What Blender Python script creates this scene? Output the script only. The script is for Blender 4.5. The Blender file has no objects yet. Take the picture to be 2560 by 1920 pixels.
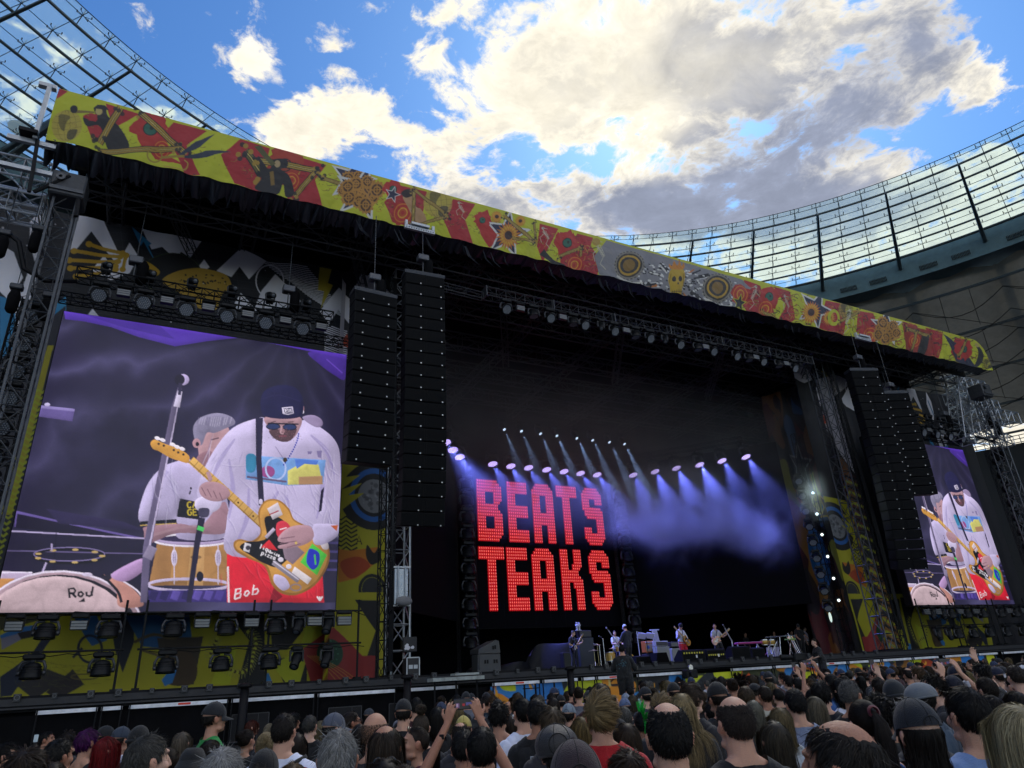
import bpy, math, random
import numpy as np
from mathutils import Vector, Matrix
from mathutils.bvhtree import BVHTree
R=math.radians
S=bpy.context.scene
rng=np.random.default_rng(7)
random.seed(7)

# ---------------------------------------------------------------- camera (fitted from the vanishing points)
F,CX,CY=1707.,1280.,960.
_up=np.array([1035-CX,2911+CY,-F]); _up/=np.linalg.norm(_up)
_xd=np.array([4780-CX,-(1500-CY),-F]); _xd-=_up*_xd.dot(_up); _xd/=np.linalg.norm(_xd)
_yd=np.cross(_up,_xd)
CM=np.array([_xd,_yd,_up])                 # camera -> world
CAM=np.array([0.,0.,1.85])
cd=bpy.data.cameras.new('camera'); cam=bpy.data.objects.new('camera',cd); S.collection.objects.link(cam); S.camera=cam
cd.sensor_width=36; cd.lens=36*F/2560; cd.clip_start=0.05; cd.clip_end=3000
cam.matrix_world=Matrix.Translation(Vector(CAM))@Matrix([[CM[i][j] for j in range(3)] for i in range(3)]).to_4x4()
def ray(px,py):
    w=CM@np.array([px-CX,-(py-CY),-F]); return w/np.linalg.norm(w)
def onY(px,py,Y):
    r=ray(px,py); return CAM+r*Y/r[1]
def onZ(px,py,Z):
    r=ray(px,py); return CAM+r*(Z-CAM[2])/r[2]
def atD(px,py,zc):                         # at depth zc along the optical axis
    w=CM@np.array([(px-CX),-(py-CY),-F])/F; return CAM+w*zc
def proj(p):
    v=CM.T@(np.array(p)-CAM); return np.array([CX+F*v[0]/-v[2], CY-F*v[1]/-v[2]])

# ---------------------------------------------------------------- world: sky texture with a procedural cloud layer
SUN_AZ,SUN_EL=47.0,46.0                     # from +Y towards +X
W=bpy.data.worlds.new("World"); S.world=W; W.use_nodes=True
nt=W.node_tree; nt.nodes.clear(); N=nt.nodes.new; L=nt.links.new
out=N('ShaderNodeOutputWorld'); bg=N('ShaderNodeBackground'); L(bg.outputs[0],out.inputs[0])
sky=N('ShaderNodeTexSky'); sky.sky_type='NISHITA'; sky.sun_disc=False
sky.sun_elevation=R(SUN_EL); sky.sun_rotation=R(SUN_AZ); sky.air_density=1.3; sky.dust_density=0.6; sky.ozone_density=2.2
tc=N('ShaderNodeTexCoord')
def M_(op,a,b=None,c=None,clamp=False):
    n=N('ShaderNodeMath'); n.operation=op; n.use_clamp=clamp
    for i,v in enumerate((a,b,c)):
        if v is None: continue
        if isinstance(v,(int,float)): n.inputs[i].default_value=v
        else: L(v,n.inputs[i])
    return n.outputs[0]
def V_(op,a,b=None,s=None):
    n=N('ShaderNodeVectorMath'); n.operation=op
    for i,v in enumerate((a,b)):
        if v is None: continue
        if isinstance(v,(tuple,list)): n.inputs[i].default_value=v
        else: L(v,n.inputs[i])
    if s is not None:
        if isinstance(s,(int,float)): n.inputs['Scale'].default_value=s
        else: L(s,n.inputs['Scale'])
    return n.outputs['Value'] if op in('DOT_PRODUCT','LENGTH') else n.outputs[0]
sep=N('ShaderNodeSeparateXYZ'); L(tc.outputs['Generated'],sep.inputs[0])
zz=M_('MAXIMUM',sep.outputs[2],0.03)
cmb=N('ShaderNodeCombineXYZ'); L(M_('DIVIDE',sep.outputs[0],zz),cmb.inputs[0]); L(M_('DIVIDE',sep.outputs[1],zz),cmb.inputs[1])
P0=cmb.outputs[0]
def noise(vec,scale,detail,rough,dist=0.,lac=2.0):
    n=N('ShaderNodeTexNoise'); n.inputs['Scale'].default_value=scale; n.inputs['Detail'].default_value=detail
    n.inputs['Roughness'].default_value=rough; n.inputs['Distortion'].default_value=dist; n.inputs['Lacunarity'].default_value=lac
    L(vec,n.inputs['Vector']); return n
dn=noise(P0,4.0,3,0.5)
P1=V_('ADD',P0,V_('SCALE',V_('SUBTRACT',dn.outputs['Color'],(0.5,0.5,0.5)),s=0.10))
def blob(x,y,rx,ry):                         # ellipse of cloud, given as a patch of sky
    f=lambda a,b:(lambda r:np.array([r[0]/max(r[2],.03),r[1]/max(r[2],.03)]))(ray(a*1.1573,b*1.1573))
    c=f(x,y); J=np.c_[(f(x+rx,y)-f(x-rx,y))/2,(f(x,y+ry)-f(x,y-ry))/2]; K=np.linalg.inv(J)
    u=M_('SUBTRACT',V_('DOT_PRODUCT',P1,(float(K[0,0]),float(K[0,1]),0.)),float(K[0]@c))
    v=M_('SUBTRACT',V_('DOT_PRODUCT',P1,(float(K[1,0]),float(K[1,1]),0.)),float(K[1]@c))
    d=M_('ADD',M_('MULTIPLY',u,u),M_('MULTIPLY',v,v))
    return M_('DIVIDE',1.0,M_('ADD',1.0,M_('MULTIPLY',d,d)))
def field(lst):
    acc=None
    for (x,y,rx,ry,w) in lst:
        b=M_('MULTIPLY',blob(x,y,rx,ry),w); acc=b if acc is None else M_('ADD',acc,b)
    return acc
CL=[(1150,90,130,120,.75),(1370,90,210,160,.95),(1150,260,170,95,.7),(1560,190,200,160,.9),(1420,330,90,110,.55),(1860,190,300,240,1.0),
    (1000,430,190,70,.55),(1300,470,260,95,.75),(1600,450,260,85,.7),(1880,430,190,70,.6),
    (660,290,130,75,.75),(700,200,70,50,.35),(790,250,80,60,.5),(530,135,60,40,.55),(560,215,50,50,.35),(742,148,42,18,.7),(735,95,40,14,.4),
    (920,140,45,45,.45),(870,320,50,40,.4),(460,250,60,30,.5),(2140,240,70,50,.6),(2200,130,60,40,.4),(1700,560,200,60,.9),(2050,520,220,70,.9),(2200,420,80,60,.5),(2180,940,120,60,1.3),(560,120,70,50,.35),(700,60,60,20,.25),(980,60,40,40,.25),(60,60,60,30,.45),(20,260,90,60,.5),(240,260,90,40,.4),
    (1060,20,70,60,.3),(330,250,70,40,.45),(850,240,60,50,.35),(600,330,120,40,.4),(960,330,70,50,.4),(1700,40,60,30,.2),(120,150,70,40,.35),(2160,330,60,40,.3)]
HO=[(1690,55,45,45,.75),(1600,262,60,36,.8),(1335,262,60,22,.6),(1490,255,40,22,.5),(1250,340,60,26,.4),(1460,330,40,20,.35),(1110,330,40,26,.35),(1280,30,30,50,.3),(2060,290,110,60,.9),(2210,40,90,120,.9),(1215,375,90,26,.45),(1530,420,60,30,.5),(1040,110,36,60,.4),(900,240,60,40,.3)]
mask=M_('SUBTRACT',field(CL),field(HO))
behind=M_('MULTIPLY',M_('MAXIMUM',M_('SUBTRACT',M_('MULTIPLY',sep.outputs[1],-1.0),-0.05),0.0),2.2)      # unseen cloud cover added behind the camera for whiter, brighter fill light
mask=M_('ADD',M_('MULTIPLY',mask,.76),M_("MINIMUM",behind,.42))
n1=noise(P1,5.5,9,0.64,0.25); n2=noise(P1,17.0,7,0.62,0.3)
dens=M_('ADD',M_('ADD',mask,M_('MULTIPLY',M_('SUBTRACT',n1.outputs[0],0.5),3.2)),M_('MULTIPLY',M_('SUBTRACT',n2.outputs[0],0.5),1.9))
def ramp(v,a,b,c=0.,d=1.,t='SMOOTHSTEP'):
    n=N('ShaderNodeMapRange'); n.interpolation_type=t; L(v,n.inputs['Value'])
    for k,x in zip(('From Min','From Max','To Min','To Max'),(a,b,c,d)): n.inputs[k].default_value=x
    return n.outputs[0]
cover=ramp(dens,0.30,0.80)
thick=ramp(dens,0.55,1.35)
GR=field([(1880,170,330,230,.9),(1250,470,420,80,1.0),(1700,440,300,70,.8),(1290,200,110,80,.25),(1650,330,160,90,.4)])
n3=noise(P1,3.2,6,0.55,0.3)
grey=ramp(M_('ADD',M_('ADD',M_('MULTIPLY',GR,.75),M_('MULTIPLY',thick,.25)),M_('MULTIPLY',M_('SUBTRACT',n3.outputs[0],0.5),1.3)),0.30,1.05)
def mix(f,a,b):
    n=N('ShaderNodeMix'); n.data_type='RGBA'; L(f,n.inputs[0])
    for i,v in ((6,a),(7,b)):
        if isinstance(v,tuple): n.inputs[i].default_value=(*v,1)
        else: L(v,n.inputs[i])
    return n.outputs[2]
SK=0.12
tint=N('ShaderNodeMix'); tint.data_type='RGBA'; tint.blend_type='MULTIPLY'; tint.inputs[0].default_value=1
L(sky.outputs[0],tint.inputs[6]); tint.inputs[7].default_value=(.42,.76,1.18,1)
ccol0=mix(grey,(1.05/SK,0.98/SK,0.82/SK),(0.33/SK,0.37/SK,0.49/SK))
n4=noise(P1,9.0,8,0.66,0.4)
lum=M_('MULTIPLY',M_('ADD',M_('ADD',.62,M_('MULTIPLY',n4.outputs[0],.62)),M_('MULTIPLY',M_('SUBTRACT',1.0,thick),.16)),M_('ADD',1.0,M_('MULTIPLY',M_('MINIMUM',behind,1.0),.8)))   # unseen clouds behind the camera brightened to add fill on the crowd
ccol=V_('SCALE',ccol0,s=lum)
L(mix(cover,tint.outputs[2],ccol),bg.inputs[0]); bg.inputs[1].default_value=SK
W.cycles.sampling_method='MANUAL'; W.cycles.sample_map_resolution=512

# ---------------------------------------------------------------- sun behind thin cloud, beyond the stage
sd=bpy.data.lights.new('sun','SUN'); sun=bpy.data.objects.new('sun',sd); S.collection.objects.link(sun)
sd.energy=0.9; sd.angle=R(12); sd.color=(1,.95,.86)
_d=Vector((math.sin(R(SUN_AZ))*math.cos(R(SUN_EL)),math.cos(R(SUN_AZ))*math.cos(R(SUN_EL)),math.sin(R(SUN_EL))))
sun.rotation_euler=_d.to_track_quat('Z','Y').to_euler(); sun.location=_d*60
S.view_settings.view_transform='Standard'; S.view_settings.look='None'; S.view_settings.exposure=0.0; S.view_settings.gamma=1
S.render.engine='CYCLES'; S.cycles.use_denoising=True; S.cycles.max_bounces=5; S.cycles.diffuse_bounces=2; S.cycles.glossy_bounces=2
S.cycles.transmission_bounces=4; S.cycles.transparent_max_bounces=8; S.cycles.volume_bounces=0; S.cycles.caustics_reflective=False; S.cycles.caustics_refractive=False
S.cycles.use_adaptive_sampling=True; S.cycles.adaptive_threshold=0.02

# ================================================================ helpers
def link(o,parent=None):
    S.collection.objects.link(o)
    if parent is not None: o.parent=parent
    return o
def tag(o,label=None,cat=None,group=None,kind=None):
    if label: o['label']=label
    if cat: o['category']=cat
    if group: o['group']=group
    if kind: o['kind']=kind
    return o
def thing(name,label,cat,loc=(0,0,0),group=None,rz=0,kind=None):
    o=bpy.data.objects.new(name,None); link(o); o.empty_display_size=.2
    o.location=loc; o.rotation_euler=(0,0,rz); return tag(o,label,cat,group,kind)
_o1='first second third fourth fifth sixth seventh eighth ninth tenth eleventh twelfth thirteenth fourteenth fifteenth sixteenth seventeenth eighteenth nineteenth'.split()
def nth(k):                                     # 0 -> leftmost, 1 -> second from the left ...
    if k==0: return 'leftmost'
    k+=1
    if k<20: w=_o1[k-1]
    else: w={2:'twentieth',3:'thirtieth',4:'fortieth'}[k//10] if k%10==0 else {2:'twenty',3:'thirty',4:'forty'}[k//10]+'-'+_o1[k%10-1]
    return w+' from the left'
def copy_tree(o,parent=None):
    c=o.copy(); S.collection.objects.link(c); c.parent=parent
    for ch in [x for x in o.children if x.type!='LIGHT']: copy_tree(ch,c)
    return c
def obj(name,me,parent=None,loc=None):
    o=bpy.data.objects.new(name,me); link(o,parent)
    if loc is not None: o.location=loc
    return o
def lin(c):
    c=np.asarray(c,float); return np.where(c<=.04045,c/12.92,((c+.055)/1.055)**2.4)
def hexc(h): return tuple(float(v) for v in lin([int(h[i:i+2],16)/255 for i in (0,2,4)]))

_mats={}
def mat(name,col=(.5,.5,.5),rough=.6,metal=0.,bump=0.,bscale=30.,var=0.,vscale=3.,spec=.5,emit=None,estr=1.,attr=None,sheen=0.,coat=0.,sss=0.,alpha=None,trans=0.):
    if name in _mats: return _mats[name]
    m=bpy.data.materials.new(name); m.use_nodes=True; t=m.node_tree; b=t.nodes['Principled BSDF']; _mats[name]=m
    b.inputs['Roughness'].default_value=rough; b.inputs['Metallic'].default_value=metal; b.inputs['Specular IOR Level'].default_value=spec
    b.inputs['Base Color'].default_value=(*col,1)
    if sheen: b.inputs['Sheen Weight'].default_value=sheen
    if coat: b.inputs['Coat Weight'].default_value=coat
    if trans: b.inputs['Transmission Weight'].default_value=trans
    if sss: b.inputs['Subsurface Weight'].default_value=sss; b.inputs['Subsurface Radius'].default_value=(.012,.005,.003)
    if alpha is not None: b.inputs['Alpha'].default_value=alpha
    if emit: b.inputs['Emission Color'].default_value=(*emit,1); b.inputs['Emission Strength'].default_value=estr
    tcn=t.nodes.new('ShaderNodeTexCoord'); src=None
    if attr:
        a=t.nodes.new('ShaderNodeAttribute'); a.attribute_name=attr
        mm=t.nodes.new('ShaderNodeMix'); mm.data_type='RGBA'; mm.blend_type='MULTIPLY'; mm.inputs[0].default_value=1
        mm.inputs[6].default_value=(*col,1); t.links.new(a.outputs['Color'],mm.inputs[7]); src=mm.outputs[2]
        t.links.new(src,b.inputs['Base Color'])
    if var:
        n=t.nodes.new('ShaderNodeTexNoise'); n.inputs['Scale'].default_value=vscale; n.inputs['Detail'].default_value=6; n.inputs['Roughness'].default_value=.65
        t.links.new(tcn.outputs['Object'],n.inputs['Vector'])
        mr=t.nodes.new('ShaderNodeMapRange'); mr.inputs['From Min'].default_value=.3; mr.inputs['From Max'].default_value=.7
        mr.inputs['To Min'].default_value=1-var; mr.inputs['To Max'].default_value=1+var; t.links.new(n.outputs[0],mr.inputs[0])
        vm=t.nodes.new('ShaderNodeVectorMath'); vm.operation='SCALE'
        if src: t.links.new(src,vm.inputs[0])
        else: vm.inputs[0].default_value=col
        t.links.new(mr.outputs[0],vm.inputs['Scale']); t.links.new(vm.outputs[0],b.inputs['Base Color'])
        r2=t.nodes.new('ShaderNodeMapRange'); r2.inputs['To Min'].default_value=max(.05,rough-.15); r2.inputs['To Max'].default_value=min(1,rough+.15)
        t.links.new(n.outputs[0],r2.inputs[0]); t.links.new(r2.outputs[0],b.inputs['Roughness'])
    if bump:
        n=t.nodes.new('ShaderNodeTexNoise'); n.inputs['Scale'].default_value=bscale; n.inputs['Detail'].default_value=5
        t.links.new(tcn.outputs['Object'],n.inputs['Vector'])
        bp=t.nodes.new('ShaderNodeBump'); bp.inputs['Strength'].default_value=bump; bp.inputs['Distance'].default_value=.02
        t.links.new(n.outputs[0],bp.inputs['Height']); t.links.new(bp.outputs[0],b.inputs['Normal'])
    return m

def frame(d,up=(0,0,1)):
    d=np.asarray(d,float); d=d/(np.linalg.norm(d)+1e-12); u=np.asarray(up,float)
    if abs(d@u)>.98: u=np.array([1.,0,0]) if abs(d[0])<.9 else np.array([0,1.,0])
    x=np.cross(u,d); x/=np.linalg.norm(x); return x,np.cross(d,x),d
class MB:
    """collects shapes, links them as ONE mesh object"""
    def __init__(s): s.v=[]; s.f=[]; s.n=0; s.mi=[]; s.m=0
    def add(s,V,Fc):
        V=np.asarray(V,float); k=s.n; s.v.append(V); s.n+=len(V)
        s.f+= [tuple(int(i)+k for i in f) for f in Fc]; s.mi+=[s.m]*len(Fc); return s
    def box(s,c,size,rot=None,ax=None):
        h=np.array(size)/2; q=np.array([[x,y,z] for x in(-1,1) for y in(-1,1) for z in(-1,1)],float)*h
        if rot is not None:
            cz,sz=math.cos(rot),math.sin(rot); q=q@np.array([[cz,sz,0],[-sz,cz,0],[0,0,1]])
        if ax is not None: q=q@np.array(ax)
        return s.add(q+np.array(c),[(0,1,3,2),(4,6,7,5),(0,4,5,1),(2,3,7,6),(0,2,6,4),(1,5,7,3)])
    def bbox(s,c,size,b=.02,rot=None,ax=None):   # chamfered box
        h=np.array(size)/2; q=[];
        for sx in(-1,1):
            for sy in(-1,1):
                for sz in(-1,1):
                    q+= [[sx*h[0],sy*(h[1]-b),sz*(h[2]-b)],[sx*(h[0]-b),sy*h[1],sz*(h[2]-b)],[sx*(h[0]-b),sy*(h[1]-b),sz*h[2]]]
        q=np.array(q,float)
        I=lambda a,b_,c_,k:(a*4+b_*2+c_)*3+k
        Fc=[]
        for a in(0,1): Fc.append([I(a,0,0,0),I(a,0,1,0),I(a,1,1,0),I(a,1,0,0)][::(1 if a==0 else -1)])
        for a in(0,1): Fc.append([I(0,a,0,1),I(1,a,0,1),I(1,a,1,1),I(0,a,1,1)][::(1 if a==0 else -1)])
        for a in(0,1): Fc.append([I(0,0,a,2),I(0,1,a,2),I(1,1,a,2),I(1,0,a,2)][::(1 if a==0 else -1)])
        for y in(0,1):
            for z in(0,1): Fc.append([I(0,y,z,1),I(1,y,z,1),I(1,y,z,2),I(0,y,z,2)])
        for x in(0,1):
            for z in(0,1): Fc.append([I(x,0,z,0),I(x,1,z,0),I(x,1,z,2),I(x,0,z,2)])
        for x in(0,1):
            for y in(0,1): Fc.append([I(x,y,0,0),I(x,y,1,0),I(x,y,1,1),I(x,y,0,1)])
        for a in(0,1):
            for b_ in(0,1):
                for c_ in(0,1): Fc.append([I(a,b_,c_,0),I(a,b_,c_,1),I(a,b_,c_,2)])
        if rot is not None:
            cz,sz=math.cos(rot),math.sin(rot); q=q@np.array([[cz,sz,0],[-sz,cz,0],[0,0,1]])
        if ax is not None: q=q@np.array(ax)
        return s.add(q+np.array(c),Fc)
    def tube(s,p,q,r,n=6,r2=None,cap=True):
        p=np.asarray(p,float); q=np.asarray(q,float); x,y,_=frame(q-p); r2=r if r2 is None else r2
        a=np.arange(n)*2*math.pi/n; ring=np.outer(np.cos(a),x)+np.outer(np.sin(a),y)
        V=np.r_[p+ring*r,q+ring*r2]; Fc=[(i,(i+1)%n,n+(i+1)%n,n+i) for i in range(n)]
        if cap: Fc+= [tuple(range(n))[::-1],tuple(range(n,2*n))]
        return s.add(V,Fc)
    def path(s,pts,r,n=6,closed=False):
        pts=[np.asarray(p,float) for p in pts]; m=len(pts); rr=r if hasattr(r,'__len__') else [r]*m
        V=[];a=np.arange(n)*2*math.pi/n; px=None
        for i in range(m):
            d=pts[(i+1)%m]-pts[i-1] if closed else pts[min(i+1,m-1)]-pts[max(i-1,0)]
            x,y,d=frame(d)
            if px is not None:
                x=px-d*(px@d); x/=np.linalg.norm(x)+1e-9; y=np.cross(d,x)
            px=x; V.append(pts[i]+rr[i]*(np.outer(np.cos(a),x)+np.outer(np.sin(a),y)))
        Fc=[]
        for i in range(m if closed else m-1):
            j=(i+1)%m
            for k in range(n): Fc.append((i*n+k,i*n+(k+1)%n,j*n+(k+1)%n,j*n+k))
        if not closed: Fc+=[tuple(range(n))[::-1],tuple((m-1)*n+k for k in range(n))]
        return s.add(np.concatenate(V),Fc)
    def ell(s,c,r,nu=12,nv=8,ax=None):
        V=[];r=np.ones(3)*np.array(r)
        for i in range(nv+1):
            t=math.pi*i/nv
            for j in range(nu):
                p=2*math.pi*j/nu; V.append([math.sin(t)*math.cos(p)*r[0],math.sin(t)*math.sin(p)*r[1],math.cos(t)*r[2]])
        V=np.array(V)
        if ax is not None: V=V@np.array(ax)
        Fc=[(i*nu+j,(i+1)*nu+j,(i+1)*nu+(j+1)%nu,i*nu+(j+1)%nu) for i in range(nv) for j in range(nu)]
        return s.add(V+np.array(c),Fc)
    def lathe(s,c,prof,n=16,ax=None,cap=True):   # prof: (r,z)
        a=np.arange(n)*2*math.pi/n; V=np.concatenate([np.c_[np.cos(a)*r,np.sin(a)*r,np.full(n,z)] for r,z in prof])
        if ax is not None: V=V@np.array(ax)
        m=len(prof); Fc=[(i*n+k,i*n+(k+1)%n,(i+1)*n+(k+1)%n,(i+1)*n+k) for i in range(m-1) for k in range(n)]
        if cap: Fc+=[tuple(range(n))[::-1],tuple((m-1)*n+k for k in range(n))]
        return s.add(V+np.array(c),Fc)
    def prism(s,poly,o,ux,uy,th):                 # polygon in plane (o,ux,uy), thickness vector th
        poly=np.array(poly,float); o=np.array(o,float); V=o+np.outer(poly[:,0],ux)+np.outer(poly[:,1],uy); n=len(poly); th=np.array(th,float)
        return s.add(np.r_[V,V+th],[tuple(range(n))[::-1],tuple(range(n,2*n))]+[(i,(i+1)%n,n+(i+1)%n,n+i) for i in range(n)])
    def grid(s,P):                                # P (h,w,3)
        h,w=P.shape[:2]; ii=np.arange(h*w).reshape(h,w)
        Fc=np.stack([ii[:-1,:-1],ii[:-1,1:],ii[1:,1:],ii[1:,:-1]],-1).reshape(-1,4); return s.add(P.reshape(-1,3),Fc.tolist())
    def mesh(s,name,mats,off=(0,0,0),smooth=False):
        V=np.concatenate(s.v)-np.array(off) if s.v else np.zeros((0,3)); me=bpy.data.meshes.new(name)
        me.from_pydata(V.tolist(),[],s.f)
        for m in (mats if isinstance(mats,(list,tuple)) else [mats]): me.materials.append(m)
        if s.m or any(s.mi): me.polygons.foreach_set('material_index',s.mi)
        if smooth: me.polygons.foreach_set('use_smooth',[True]*len(me.polygons))
        me.update(); return me
    def build(s,name,mats,parent=None,smooth=False,angle=None):
        off=np.array(parent.location) if parent is not None else (0,0,0)
        me=s.mesh(name,mats,off,smooth)
        return obj(name,me,parent)
def loc0(o,parent=None): return o

def grid_mesh(name,P,col,m,smooth=True):         # (h,w,3) points, (h,w,3) colours (linear) -> one colour-attribute mesh
    h,w=P.shape[:2]; me=bpy.data.meshes.new(name); ii=np.arange(h*w).reshape(h,w)
    q=np.stack([ii[:-1,:-1],ii[1:,:-1],ii[1:,1:],ii[:-1,1:]],-1).reshape(-1,4)
    me.vertices.add(h*w); me.vertices.foreach_set('co',P.reshape(-1).astype(np.float32))
    me.loops.add(q.size); me.loops.foreach_set('vertex_index',q.reshape(-1).astype(np.int32))
    me.polygons.add(len(q)); me.polygons.foreach_set('loop_start',np.arange(0,q.size,4,dtype=np.int32))
    me.update(calc_edges=True)
    me.polygons.foreach_set('use_smooth',[smooth]*len(q))
    a=me.color_attributes.new('art','BYTE_COLOR','POINT')
    c=np.c_[col.reshape(-1,3),np.ones(h*w)].astype(np.float32); a.data.foreach_set('color',c.reshape(-1))
    me.materials.append(m); return me

# ---------------------------------------------------------------- a small painter for printed cloth and screens
class Art:
    def __init__(s,h,w,bg,T=None,ss=2):
        s.h,s.w,s.ss=h,w,ss; s.a=np.ones((h*ss,w*ss,3))*np.array(bg,float); s.T=T or (lambda p:p); s.pil=0
    def _p(s,pts): return np.array([s.T(p) for p in pts],float)*s.ss     # -> canvas coordinates
    def fill(s,Q,col,op=1.,raw=False):
        H,W_=s.a.shape[:2]; x0,y0=np.floor(Q.min(0)).astype(int)-1; x1,y1=np.ceil(Q.max(0)).astype(int)+2
        x0,y0=max(x0,0),max(y0,0); x1,y1=min(x1,W_),min(y1,H)
        if x1<=x0 or y1<=y0: return
        ys,xs=np.mgrid[y0:y1,x0:x1]+.5; ins=np.zeros(xs.shape,bool); n=len(Q)
        for i in range(n):
            xa,ya=Q[i]; xb,yb=Q[(i+1)%n]
            if ya==yb: continue
            c=((ya>ys)!=(yb>ys))&(xs<(xb-xa)*(ys-ya)/(yb-ya)+xa); ins^=c
        t=s.a[y0:y1,x0:x1]
        col=np.asarray(col)
        if s.pil and op>.6 and min(ins.shape)>14:          # round the shape a little, as a camera sees cloth and skin
            k=max(2,min(ins.shape)//9); m=ins.astype(float)
            for ax in (0,1):
                for _ in range(2):
                    c=np.cumsum(np.concatenate([np.zeros_like(m.take([0],ax)).repeat(k,ax),m,np.zeros_like(m.take([0],ax)).repeat(k,ax)],ax),ax); n_=m.shape[ax]; m=(c.take(range(2*k-1,2*k-1+n_),ax)-c.take(range(0,n_),ax))/(2*k)
            gy,gx=np.gradient(m); sh_=1+np.clip((gx*.7+gy)*k*s.pil,-.42,.22)+.10*(fbm(*ins.shape,3,int(x0+y0)%997,5,.6)-.5)*3*s.pil
            q_=(np.abs(np.sin((fbm(*ins.shape,2,int(x0)%97+3,3,.5)*9)))**6)*.22*s.pil if min(ins.shape)>90 else 0
            col=(col[None,None]*np.clip(sh_-q_,.3,1.25)[...,None])[ins]
        t[ins]=t[ins]*(1-op)+col*op
    def poly(s,pts,col,op=1.): s.fill(s._p(pts),hx(col),op)
    def sm(s,pts,col,op=1.,k=5):                # closed smooth outline (Catmull-Rom)
        s.poly(crom(pts,k,True),col,op)
    def el(s,x,y,rx,ry,col,op=1.,rot=0.,n=28):
        c,d=math.cos(R(rot)),math.sin(R(rot)); s.poly([(x+rx*math.cos(t)*c-ry*math.sin(t)*d,y+rx*math.cos(t)*d+ry*math.sin(t)*c) for t in np.linspace(0,2*math.pi,n,endpoint=False)],col,op)
    def ln(s,pts,w,col,op=1.,curve=False):
        if curve: pts=crom(pts,5,False)
        pts=np.array(pts,float)
        if len(pts)<2: return
        d=np.gradient(pts,axis=0); d/=np.linalg.norm(d,axis=1)[:,None]+1e-9; nn=np.c_[-d[:,1],d[:,0]]
        w=np.atleast_1d(np.array(w,float)); ww=(np.interp(np.linspace(0,1,len(pts)),np.linspace(0,1,len(w)),w)/2 if len(w)>1 else w[0]/2*np.ones(len(pts)))[:,None]
        for i in range(len(pts)-1):
            s.poly([pts[i]+nn[i]*ww[i],pts[i+1]+nn[i+1]*ww[i+1],pts[i+1]-nn[i+1]*ww[i+1],pts[i]-nn[i]*ww[i]],col,op)
    def ring(s,x,y,rx,ry,w,col,op=1.,rot=0.):
        c,d=math.cos(R(rot)),math.sin(R(rot)); s.ln([(x+rx*math.cos(t)*c-ry*math.sin(t)*d,y+rx*math.cos(t)*d+ry*math.sin(t)*c) for t in np.linspace(0,2*math.pi,30)],w,col,op)
    def out(s):
        k=s.ss; return s.a.reshape(s.h,k,s.w,k,3).mean((1,3))
def hx(c): return np.array(hexc(c)) if isinstance(c,str) else c
def crom(pts,k=5,closed=True):
    P=np.array(pts,float); n=len(P); o=[]
    for i in range(n if closed else n-1):
        g=lambda j:P[j%n] if closed else P[min(max(j,0),n-1)]
        a,b,c,d=g(i-1),g(i),g(i+1),g(i+2)
        for t in np.linspace(0,1,k,endpoint=False): o.append(.5*((2*b)+(c-a)*t+(2*a-5*b+4*c-d)*t*t+(3*b-a-3*c+d)*t**3))
    if not closed: o.append(P[-1])
    return o
def fbm(h,w,cells,seed,oct=4,rough=.55,asp=1.):
    g=np.random.default_rng(seed); o=np.zeros((h,w)); amp=1; tot=0
    for k in range(oct):
        a=max(2,int(cells*2**k)); b=max(2,int(cells*2**k*w/h*asp)); q=g.random((a+1,b+1))
        y=np.linspace(0,a-1e-6,h); x=np.linspace(0,b-1e-6,w); yi=y.astype(int); xi=x.astype(int); fy=y-yi; fx=x-xi
        fy=fy*fy*(3-2*fy); fx=fx*fx*(3-2*fx); fy=fy[:,None]; fx=fx[None]
        v=(q[yi][:,xi]*(1-fy)+q[yi+1][:,xi]*fy)*(1-fx)+(q[yi][:,xi+1]*(1-fy)+q[yi+1][:,xi+1]*fy)*fx
        o+=amp*v; tot+=amp; amp*=rough
    return o/tot
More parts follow.
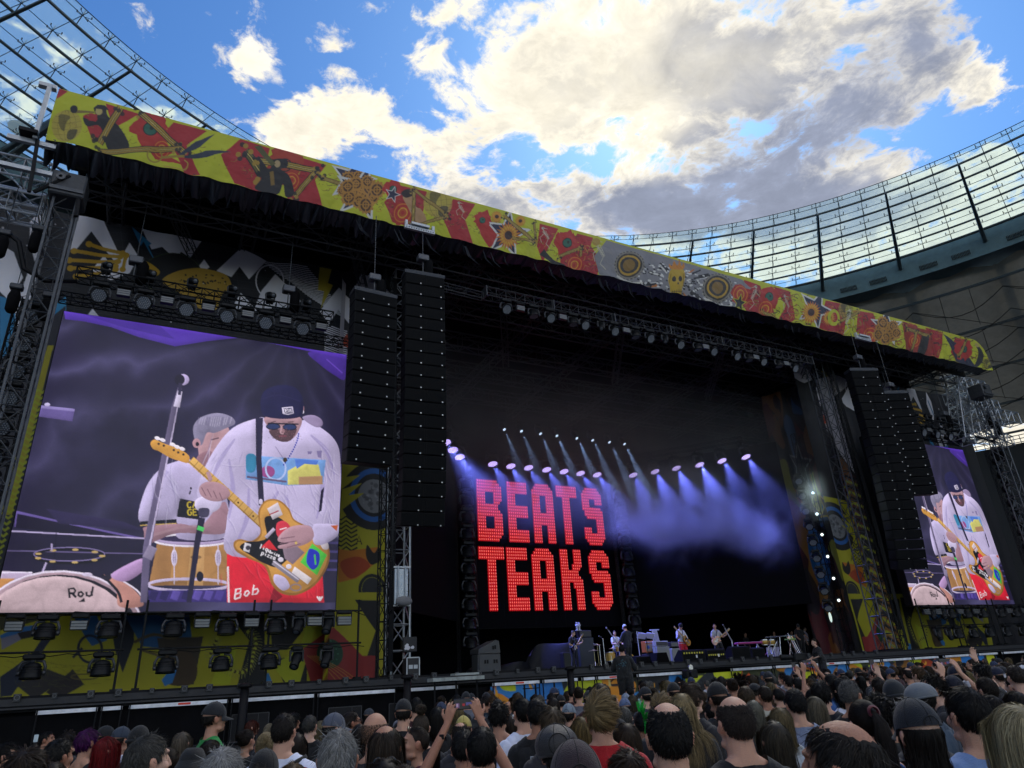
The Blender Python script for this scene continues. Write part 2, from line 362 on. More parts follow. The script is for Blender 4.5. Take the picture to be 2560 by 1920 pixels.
FONT={'A':[[(0,0),(.5,1),(1,0)],[(.2,.38),(.8,.38)]],'B':[[(0,0),(0,1),(.8,.95),(.85,.6),(.5,.52),(.95,.4),(.9,.05),(0,0)],[(0,.52),(.5,.52)]],'C':[[(1,.85),(.6,1),(.1,.8),(0,.4),(.2,.05),(.6,0),(1,.15)]],
'D':[[(0,0),(0,1),(.6,1),(1,.7),(1,.3),(.6,0),(0,0)]],'E':[[(1,1),(0,1),(0,0),(1,0)],[(0,.52),(.8,.52)]],'G':[[(1,.85),(.6,1),(.1,.8),(0,.4),(.2,.05),(.7,0),(1,.2),(1,.48),(.6,.48)]],'H':[[(0,0),(0,1)],[(1,0),(1,1)],[(0,.5),(1,.5)]],
'I':[[(.5,0),(.5,1)]],'L':[[(0,1),(0,0),(1,0)]],'M':[[(0,0),(0,1),(.5,.4),(1,1),(1,0)]],'N':[[(0,0),(0,1),(1,0),(1,1)]],'O':[[(.5,0),(.05,.25),(.05,.75),(.5,1),(.95,.75),(.95,.25),(.5,0)]],'P':[[(0,0),(0,1),(.8,1),(1,.75),(.8,.5),(0,.5)]],
'Q':[[(.5,0),(.05,.25),(.05,.75),(.5,1),(.95,.75),(.95,.25),(.5,0)],[(.6,.25),(1,-.05)]],'R':[[(0,0),(0,1),(.8,1),(1,.75),(.8,.5),(0,.5)],[(.45,.5),(1,0)]],'S':[[(1,.85),(.5,1),(.05,.8),(.2,.55),(.8,.45),(.95,.2),(.5,0),(0,.15)]],
'T':[[(0,1),(1,1)],[(.5,1),(.5,0)]],'U':[[(0,1),(0,.25),(.5,0),(1,.25),(1,1)]],'V':[[(0,1),(.5,0),(1,1)]],'Y':[[(0,1),(.5,.5),(1,1)],[(.5,.5),(.5,0)]],'Z':[[(0,1),(1,1),(0,0),(1,0)]],
'b':[[(0,1),(0,0),(.7,0),(.9,.25),(.7,.5),(0,.5)]],'o':[[(.5,0),(.1,.2),(.2,.5),(.6,.55),(.9,.3),(.5,0)]],'i':[[(.5,0),(.5,.5)],[(.5,.68),(.5,.75)]],'l':[[(.4,1),(.4,0),(.6,0)]],'q':[[(.9,.5),(.3,.5),(.1,.2),(.4,0),(.9,.1)],[(.9,.5),(.9,-.4)]],
'u':[[(.1,.5),(.1,.1),(.5,0),(.9,.1)],[(.9,.5),(.9,0)]],'r':[[(.2,0),(.2,.5)],[(.2,.35),(.8,.5)]],'c':[[(.9,.45),(.4,.5),(.1,.2),(.4,0),(.9,.08)]],'e':[[(.1,.28),(.9,.28),(.7,.52),(.3,.5),(.1,.2),(.4,0),(.9,.05)]],'p':[[(.1,-.4),(.1,.5),(.7,.5),(.9,.25),(.7,0),(.1,0)]],
'z':[[(.1,.5),(.9,.5),(.1,0),(.9,0)]],'a':[[(.9,0),(.9,.5),(.3,.5),(.1,.2),(.4,0),(.9,.1)]],'s':[[(.9,.45),(.3,.5),(.2,.3),(.8,.22),(.8,.02),(.1,.05)]],'t':[[(.4,.9),(.4,.1),(.8,0)],[(.1,.55),(.8,.55)]],'n':[[(.1,0),(.1,.5)],[(.1,.35),(.5,.5),(.9,.35),(.9,0)]],
'm':[[(.05,0),(.05,.5),(.5,.45),(.5,0)],[(.5,.45),(.95,.45),(.95,0)]],'.':[[(.4,0),(.6,.08)]]}
def word(art,txt,x,y,h,col,wd=None,ux=(1,0),uy=(0,-1),wf=.62,gap=.28,op=1.):
    ux=np.array(ux,float); uy=np.array(uy,float); o=np.array([x,y],float)
    for ch in txt:
        for st in FONT.get(ch,[]): art.ln([o+ux*(a*h*wf)+uy*(b*h) for a,b in st],wd or h*.16,col,op)
        o=o+ux*(h*(wf+gap))
print('helpers ok')

# ================================================================ ground
G=MB(); G.box((20,40,-.25),(1600,1600,.5)); g=G.build('ground',mat('pitch_cover',(.10,.10,.105),.85,var=.25,vscale=.6,bump=.3,bscale=8)); tag(g,'grey covered stadium pitch under the crowd','ground',kind='structure')

# ================================================================ stadium: glazed roof rim, membrane roof, stand
SC=np.array([17.7,6.05]); RH=38.
def rp(r,th,z): return np.array([SC[0]+r*math.sin(R(th)),SC[1]+r*math.cos(R(th)),z])
m_steel=mat('roof_steel',(.12,.135,.14),.45,.3,var=.2,vscale=1.5)
m_rod=mat('roof_rod',(.07,.065,.06),.5,.3)
m_memb=mat('roof_membrane',(.22,.205,.175),.8,var=.45,vscale=.35,bump=.2,bscale=.5)
m_gut=mat('roof_gutter',(.12,.19,.21),.5,.1,var=.25,vscale=.8)
_t=m_memb.node_tree; _b=_t.nodes['Principled BSDF']; _o=[n for n in _t.nodes if n.type=='OUTPUT_MATERIAL'][0]; _x=_t.nodes.new('ShaderNodeMixShader'); _x.inputs[0].default_value=.09
_l=_t.nodes.new('ShaderNodeBsdfTranslucent'); _l.inputs[0].default_value=(.55,.50,.38,1); _t.links.new(_b.outputs[0],_x.inputs[1]); _t.links.new(_l.outputs[0],_x.inputs[2]); _t.links.new(_x.outputs[0],_o.inputs[0])   # lets daylight glow through the cloth roof
TH=[51.1+7.95*k for k in range(-16,8)]
T0,T1=TH[0],TH[-1]; ths=np.arange(T0,T1+.01,7.95/6)
roof=thing('stadium_roof','huge curved stadium roof with a glazed rim, beyond and above the stage','stadium roof',(*SC,RH))
glm=bpy.data.materials.new('rim_glass'); glm.use_nodes=True; t=glm.node_tree; t.nodes.clear()
o_=t.nodes.new('ShaderNodeOutputMaterial'); mx=t.nodes.new('ShaderNodeMixShader'); mx.inputs[0].default_value=.26
tr=t.nodes.new('ShaderNodeBsdfTransparent'); tr.inputs[0].default_value=(.78,.92,.90,1); gl=t.nodes.new('ShaderNodeBsdfTranslucent'); gl.inputs[0].default_value=(.75,.95,.90,1)
t.links.new(tr.outputs[0],mx.inputs[1]); t.links.new(gl.outputs[0],mx.inputs[2]); t.links.new(mx.outputs[0],o_.inputs[0])
b=MB(); b.grid(np.array([[rp(r,th,RH+.55) for th in ths] for r in (37.9,52.)])); b.build('glass_pane',glm,roof)
radii=[38.8,41.2,43.6,46.,48.4,50.8]
for r in radii:
    b=MB(); b.path([rp(r,th,RH) for th in ths],.095,8); b.path([rp(r-.62,th,RH+.32) for th in ths],.03,4); b.build('purlin',m_steel,roof)
b=MB(); b.path([rp(37.9,th,RH+.56) for th in ths],.035,4); b.path([rp(52.,th,RH+.5) for th in ths],.05,4)
for th in np.arange(T0,T1,7.95/3): b.tube(rp(37.9,th,RH+.53),rp(52,th,RH+.53),.024,4)
b.build('glazing_joint',m_rod,roof)
for th in TH:
    b=MB(); b.tube(rp(38.6,th,RH-.1),rp(52.2,th,RH-.55),.09,8,.19); 
    e=np.array([math.cos(R(th)),-math.sin(R(th)),0])
    for s in(-1,1):
        P=[rp(38.9,th,RH-.02),rp(52.2,th,RH+.05),rp(52.2,th,RH-.5),rp(38.9,th,RH-.14)]
        b.add([p+e*.03*s for p in P],[(0,1,2,3)])
    b.tube(rp(52.2,th,RH-.4),rp(73,th,26.2),.42,8,.5); b.build('roof_beam',m_steel,roof)
b=MB()
for r in radii:
    for th in np.arange(T0,T1,7.95/3):
        if (th<-30 or th>22):
            c=rp(r-.62,th,RH+.32); rd=rp(1,th,0)-rp(0,th,0); tg=np.array([math.cos(R(th)),-math.sin(R(th)),0]); up=np.array([0,0,1.])
            b.tube(c-up*.34+rd*.5,c+up*.5,.028,5)
            for a,q in ((.34,.16),(.34,-.16),(-.34,.16),(-.34,-.16)):
                e=c+rd*q+tg*a+up*.08; b.tube(c,e,.02,4); b.tube(e,e+up*.16,.034,5)
sp=b.build('spider_fitting',m_rod,roof); sp['kind']='stuff'
# membrane part: gutter face, panels, hoops
b=MB(); b.grid(np.array([[rp(r,th,z) for th in ths] for r,z in ((52.,RH+.5),(52.15,RH-1.9),(54.6,RH-2.1))])); b.build('gutter',m_gut,roof,smooth=False)
b=MB()
for k in range(len(TH)-1):
    for j in range(2):
        th=TH[k]+7.95*(.22+.38*j)
        for q in np.linspace(0,1.6,13):
            for zz_ in (.0,.28): b.tube(rp(52.0,th+q,RH-.95-zz_),rp(52.0,th+q,RH-1.15-zz_),.045,4)
b.build('vent_grille',mat('vent_grille',(.02,.022,.02),.7),roof)
def rz_(r): return RH-1.9-(r-52)*.52
b=MB(); b.grid(np.array([[rp(r,th,rz_(r)+.9*abs(math.sin(math.pi*(th-T0)/7.95))) for th in np.arange(T0,T1+.01,7.95/8)] for r in np.linspace(53.5,74,9)])); b.build('membrane',m_memb,roof,smooth=True)
for r in (54.6,59.5,64.5,69.5,73.8):
    b=MB(); b.path([rp(r,th,rz_(r)-.25) for th in ths],.14,6); b.build('ring_pipe',mat('ring_pipe',(.11,.13,.14),.5,.3) if r<56 else m_steel,roof)
b=MB()
for k in range(len(TH)-1):
    if -32<TH[k]<18: continue
    for r0 in (55.5,60.5,65.5):
        for rr in (0,2.6): b.path([rp(r0+rr+1.8*math.sin(math.pi*q),TH[k]+7.95*q,rz_(r0+rr+1.8*math.sin(math.pi*q))-.35) for q in np.linspace(0,1,9)],.05,4)
        b.tube(rp(r0,TH[k],rz_(r0)-.3),rp(r0+5,TH[k+1],rz_(r0+5)-.3),.04,4)
        for q in (.33,.66): b.tube(rp(r0-.8,TH[k]+7.95*q,rz_(r0)+.2),rp(r0+4,TH[k]+7.95*q,rz_(r0+4)+.2),.03,4)
b.build('hoop_cable',m_rod,roof)
# left underside props and the mast seen through the rim
b=MB()
for (a,c,r) in (((-13,48,36.4),(-8.6,41.6,37.6),.24),((-14.5,49,35),(-9.4,42.6,36.9),.2),((-13.6,47.2,33),(-10.6,44.6,37.4),.16)): b.tube(a,c,r,8)
b.build('roof_prop',m_steel,roof)
mast=thing('light_mast','slim grey mast with a flat disc head, left of the stage roof','mast',(-14.6,56.,0))
b=MB(); b.tube((-14.6,56,0),(-14.6,56,46.4),.3,10,.16); b.build('pole',mat('mast_grey',(.3,.31,.3),.5,.3),mast)
b=MB(); b.lathe((-14.6,56,46.4),[(.2,-.3),(.8,-.1),(.85,.15),(.3,.35)],20)
for k in range(8):
    a=k*math.pi/4; b.path([(-14.6+math.cos(a)*.8,56+math.sin(a)*.8,46.5),(-14.6+math.cos(a)*1.1,56+math.sin(a)*1.1,47.1),(-14.6+math.cos(a)*.4,56+math.sin(a)*.4,47.4)],.03,4)
b.build('lamp_head',m_rod,mast)
# stand
st=thing('stadium_stand','dark upper tier of the stadium stand seen under the roof at the far right','stand',(*SC,0))
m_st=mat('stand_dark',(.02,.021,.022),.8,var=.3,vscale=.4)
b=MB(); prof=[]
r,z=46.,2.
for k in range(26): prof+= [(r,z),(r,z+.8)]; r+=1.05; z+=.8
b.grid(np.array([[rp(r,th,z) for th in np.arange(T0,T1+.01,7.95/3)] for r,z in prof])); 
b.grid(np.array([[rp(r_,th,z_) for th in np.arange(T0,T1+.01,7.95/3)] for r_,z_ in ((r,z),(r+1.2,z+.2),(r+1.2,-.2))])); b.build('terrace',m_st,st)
b=MB()
for zz_ in (.35,.75,1.15): b.path([rp(r,th,z+zz_) for th in np.arange(T0,T1+.01,7.95/3)],.045,4)
for th in np.arange(T0,T1+.01,7.95/12): b.tube(rp(r,th,z),rp(r,th,z+1.15),.04,4)
b.build('railing',mat('railing_grey',(.12,.13,.14),.5,.3),st)
b=MB()
for th in TH: b.tube(rp(74,th,0),rp(73,th,26.2),.45,8)
b.build('column',m_steel,st)
# lamps of the floodlight row under the roof are off; a dark wall closes the tier
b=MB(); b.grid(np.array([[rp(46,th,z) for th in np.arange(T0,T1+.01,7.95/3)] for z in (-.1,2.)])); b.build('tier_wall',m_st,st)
print('stadium ok')

# ================================================================ printed artwork
XC=20.97                                         # centre line of the stage
def TM(ox,oy,sc,Y,x0,z1,kx,kz):                  # tracing coordinates -> canvas coordinates of a flat cloth at depth Y
    def f(p):
        w=onY(ox+p[0]/sc,oy+p[1]/sc,Y); return ((w[0]-x0)*kx,(z1-w[2])*kz)
    return f
YE,RD,GO,BK,NV='cdd01e','b81a26','b98f1e','14141c','1a2246'
# ---- roof banner
FX0,FX1,FZ0,FZ1=-4.85,46.95,18.70,20.83
BH,BW=104,2300
ban=Art(BH,BW,hexc(YE))
kx,kz=BW/(FX1-FX0),BH/(FZ1-FZ0)
TA,TB,TC=[TM(a,b_,c,21.3,FX0,FZ1,kx,kz) for a,b_,c in ((100,200,2.765),(800,400,2.765),(1400,560,2.011))]
def globe(A,x,y,r,col='c7a94a',dk='3c3418'):
    A.el(x,y,r,r,col,.75); 
    for k in (-.6,-.2,.2,.6): A.ring(x,y,r*abs(k)+1,r,1.6,dk,.8)
    for k in (-.6,-.25,.1,.45,.75): A.ln([(x-r*math.sqrt(1-k*k),y+r*k),(x,y+r*k+r*.12),(x+r*math.sqrt(1-k*k),y+r*k)],1.6,dk,.8)
    A.sm([(x-.5*r,y-.7*r),(x+.2*r,y-.6*r),(x-.1*r,y-.1*r),(x-.2*r,y+.3*r),(x-.5*r,y)],dk,.7); A.sm([(x+.1*r,y+.3*r),(x+.7*r,y+.3*r),(x+.4*r,y+.9*r),(x,y+.8*r)],BK,.8)
def beam(A,p,q,w,col='b8932c'):
    A.ln([p,q],w,BK); A.ln([p,q],w*.72,col); A.ln([p,q],w*.28,'3a2c10'); A.ln([p,q],w*.10,'e6cf6a')
    for e in (p,q):
        for k in range(7): A.el(e[0]+random.uniform(-1,1)*w*.9,e[1]+random.uniform(-1,1)*w*.9,w*.3,w*.3,random.choice([BK,BK,'b8932c']),.9)
def splat(A,x,y,r,eye='1f6a55',col='c3261f'):
    n=26; A.poly([(x+r*random.uniform(.85,1.35)*math.cos(t),y+r*random.uniform(.85,1.35)*math.sin(t)) for t in np.linspace(0,2*math.pi,n)],col)
    A.el(x,y,r*.45,r*.42,'141414'); A.el(x,y,r*.38,r*.35,eye); A.el(x+r*.08,y-r*.05,r*.12,r*.12,'0d2a22')
def rose(A,x,y,r):
    n=18; A.poly([(x+r*random.uniform(.8,1.3)*math.cos(t),y+r*random.uniform(.8,1.3)*math.sin(t)) for t in np.linspace(0,2*math.pi,n)],'bd2418')
    for k,c in ((.8,'e0791c'),(.6,'c92c18'),(.42,'e8a32a'),(.25,'c9541a')): A.ring(x,y,r*k,r*k,r*.12,c)
def gears(A,x,y,r,n=9,col='c58a2e'):
    for k in range(n):
        a=k*2.4; d=r*.62*math.sqrt(k/n); gx,gy=x+d*math.cos(a)*1.25,y+d*math.sin(a); g=r*random.uniform(.24,.4)
        for t in np.linspace(0,2*math.pi,14): A.el(gx+g*math.cos(t),gy+g*math.sin(t),g*.14,g*.14,col)
        A.el(gx,gy,g*.95,g*.95,'5a3512'); A.ring(gx,gy,g*.85,g*.85,g*.22,col); A.ring(gx,gy,g*.4,g*.4,g*.18,col); A.ln([(gx-g*.8,gy),(gx+g*.8,gy)],g*.12,col); A.ln([(gx,gy-g*.8),(gx,gy+g*.8)],g*.12,col)
def flower(A,x,y,r):
    for L_,c,n in ((1,'d8761c',22),(.78,'e6b02a',20),(.55,'d98a1e',16)):
        for k in range(n):
            a=k*2*math.pi/n+L_; A.ln([(x+.2*r*math.cos(a),y+.2*r*math.sin(a)),(x+.6*r*L_*math.cos(a),y+.6*r*L_*math.sin(a)),(x+r*L_*math.cos(a),y+r*L_*math.sin(a))],[r*.14,r*.18,.5],c)
    A.el(x,y,r*.3,r*.3,'3b1a14')
def star(A,x,y,r,rot=0,c1='e8e6e0',c2=NV,n=5):
    for k,c in ((1.18,c1),(.95,c2)):
        A.poly([(x+r*k*(1 if i%2==0 else .42)*math.sin(rot+i*math.pi/n),y-r*k*(1 if i%2==0 else .42)*math.cos(rot+i*math.pi/n)) for i in range(2*n)],c)
def skel(A,x,y,s,fl=1):
    c='cfc9b0'; A.ln([(x,y),(x+10*s*fl,y+25*s),(x+30*s*fl,y+55*s)],4*s,c)
    for k in range(6): A.ring(x+(8+4*k)*s*fl,y+(14+8*k)*s,(12-k)*s,4*s,1.8*s,c)
    A.el(x,y-8*s,9*s,8*s,c); A.ln([(x+5*s*fl,y-8*s),(x+30*s*fl,y-2*s)],[5*s,1],c); A.el(x+2*s,y-9*s,3*s,3*s,BK)
    A.ln([(x+30*s*fl,y+55*s),(x+15*s*fl,y+85*s),(x+40*s*fl,y+110*s)],3*s,c); A.ln([(x+12*s*fl,y+20*s),(x-20*s*fl,y+45*s),(x-10*s*fl,y+75*s)],3*s,c)
# red wedges
for pl in ([(125,55),(195,82),(118,145)],[(300,258),(360,240),(480,300),(440,440),(365,425)],[(455,165),(690,238),(540,325),(495,300)],[(925,298),(1155,358),(1015,465),(1110,655),(1000,640),(870,360)],
           [(1385,415),(1590,480),(1560,600),(1640,800),(1345,715),(1250,530)],[(1780,540),(1980,600),(1900,700),(1955,880),(1700,830),(1800,640)]): ban_=ban; ban.T=TA; ban.poly(pl,RD)
ban.T=TB
for pl in ([(560,190),(740,235),(700,420),(640,470),(500,420),(440,300)],[(920,285),(1075,325),(1000,430),(1065,590),(915,545),(850,420)],[(1520,460),(1650,495),(1560,640),(1540,715),(1500,600)],[(1780,530),(1890,560),(1830,700),(1930,810),(1780,770),(1700,640)],[(-10,280),(20,320),(-10,330)]): ban.poly(pl,RD)
ban.T=TC
for pl in ([(0,55),(60,62),(150,120),(200,190),(190,265),(60,240),(0,200)],[(930,300),(1010,330),(1040,480),(960,455),(900,390)],[(1080,335),(1160,360),(1180,480),(1130,505),(1090,490),(1130,420)],[(1340,405),(1440,425),(1430,560),(1390,545),(1300,520)],[(1500,455),(1580,470),(1610,560),(1560,600),(1490,540)],[(1840,540),(1930,565),(1900,690),(1850,680),(1870,600)],[(1730,510),(1800,530),(1790,640),(1735,640)],[(1990,590),(2050,600),(2060,690),(1990,690),(1960,650)]): ban.poly(pl,RD)
def orn(T_,x0,x1,ya,yb,n,cols):            # dense small ornament of the print
    ban.T=T_
    for k in range(n):
        x=random.uniform(x0,x1); y=ya+(x-x0)*(yb-ya)/(x1-x0)+random.uniform(-1,1)*62; c=random.choice(cols); L_=random.uniform(8,34); a=random.uniform(0,6.28)
        ban.ln([(x,y),(x+L_*math.cos(a),y+L_*.6*math.sin(a)),(x+L_*1.5*math.cos(a+.7),y+L_*.8*math.sin(a+.7))],[random.uniform(2,7),3,1],c,.85,True)
orn(TA,150,1400,270,590,70,['6a1418','8c8a1c','2a2410','8a1c14','3a3410']); orn(TA,1400,2200,600,760,110,['6a1418','8c8a1c','2a2410','b0571c']); orn(TB,100,2100,220,700,420,['6a1418','8c8a1c','14141c','b0571c','3a0d10','c9892a']); orn(TC,0,230,130,200,50,['6a1418','14141c','c9892a']); orn(TC,860,2150,360,680,460,['6a1418','8c8a1c','14141c','b0571c','3a0d10','c9892a'])
# centre panel: pale cloth with checks and rays
ban.poly([(235,100),(520,180),(700,235),(920,300),(960,340),(850,440),(640,390),(330,300),(200,250),(170,170)],'8e8d92')
for k in range(46):
    a=random.uniform(0,2*math.pi); r0=random.uniform(55,90); r1=r0+random.uniform(12,40); x,y=585,300
    ban.ln([(x+r0*1.5*math.cos(a),y+r0*.8*math.sin(a)),(x+r1*1.8*math.cos(a),y+r1*.9*math.sin(a))],[9,6],random.choice([BK,BK,'c9751c','e9e6e0']))
for k in range(300):
    x=random.uniform(300,900); y=245+(x-400)*.27+random.uniform(-65,60); ban.poly([(x,y),(x+10,y+3),(x+9,y+9),(x-1,y+6)],random.choice([BK,'f0eee8']))
for x,y,sx in ((345,215,1),(790,330,-1)):
    ban.el(x,y,75,62,'2a2622'); ban.ring(x,y,68,56,7,'8a8478'); ban.ring(x,y,50,40,9,'c49a22'); ban.el(x,y,30,26,'8c6a1a')
    for t in np.linspace(0,2*math.pi,26): ban.el(x+75*math.cos(t),y+62*math.sin(t),4,4,'9a9488')
    ban.ln([(x-60,y+45),(x,y+75),(x+70,y+80)],[10,12,4],'d9d5c8',curve=True)
ban.sm([(548,255),(565,238),(600,236),(625,252),(626,290),(615,318),(607,360),(580,368),(560,345),(552,315),(543,290)],'c9a514')
ban.sm([(555,240),(550,215),(562,228),(575,205),(588,226),(604,208),(612,228),(625,212),(622,242)],'d98a1a')
for x in (571,603): ban.el(x,285,10,12,'1c1408')
ban.poly([(583,310),(588,298),(594,311)],'1c1408')
for k in range(6): ban.ln([(566+8*k,332),(566+8*k,345)],2,'2a1f08')
ban.ln([(560,338),(615,340)],2,'2a1f08'); ban.ln([(556,262),(548,300)],3,'8a6c10'); ban.ln([(622,262),(618,320)],4,'8a6c10')
# left part
ban.T=TA
globe(ban,190,320,105); splat(ban,765,345,115); ban.poly([(640,330),(700,380),(820,480),(1010,600),(800,540),(720,450)],'bf2a1c'); rose(ban,845,480,62)
ban.sm([(375,205),(400,180),(440,178),(465,195),(462,225),(480,270),(560,340),(620,470),(480,480),(420,330),(330,330),(300,270),(345,285),(400,290),(385,240)],BK); ban.el(410,225,24,28,'c9b26a'); ban.poly([(370,205),(480,215),(465,195),(450,178),(400,176)],BK)
ban.poly([(240,185),(215,215),(245,238),(380,240),(380,228),(262,215)],'8a7430'); ban.el(238,208,26,28,BK); ban.poly([(345,240),(400,250),(390,300),(340,290)],RD)
beam(ban,(560,195),(415,440),52); beam(ban,(690,225),(1010,520),44); beam(ban,(420,490),(960,480),40)
ban.ln([(960,530),(1090,455),(1210,380)],[10,46,2],'27344a'); ban.ln([(1000,540),(1150,520),(1320,503)],[14,44,2],'27344a'); ban.ring(795,520,50,40,10,'a88c2a'); ban.ln([(845,530),(1000,535)],16,'a88c2a'); ban.ln([(1000,560),(1025,580),(990,620),(860,590)],8,'c9a93a',curve=True)
splat(ban,1690,600,110,'a33a14','b8371a'); rose(ban,1740,700,60); beam(ban,(1420,500),(1530,650),60,'6a6428'); beam(ban,(1500,560),(1930,640),46); beam(ban,(1900,650),(1760,800),40); beam(ban,(1940,690),(2120,740),30)
ban.sm([(1520,600),(1590,620),(1610,560),(1700,560),(1710,610),(1660,630),(1720,670),(1760,780),(1700,800),(1680,720),(1640,790),(1490,745),(1530,680)],BK); ban.el(1640,590,20,24,'b9a070'); ban.poly([(1480,470),(1525,460),(1630,590),(1600,600)],'5a5a2a'); ban.ln([(1505,540),(1560,620)],22,BK); ban.ln([(1600,640),(1610,730)],26,'8a6a24')
star(ban,2160,700,150,.3); gears(ban,2165,745,120,11)
# middle
ban.T=TB
star(ban,290,230,175,.25); gears(ban,285,235,150,14); rose(ban,570,370,70); splat(ban,505,215,60)
star(ban,500,250,50,1.6); ban.sm([(600,240),(650,250),(660,330),(700,350),(735,420),(690,450),(640,400),(600,330),(570,270)],'c79a6a'); ban.sm([(560,240),(600,215),(640,225),(640,260),(590,275)],'2a1a18')
globe(ban,815,310,100); beam(ban,(648,225),(640,450),28); beam(ban,(650,220),(880,400),24); beam(ban,(870,405),(660,450),22); skel(ban,960,320,1.0); 
ban.poly([(1060,400),(1160,360),(1180,430),(1250,560),(1170,600),(1110,520),(1090,460)],'c3261f'); star(ban,1290,520,140,.2); flower(ban,1300,530,92); flower(ban,1220,410,45); flower(ban,1385,440,40); splat(ban,1120,430,50)
beam(ban,(1275,405),(1480,580),26); beam(ban,(1330,545),(1480,580),16); beam(ban,(1480,450),(1488,560),18); skel(ban,1540,500,1.1)
splat(ban,1705,590,75); ban.ln([(1530,640),(1580,680),(1700,740)],[40,30,20],BK,curve=True); beam(ban,(1650,670),(1800,620),22); beam(ban,(1800,620),(1798,770),18); rose(ban,1760,720,55)
ban.T=TC
skel(ban,185,110,1.1); ban.el(182,105,22,18,'b99a3a'); 
rose(ban,905,365,45); star(ban,900,400,36,.2,YE,BK); skel(ban,985,340,.8,-1); splat(ban,1050,380,48); rose(ban,1030,430,38); beam(ban,(1020,440),(1100,480),14)
skel(ban,1130,385,.7); star(ban,1285,440,85,.5); flower(ban,1260,455,52); flower(ban,1350,480,34); ban.ring(1375,480,24,28,14,YE)
globe(ban,1440,450,38,'a89a3a'); beam(ban,(1400,500),(1510,460),14); skel(ban,1460,460,.8,-1); rose(ban,1555,565,40); star(ban,1640,530,75,.1); gears(ban,1645,545,70,10,'c58a2e'); 
ban.poly([(1720,520),(1880,560),(1860,660),(1740,660)],'a32a18'); rose(ban,1780,595,30); ban.sm([(1830,560),(1850,600),(1830,660),(1790,690),(1800,620)],BK); beam(ban,(1740,540),(1860,580),16); beam(ban,(1770,640),(1790,560),12)
ban.poly([(1930,570),(1990,690),(2100,730),(2030,640)],NV); splat(ban,2030,640,40); beam(ban,(2000,670),(2050,600),14); ban.sm([(2090,620),(2120,640),(2125,690),(2080,720),(2100,660)],BK); ban.el(2100,625,10,10,'c9b26a'); globe(ban,2150,700,26,'a89a3a')
bcol=ban.out(); _o=np.interp(np.arange(BW),[0,600,1300,BW],[0,6,13,15]); _r=np.arange(BH)
for c_ in range(BW): bcol[:,c_]=bcol[np.clip((_o[c_]+(BH-_o[c_])*_r/BH).astype(int),0,BH-1),c_]     # the print reaches the upper hem
bcol=bcol*.74*(.94+.12*fbm(BH,BW,3,5,4)[...,None])
yy=np.linspace(0,1,BH)[:,None]; xx=np.linspace(FX0,FX1,BW)[None]
fold=.05*np.sin(xx*5.1+yy*2.2+1.5*np.sin(xx*.9))*(.3+yy)*fbm(BH,BW,2,9,3)+.05*(fbm(BH,BW,5,12,3)-.5)
P=np.zeros((BH,BW,3)); P[...,0]=xx; P[...,1]=21.3-fold*1.3*np.minimum(1,yy*4)-.06*np.sin(yy*math.pi); P[...,2]=FZ1-(FZ1-FZ0)*yy-.03*np.abs(np.sin(xx*math.pi/4.3))*yy
corner=(xx>FX1-.5)&(yy<.35)*(xx>FX1-.5)
P[...,2]-=np.clip((xx-(FX1-.9))/.9,0,1)**2*.55*(1-yy)
banner=obj('roof_banner',grid_mesh('roof_banner',P,bcol,mat('banner_print',(1,1,1),.55,attr='art',bump=.15,bscale=60,sheen=.1))); tag(banner,'long red and yellow printed banner with skull, gears and globes along the stage roof edge','banner')

# ---- camera picture shown on both side screens
SXa,SXb,SZa,SZb=-3.70,5.70,4.47,14.02
sw,sh=470,478
T3=TM(0,700,2.011,24.,SXa,SZb,sw/(SXb-SXa),sh/(SZb-SZa))
sc_=Art(sh,sw,hexc('2c2742'),T3)
f1=fbm(sh*2,sw*2,3,21,4,.5); yy2,xx2=np.mgrid[0:sh*2,0:sw*2]/(sw*2.)
f2=fbm(sh*2,sw*2,5,22,5,.5); ang=np.arctan2(yy2+.08,xx2-.78); rad=np.hypot(yy2+.08,xx2-.78)
rid=np.clip(1-np.abs(np.sin(ang*9+f1*5.5+f2*1.5)),0,1)**1.6*np.clip(rad*1.6,.2,1)+.7*np.clip(1-np.abs(np.sin((yy2*7+xx2*3.5+f1*7)))*1.3,0,1)*np.clip(yy2-.25,0,1)
base=np.array(hexc('28233f'))[None,None]*(.65+1.0*f2[...,None])+np.array(hexc('5c5880'))[None,None]*(rid*.75*f2)[...,None]
sc_.a[:]=base
q=sc_; q.pil=.5
q.poly([(320,140),(1745,372),(1742,400),(1220,290),(1040,310),(880,336),(700,290),(560,240),(420,210),(330,200)],'5d3db4'); q.poly([(420,175),(800,230),(880,300),(620,240)],'4a2f96',.7)
q.sm([(1550,365),(1735,388),(1732,500),(1680,480),(1610,430)],'5433a6',.8); q.ln([(1640,400),(1720,470)],6,'7a55d0',.6)
q.poly([(208,632),(378,650),(365,712),(196,688)],'7565a6'); q.poly([(208,632),(378,650),(376,662),(206,646)],'9a8cc8'); q.el(240,628,14,9,'c9bfe8')
q.poly([(85,1160),(380,1228),(740,1300),(735,1325),(75,1240)],'6a5a9c'); q.poly([(90,1175),(400,1240),(740,1312),(738,1322),(80,1245)],'201a34'); q.poly([(235,1150),(620,1215),(735,1260),(300,1225)],'332b52')
q.poly([(62,1258),(737,1300),(735,1620),(-10,1620),(-10,1500)],'251f3a'); q.ln([(60,1262),(735,1300)],7,'c0b2dc'); q.ln([(30,1360),(735,1376)],6,'6b5f8c'); q.ln([(285,1270),(270,1480)],4,'16122a')
q.poly([(1640,1310),(1712,1315),(1700,1620),(1620,1620)],'2a2342')
for k in range(4): q.ln([(1640,1320+45*k),(1712,1322+45*k)],12,'4d447c')
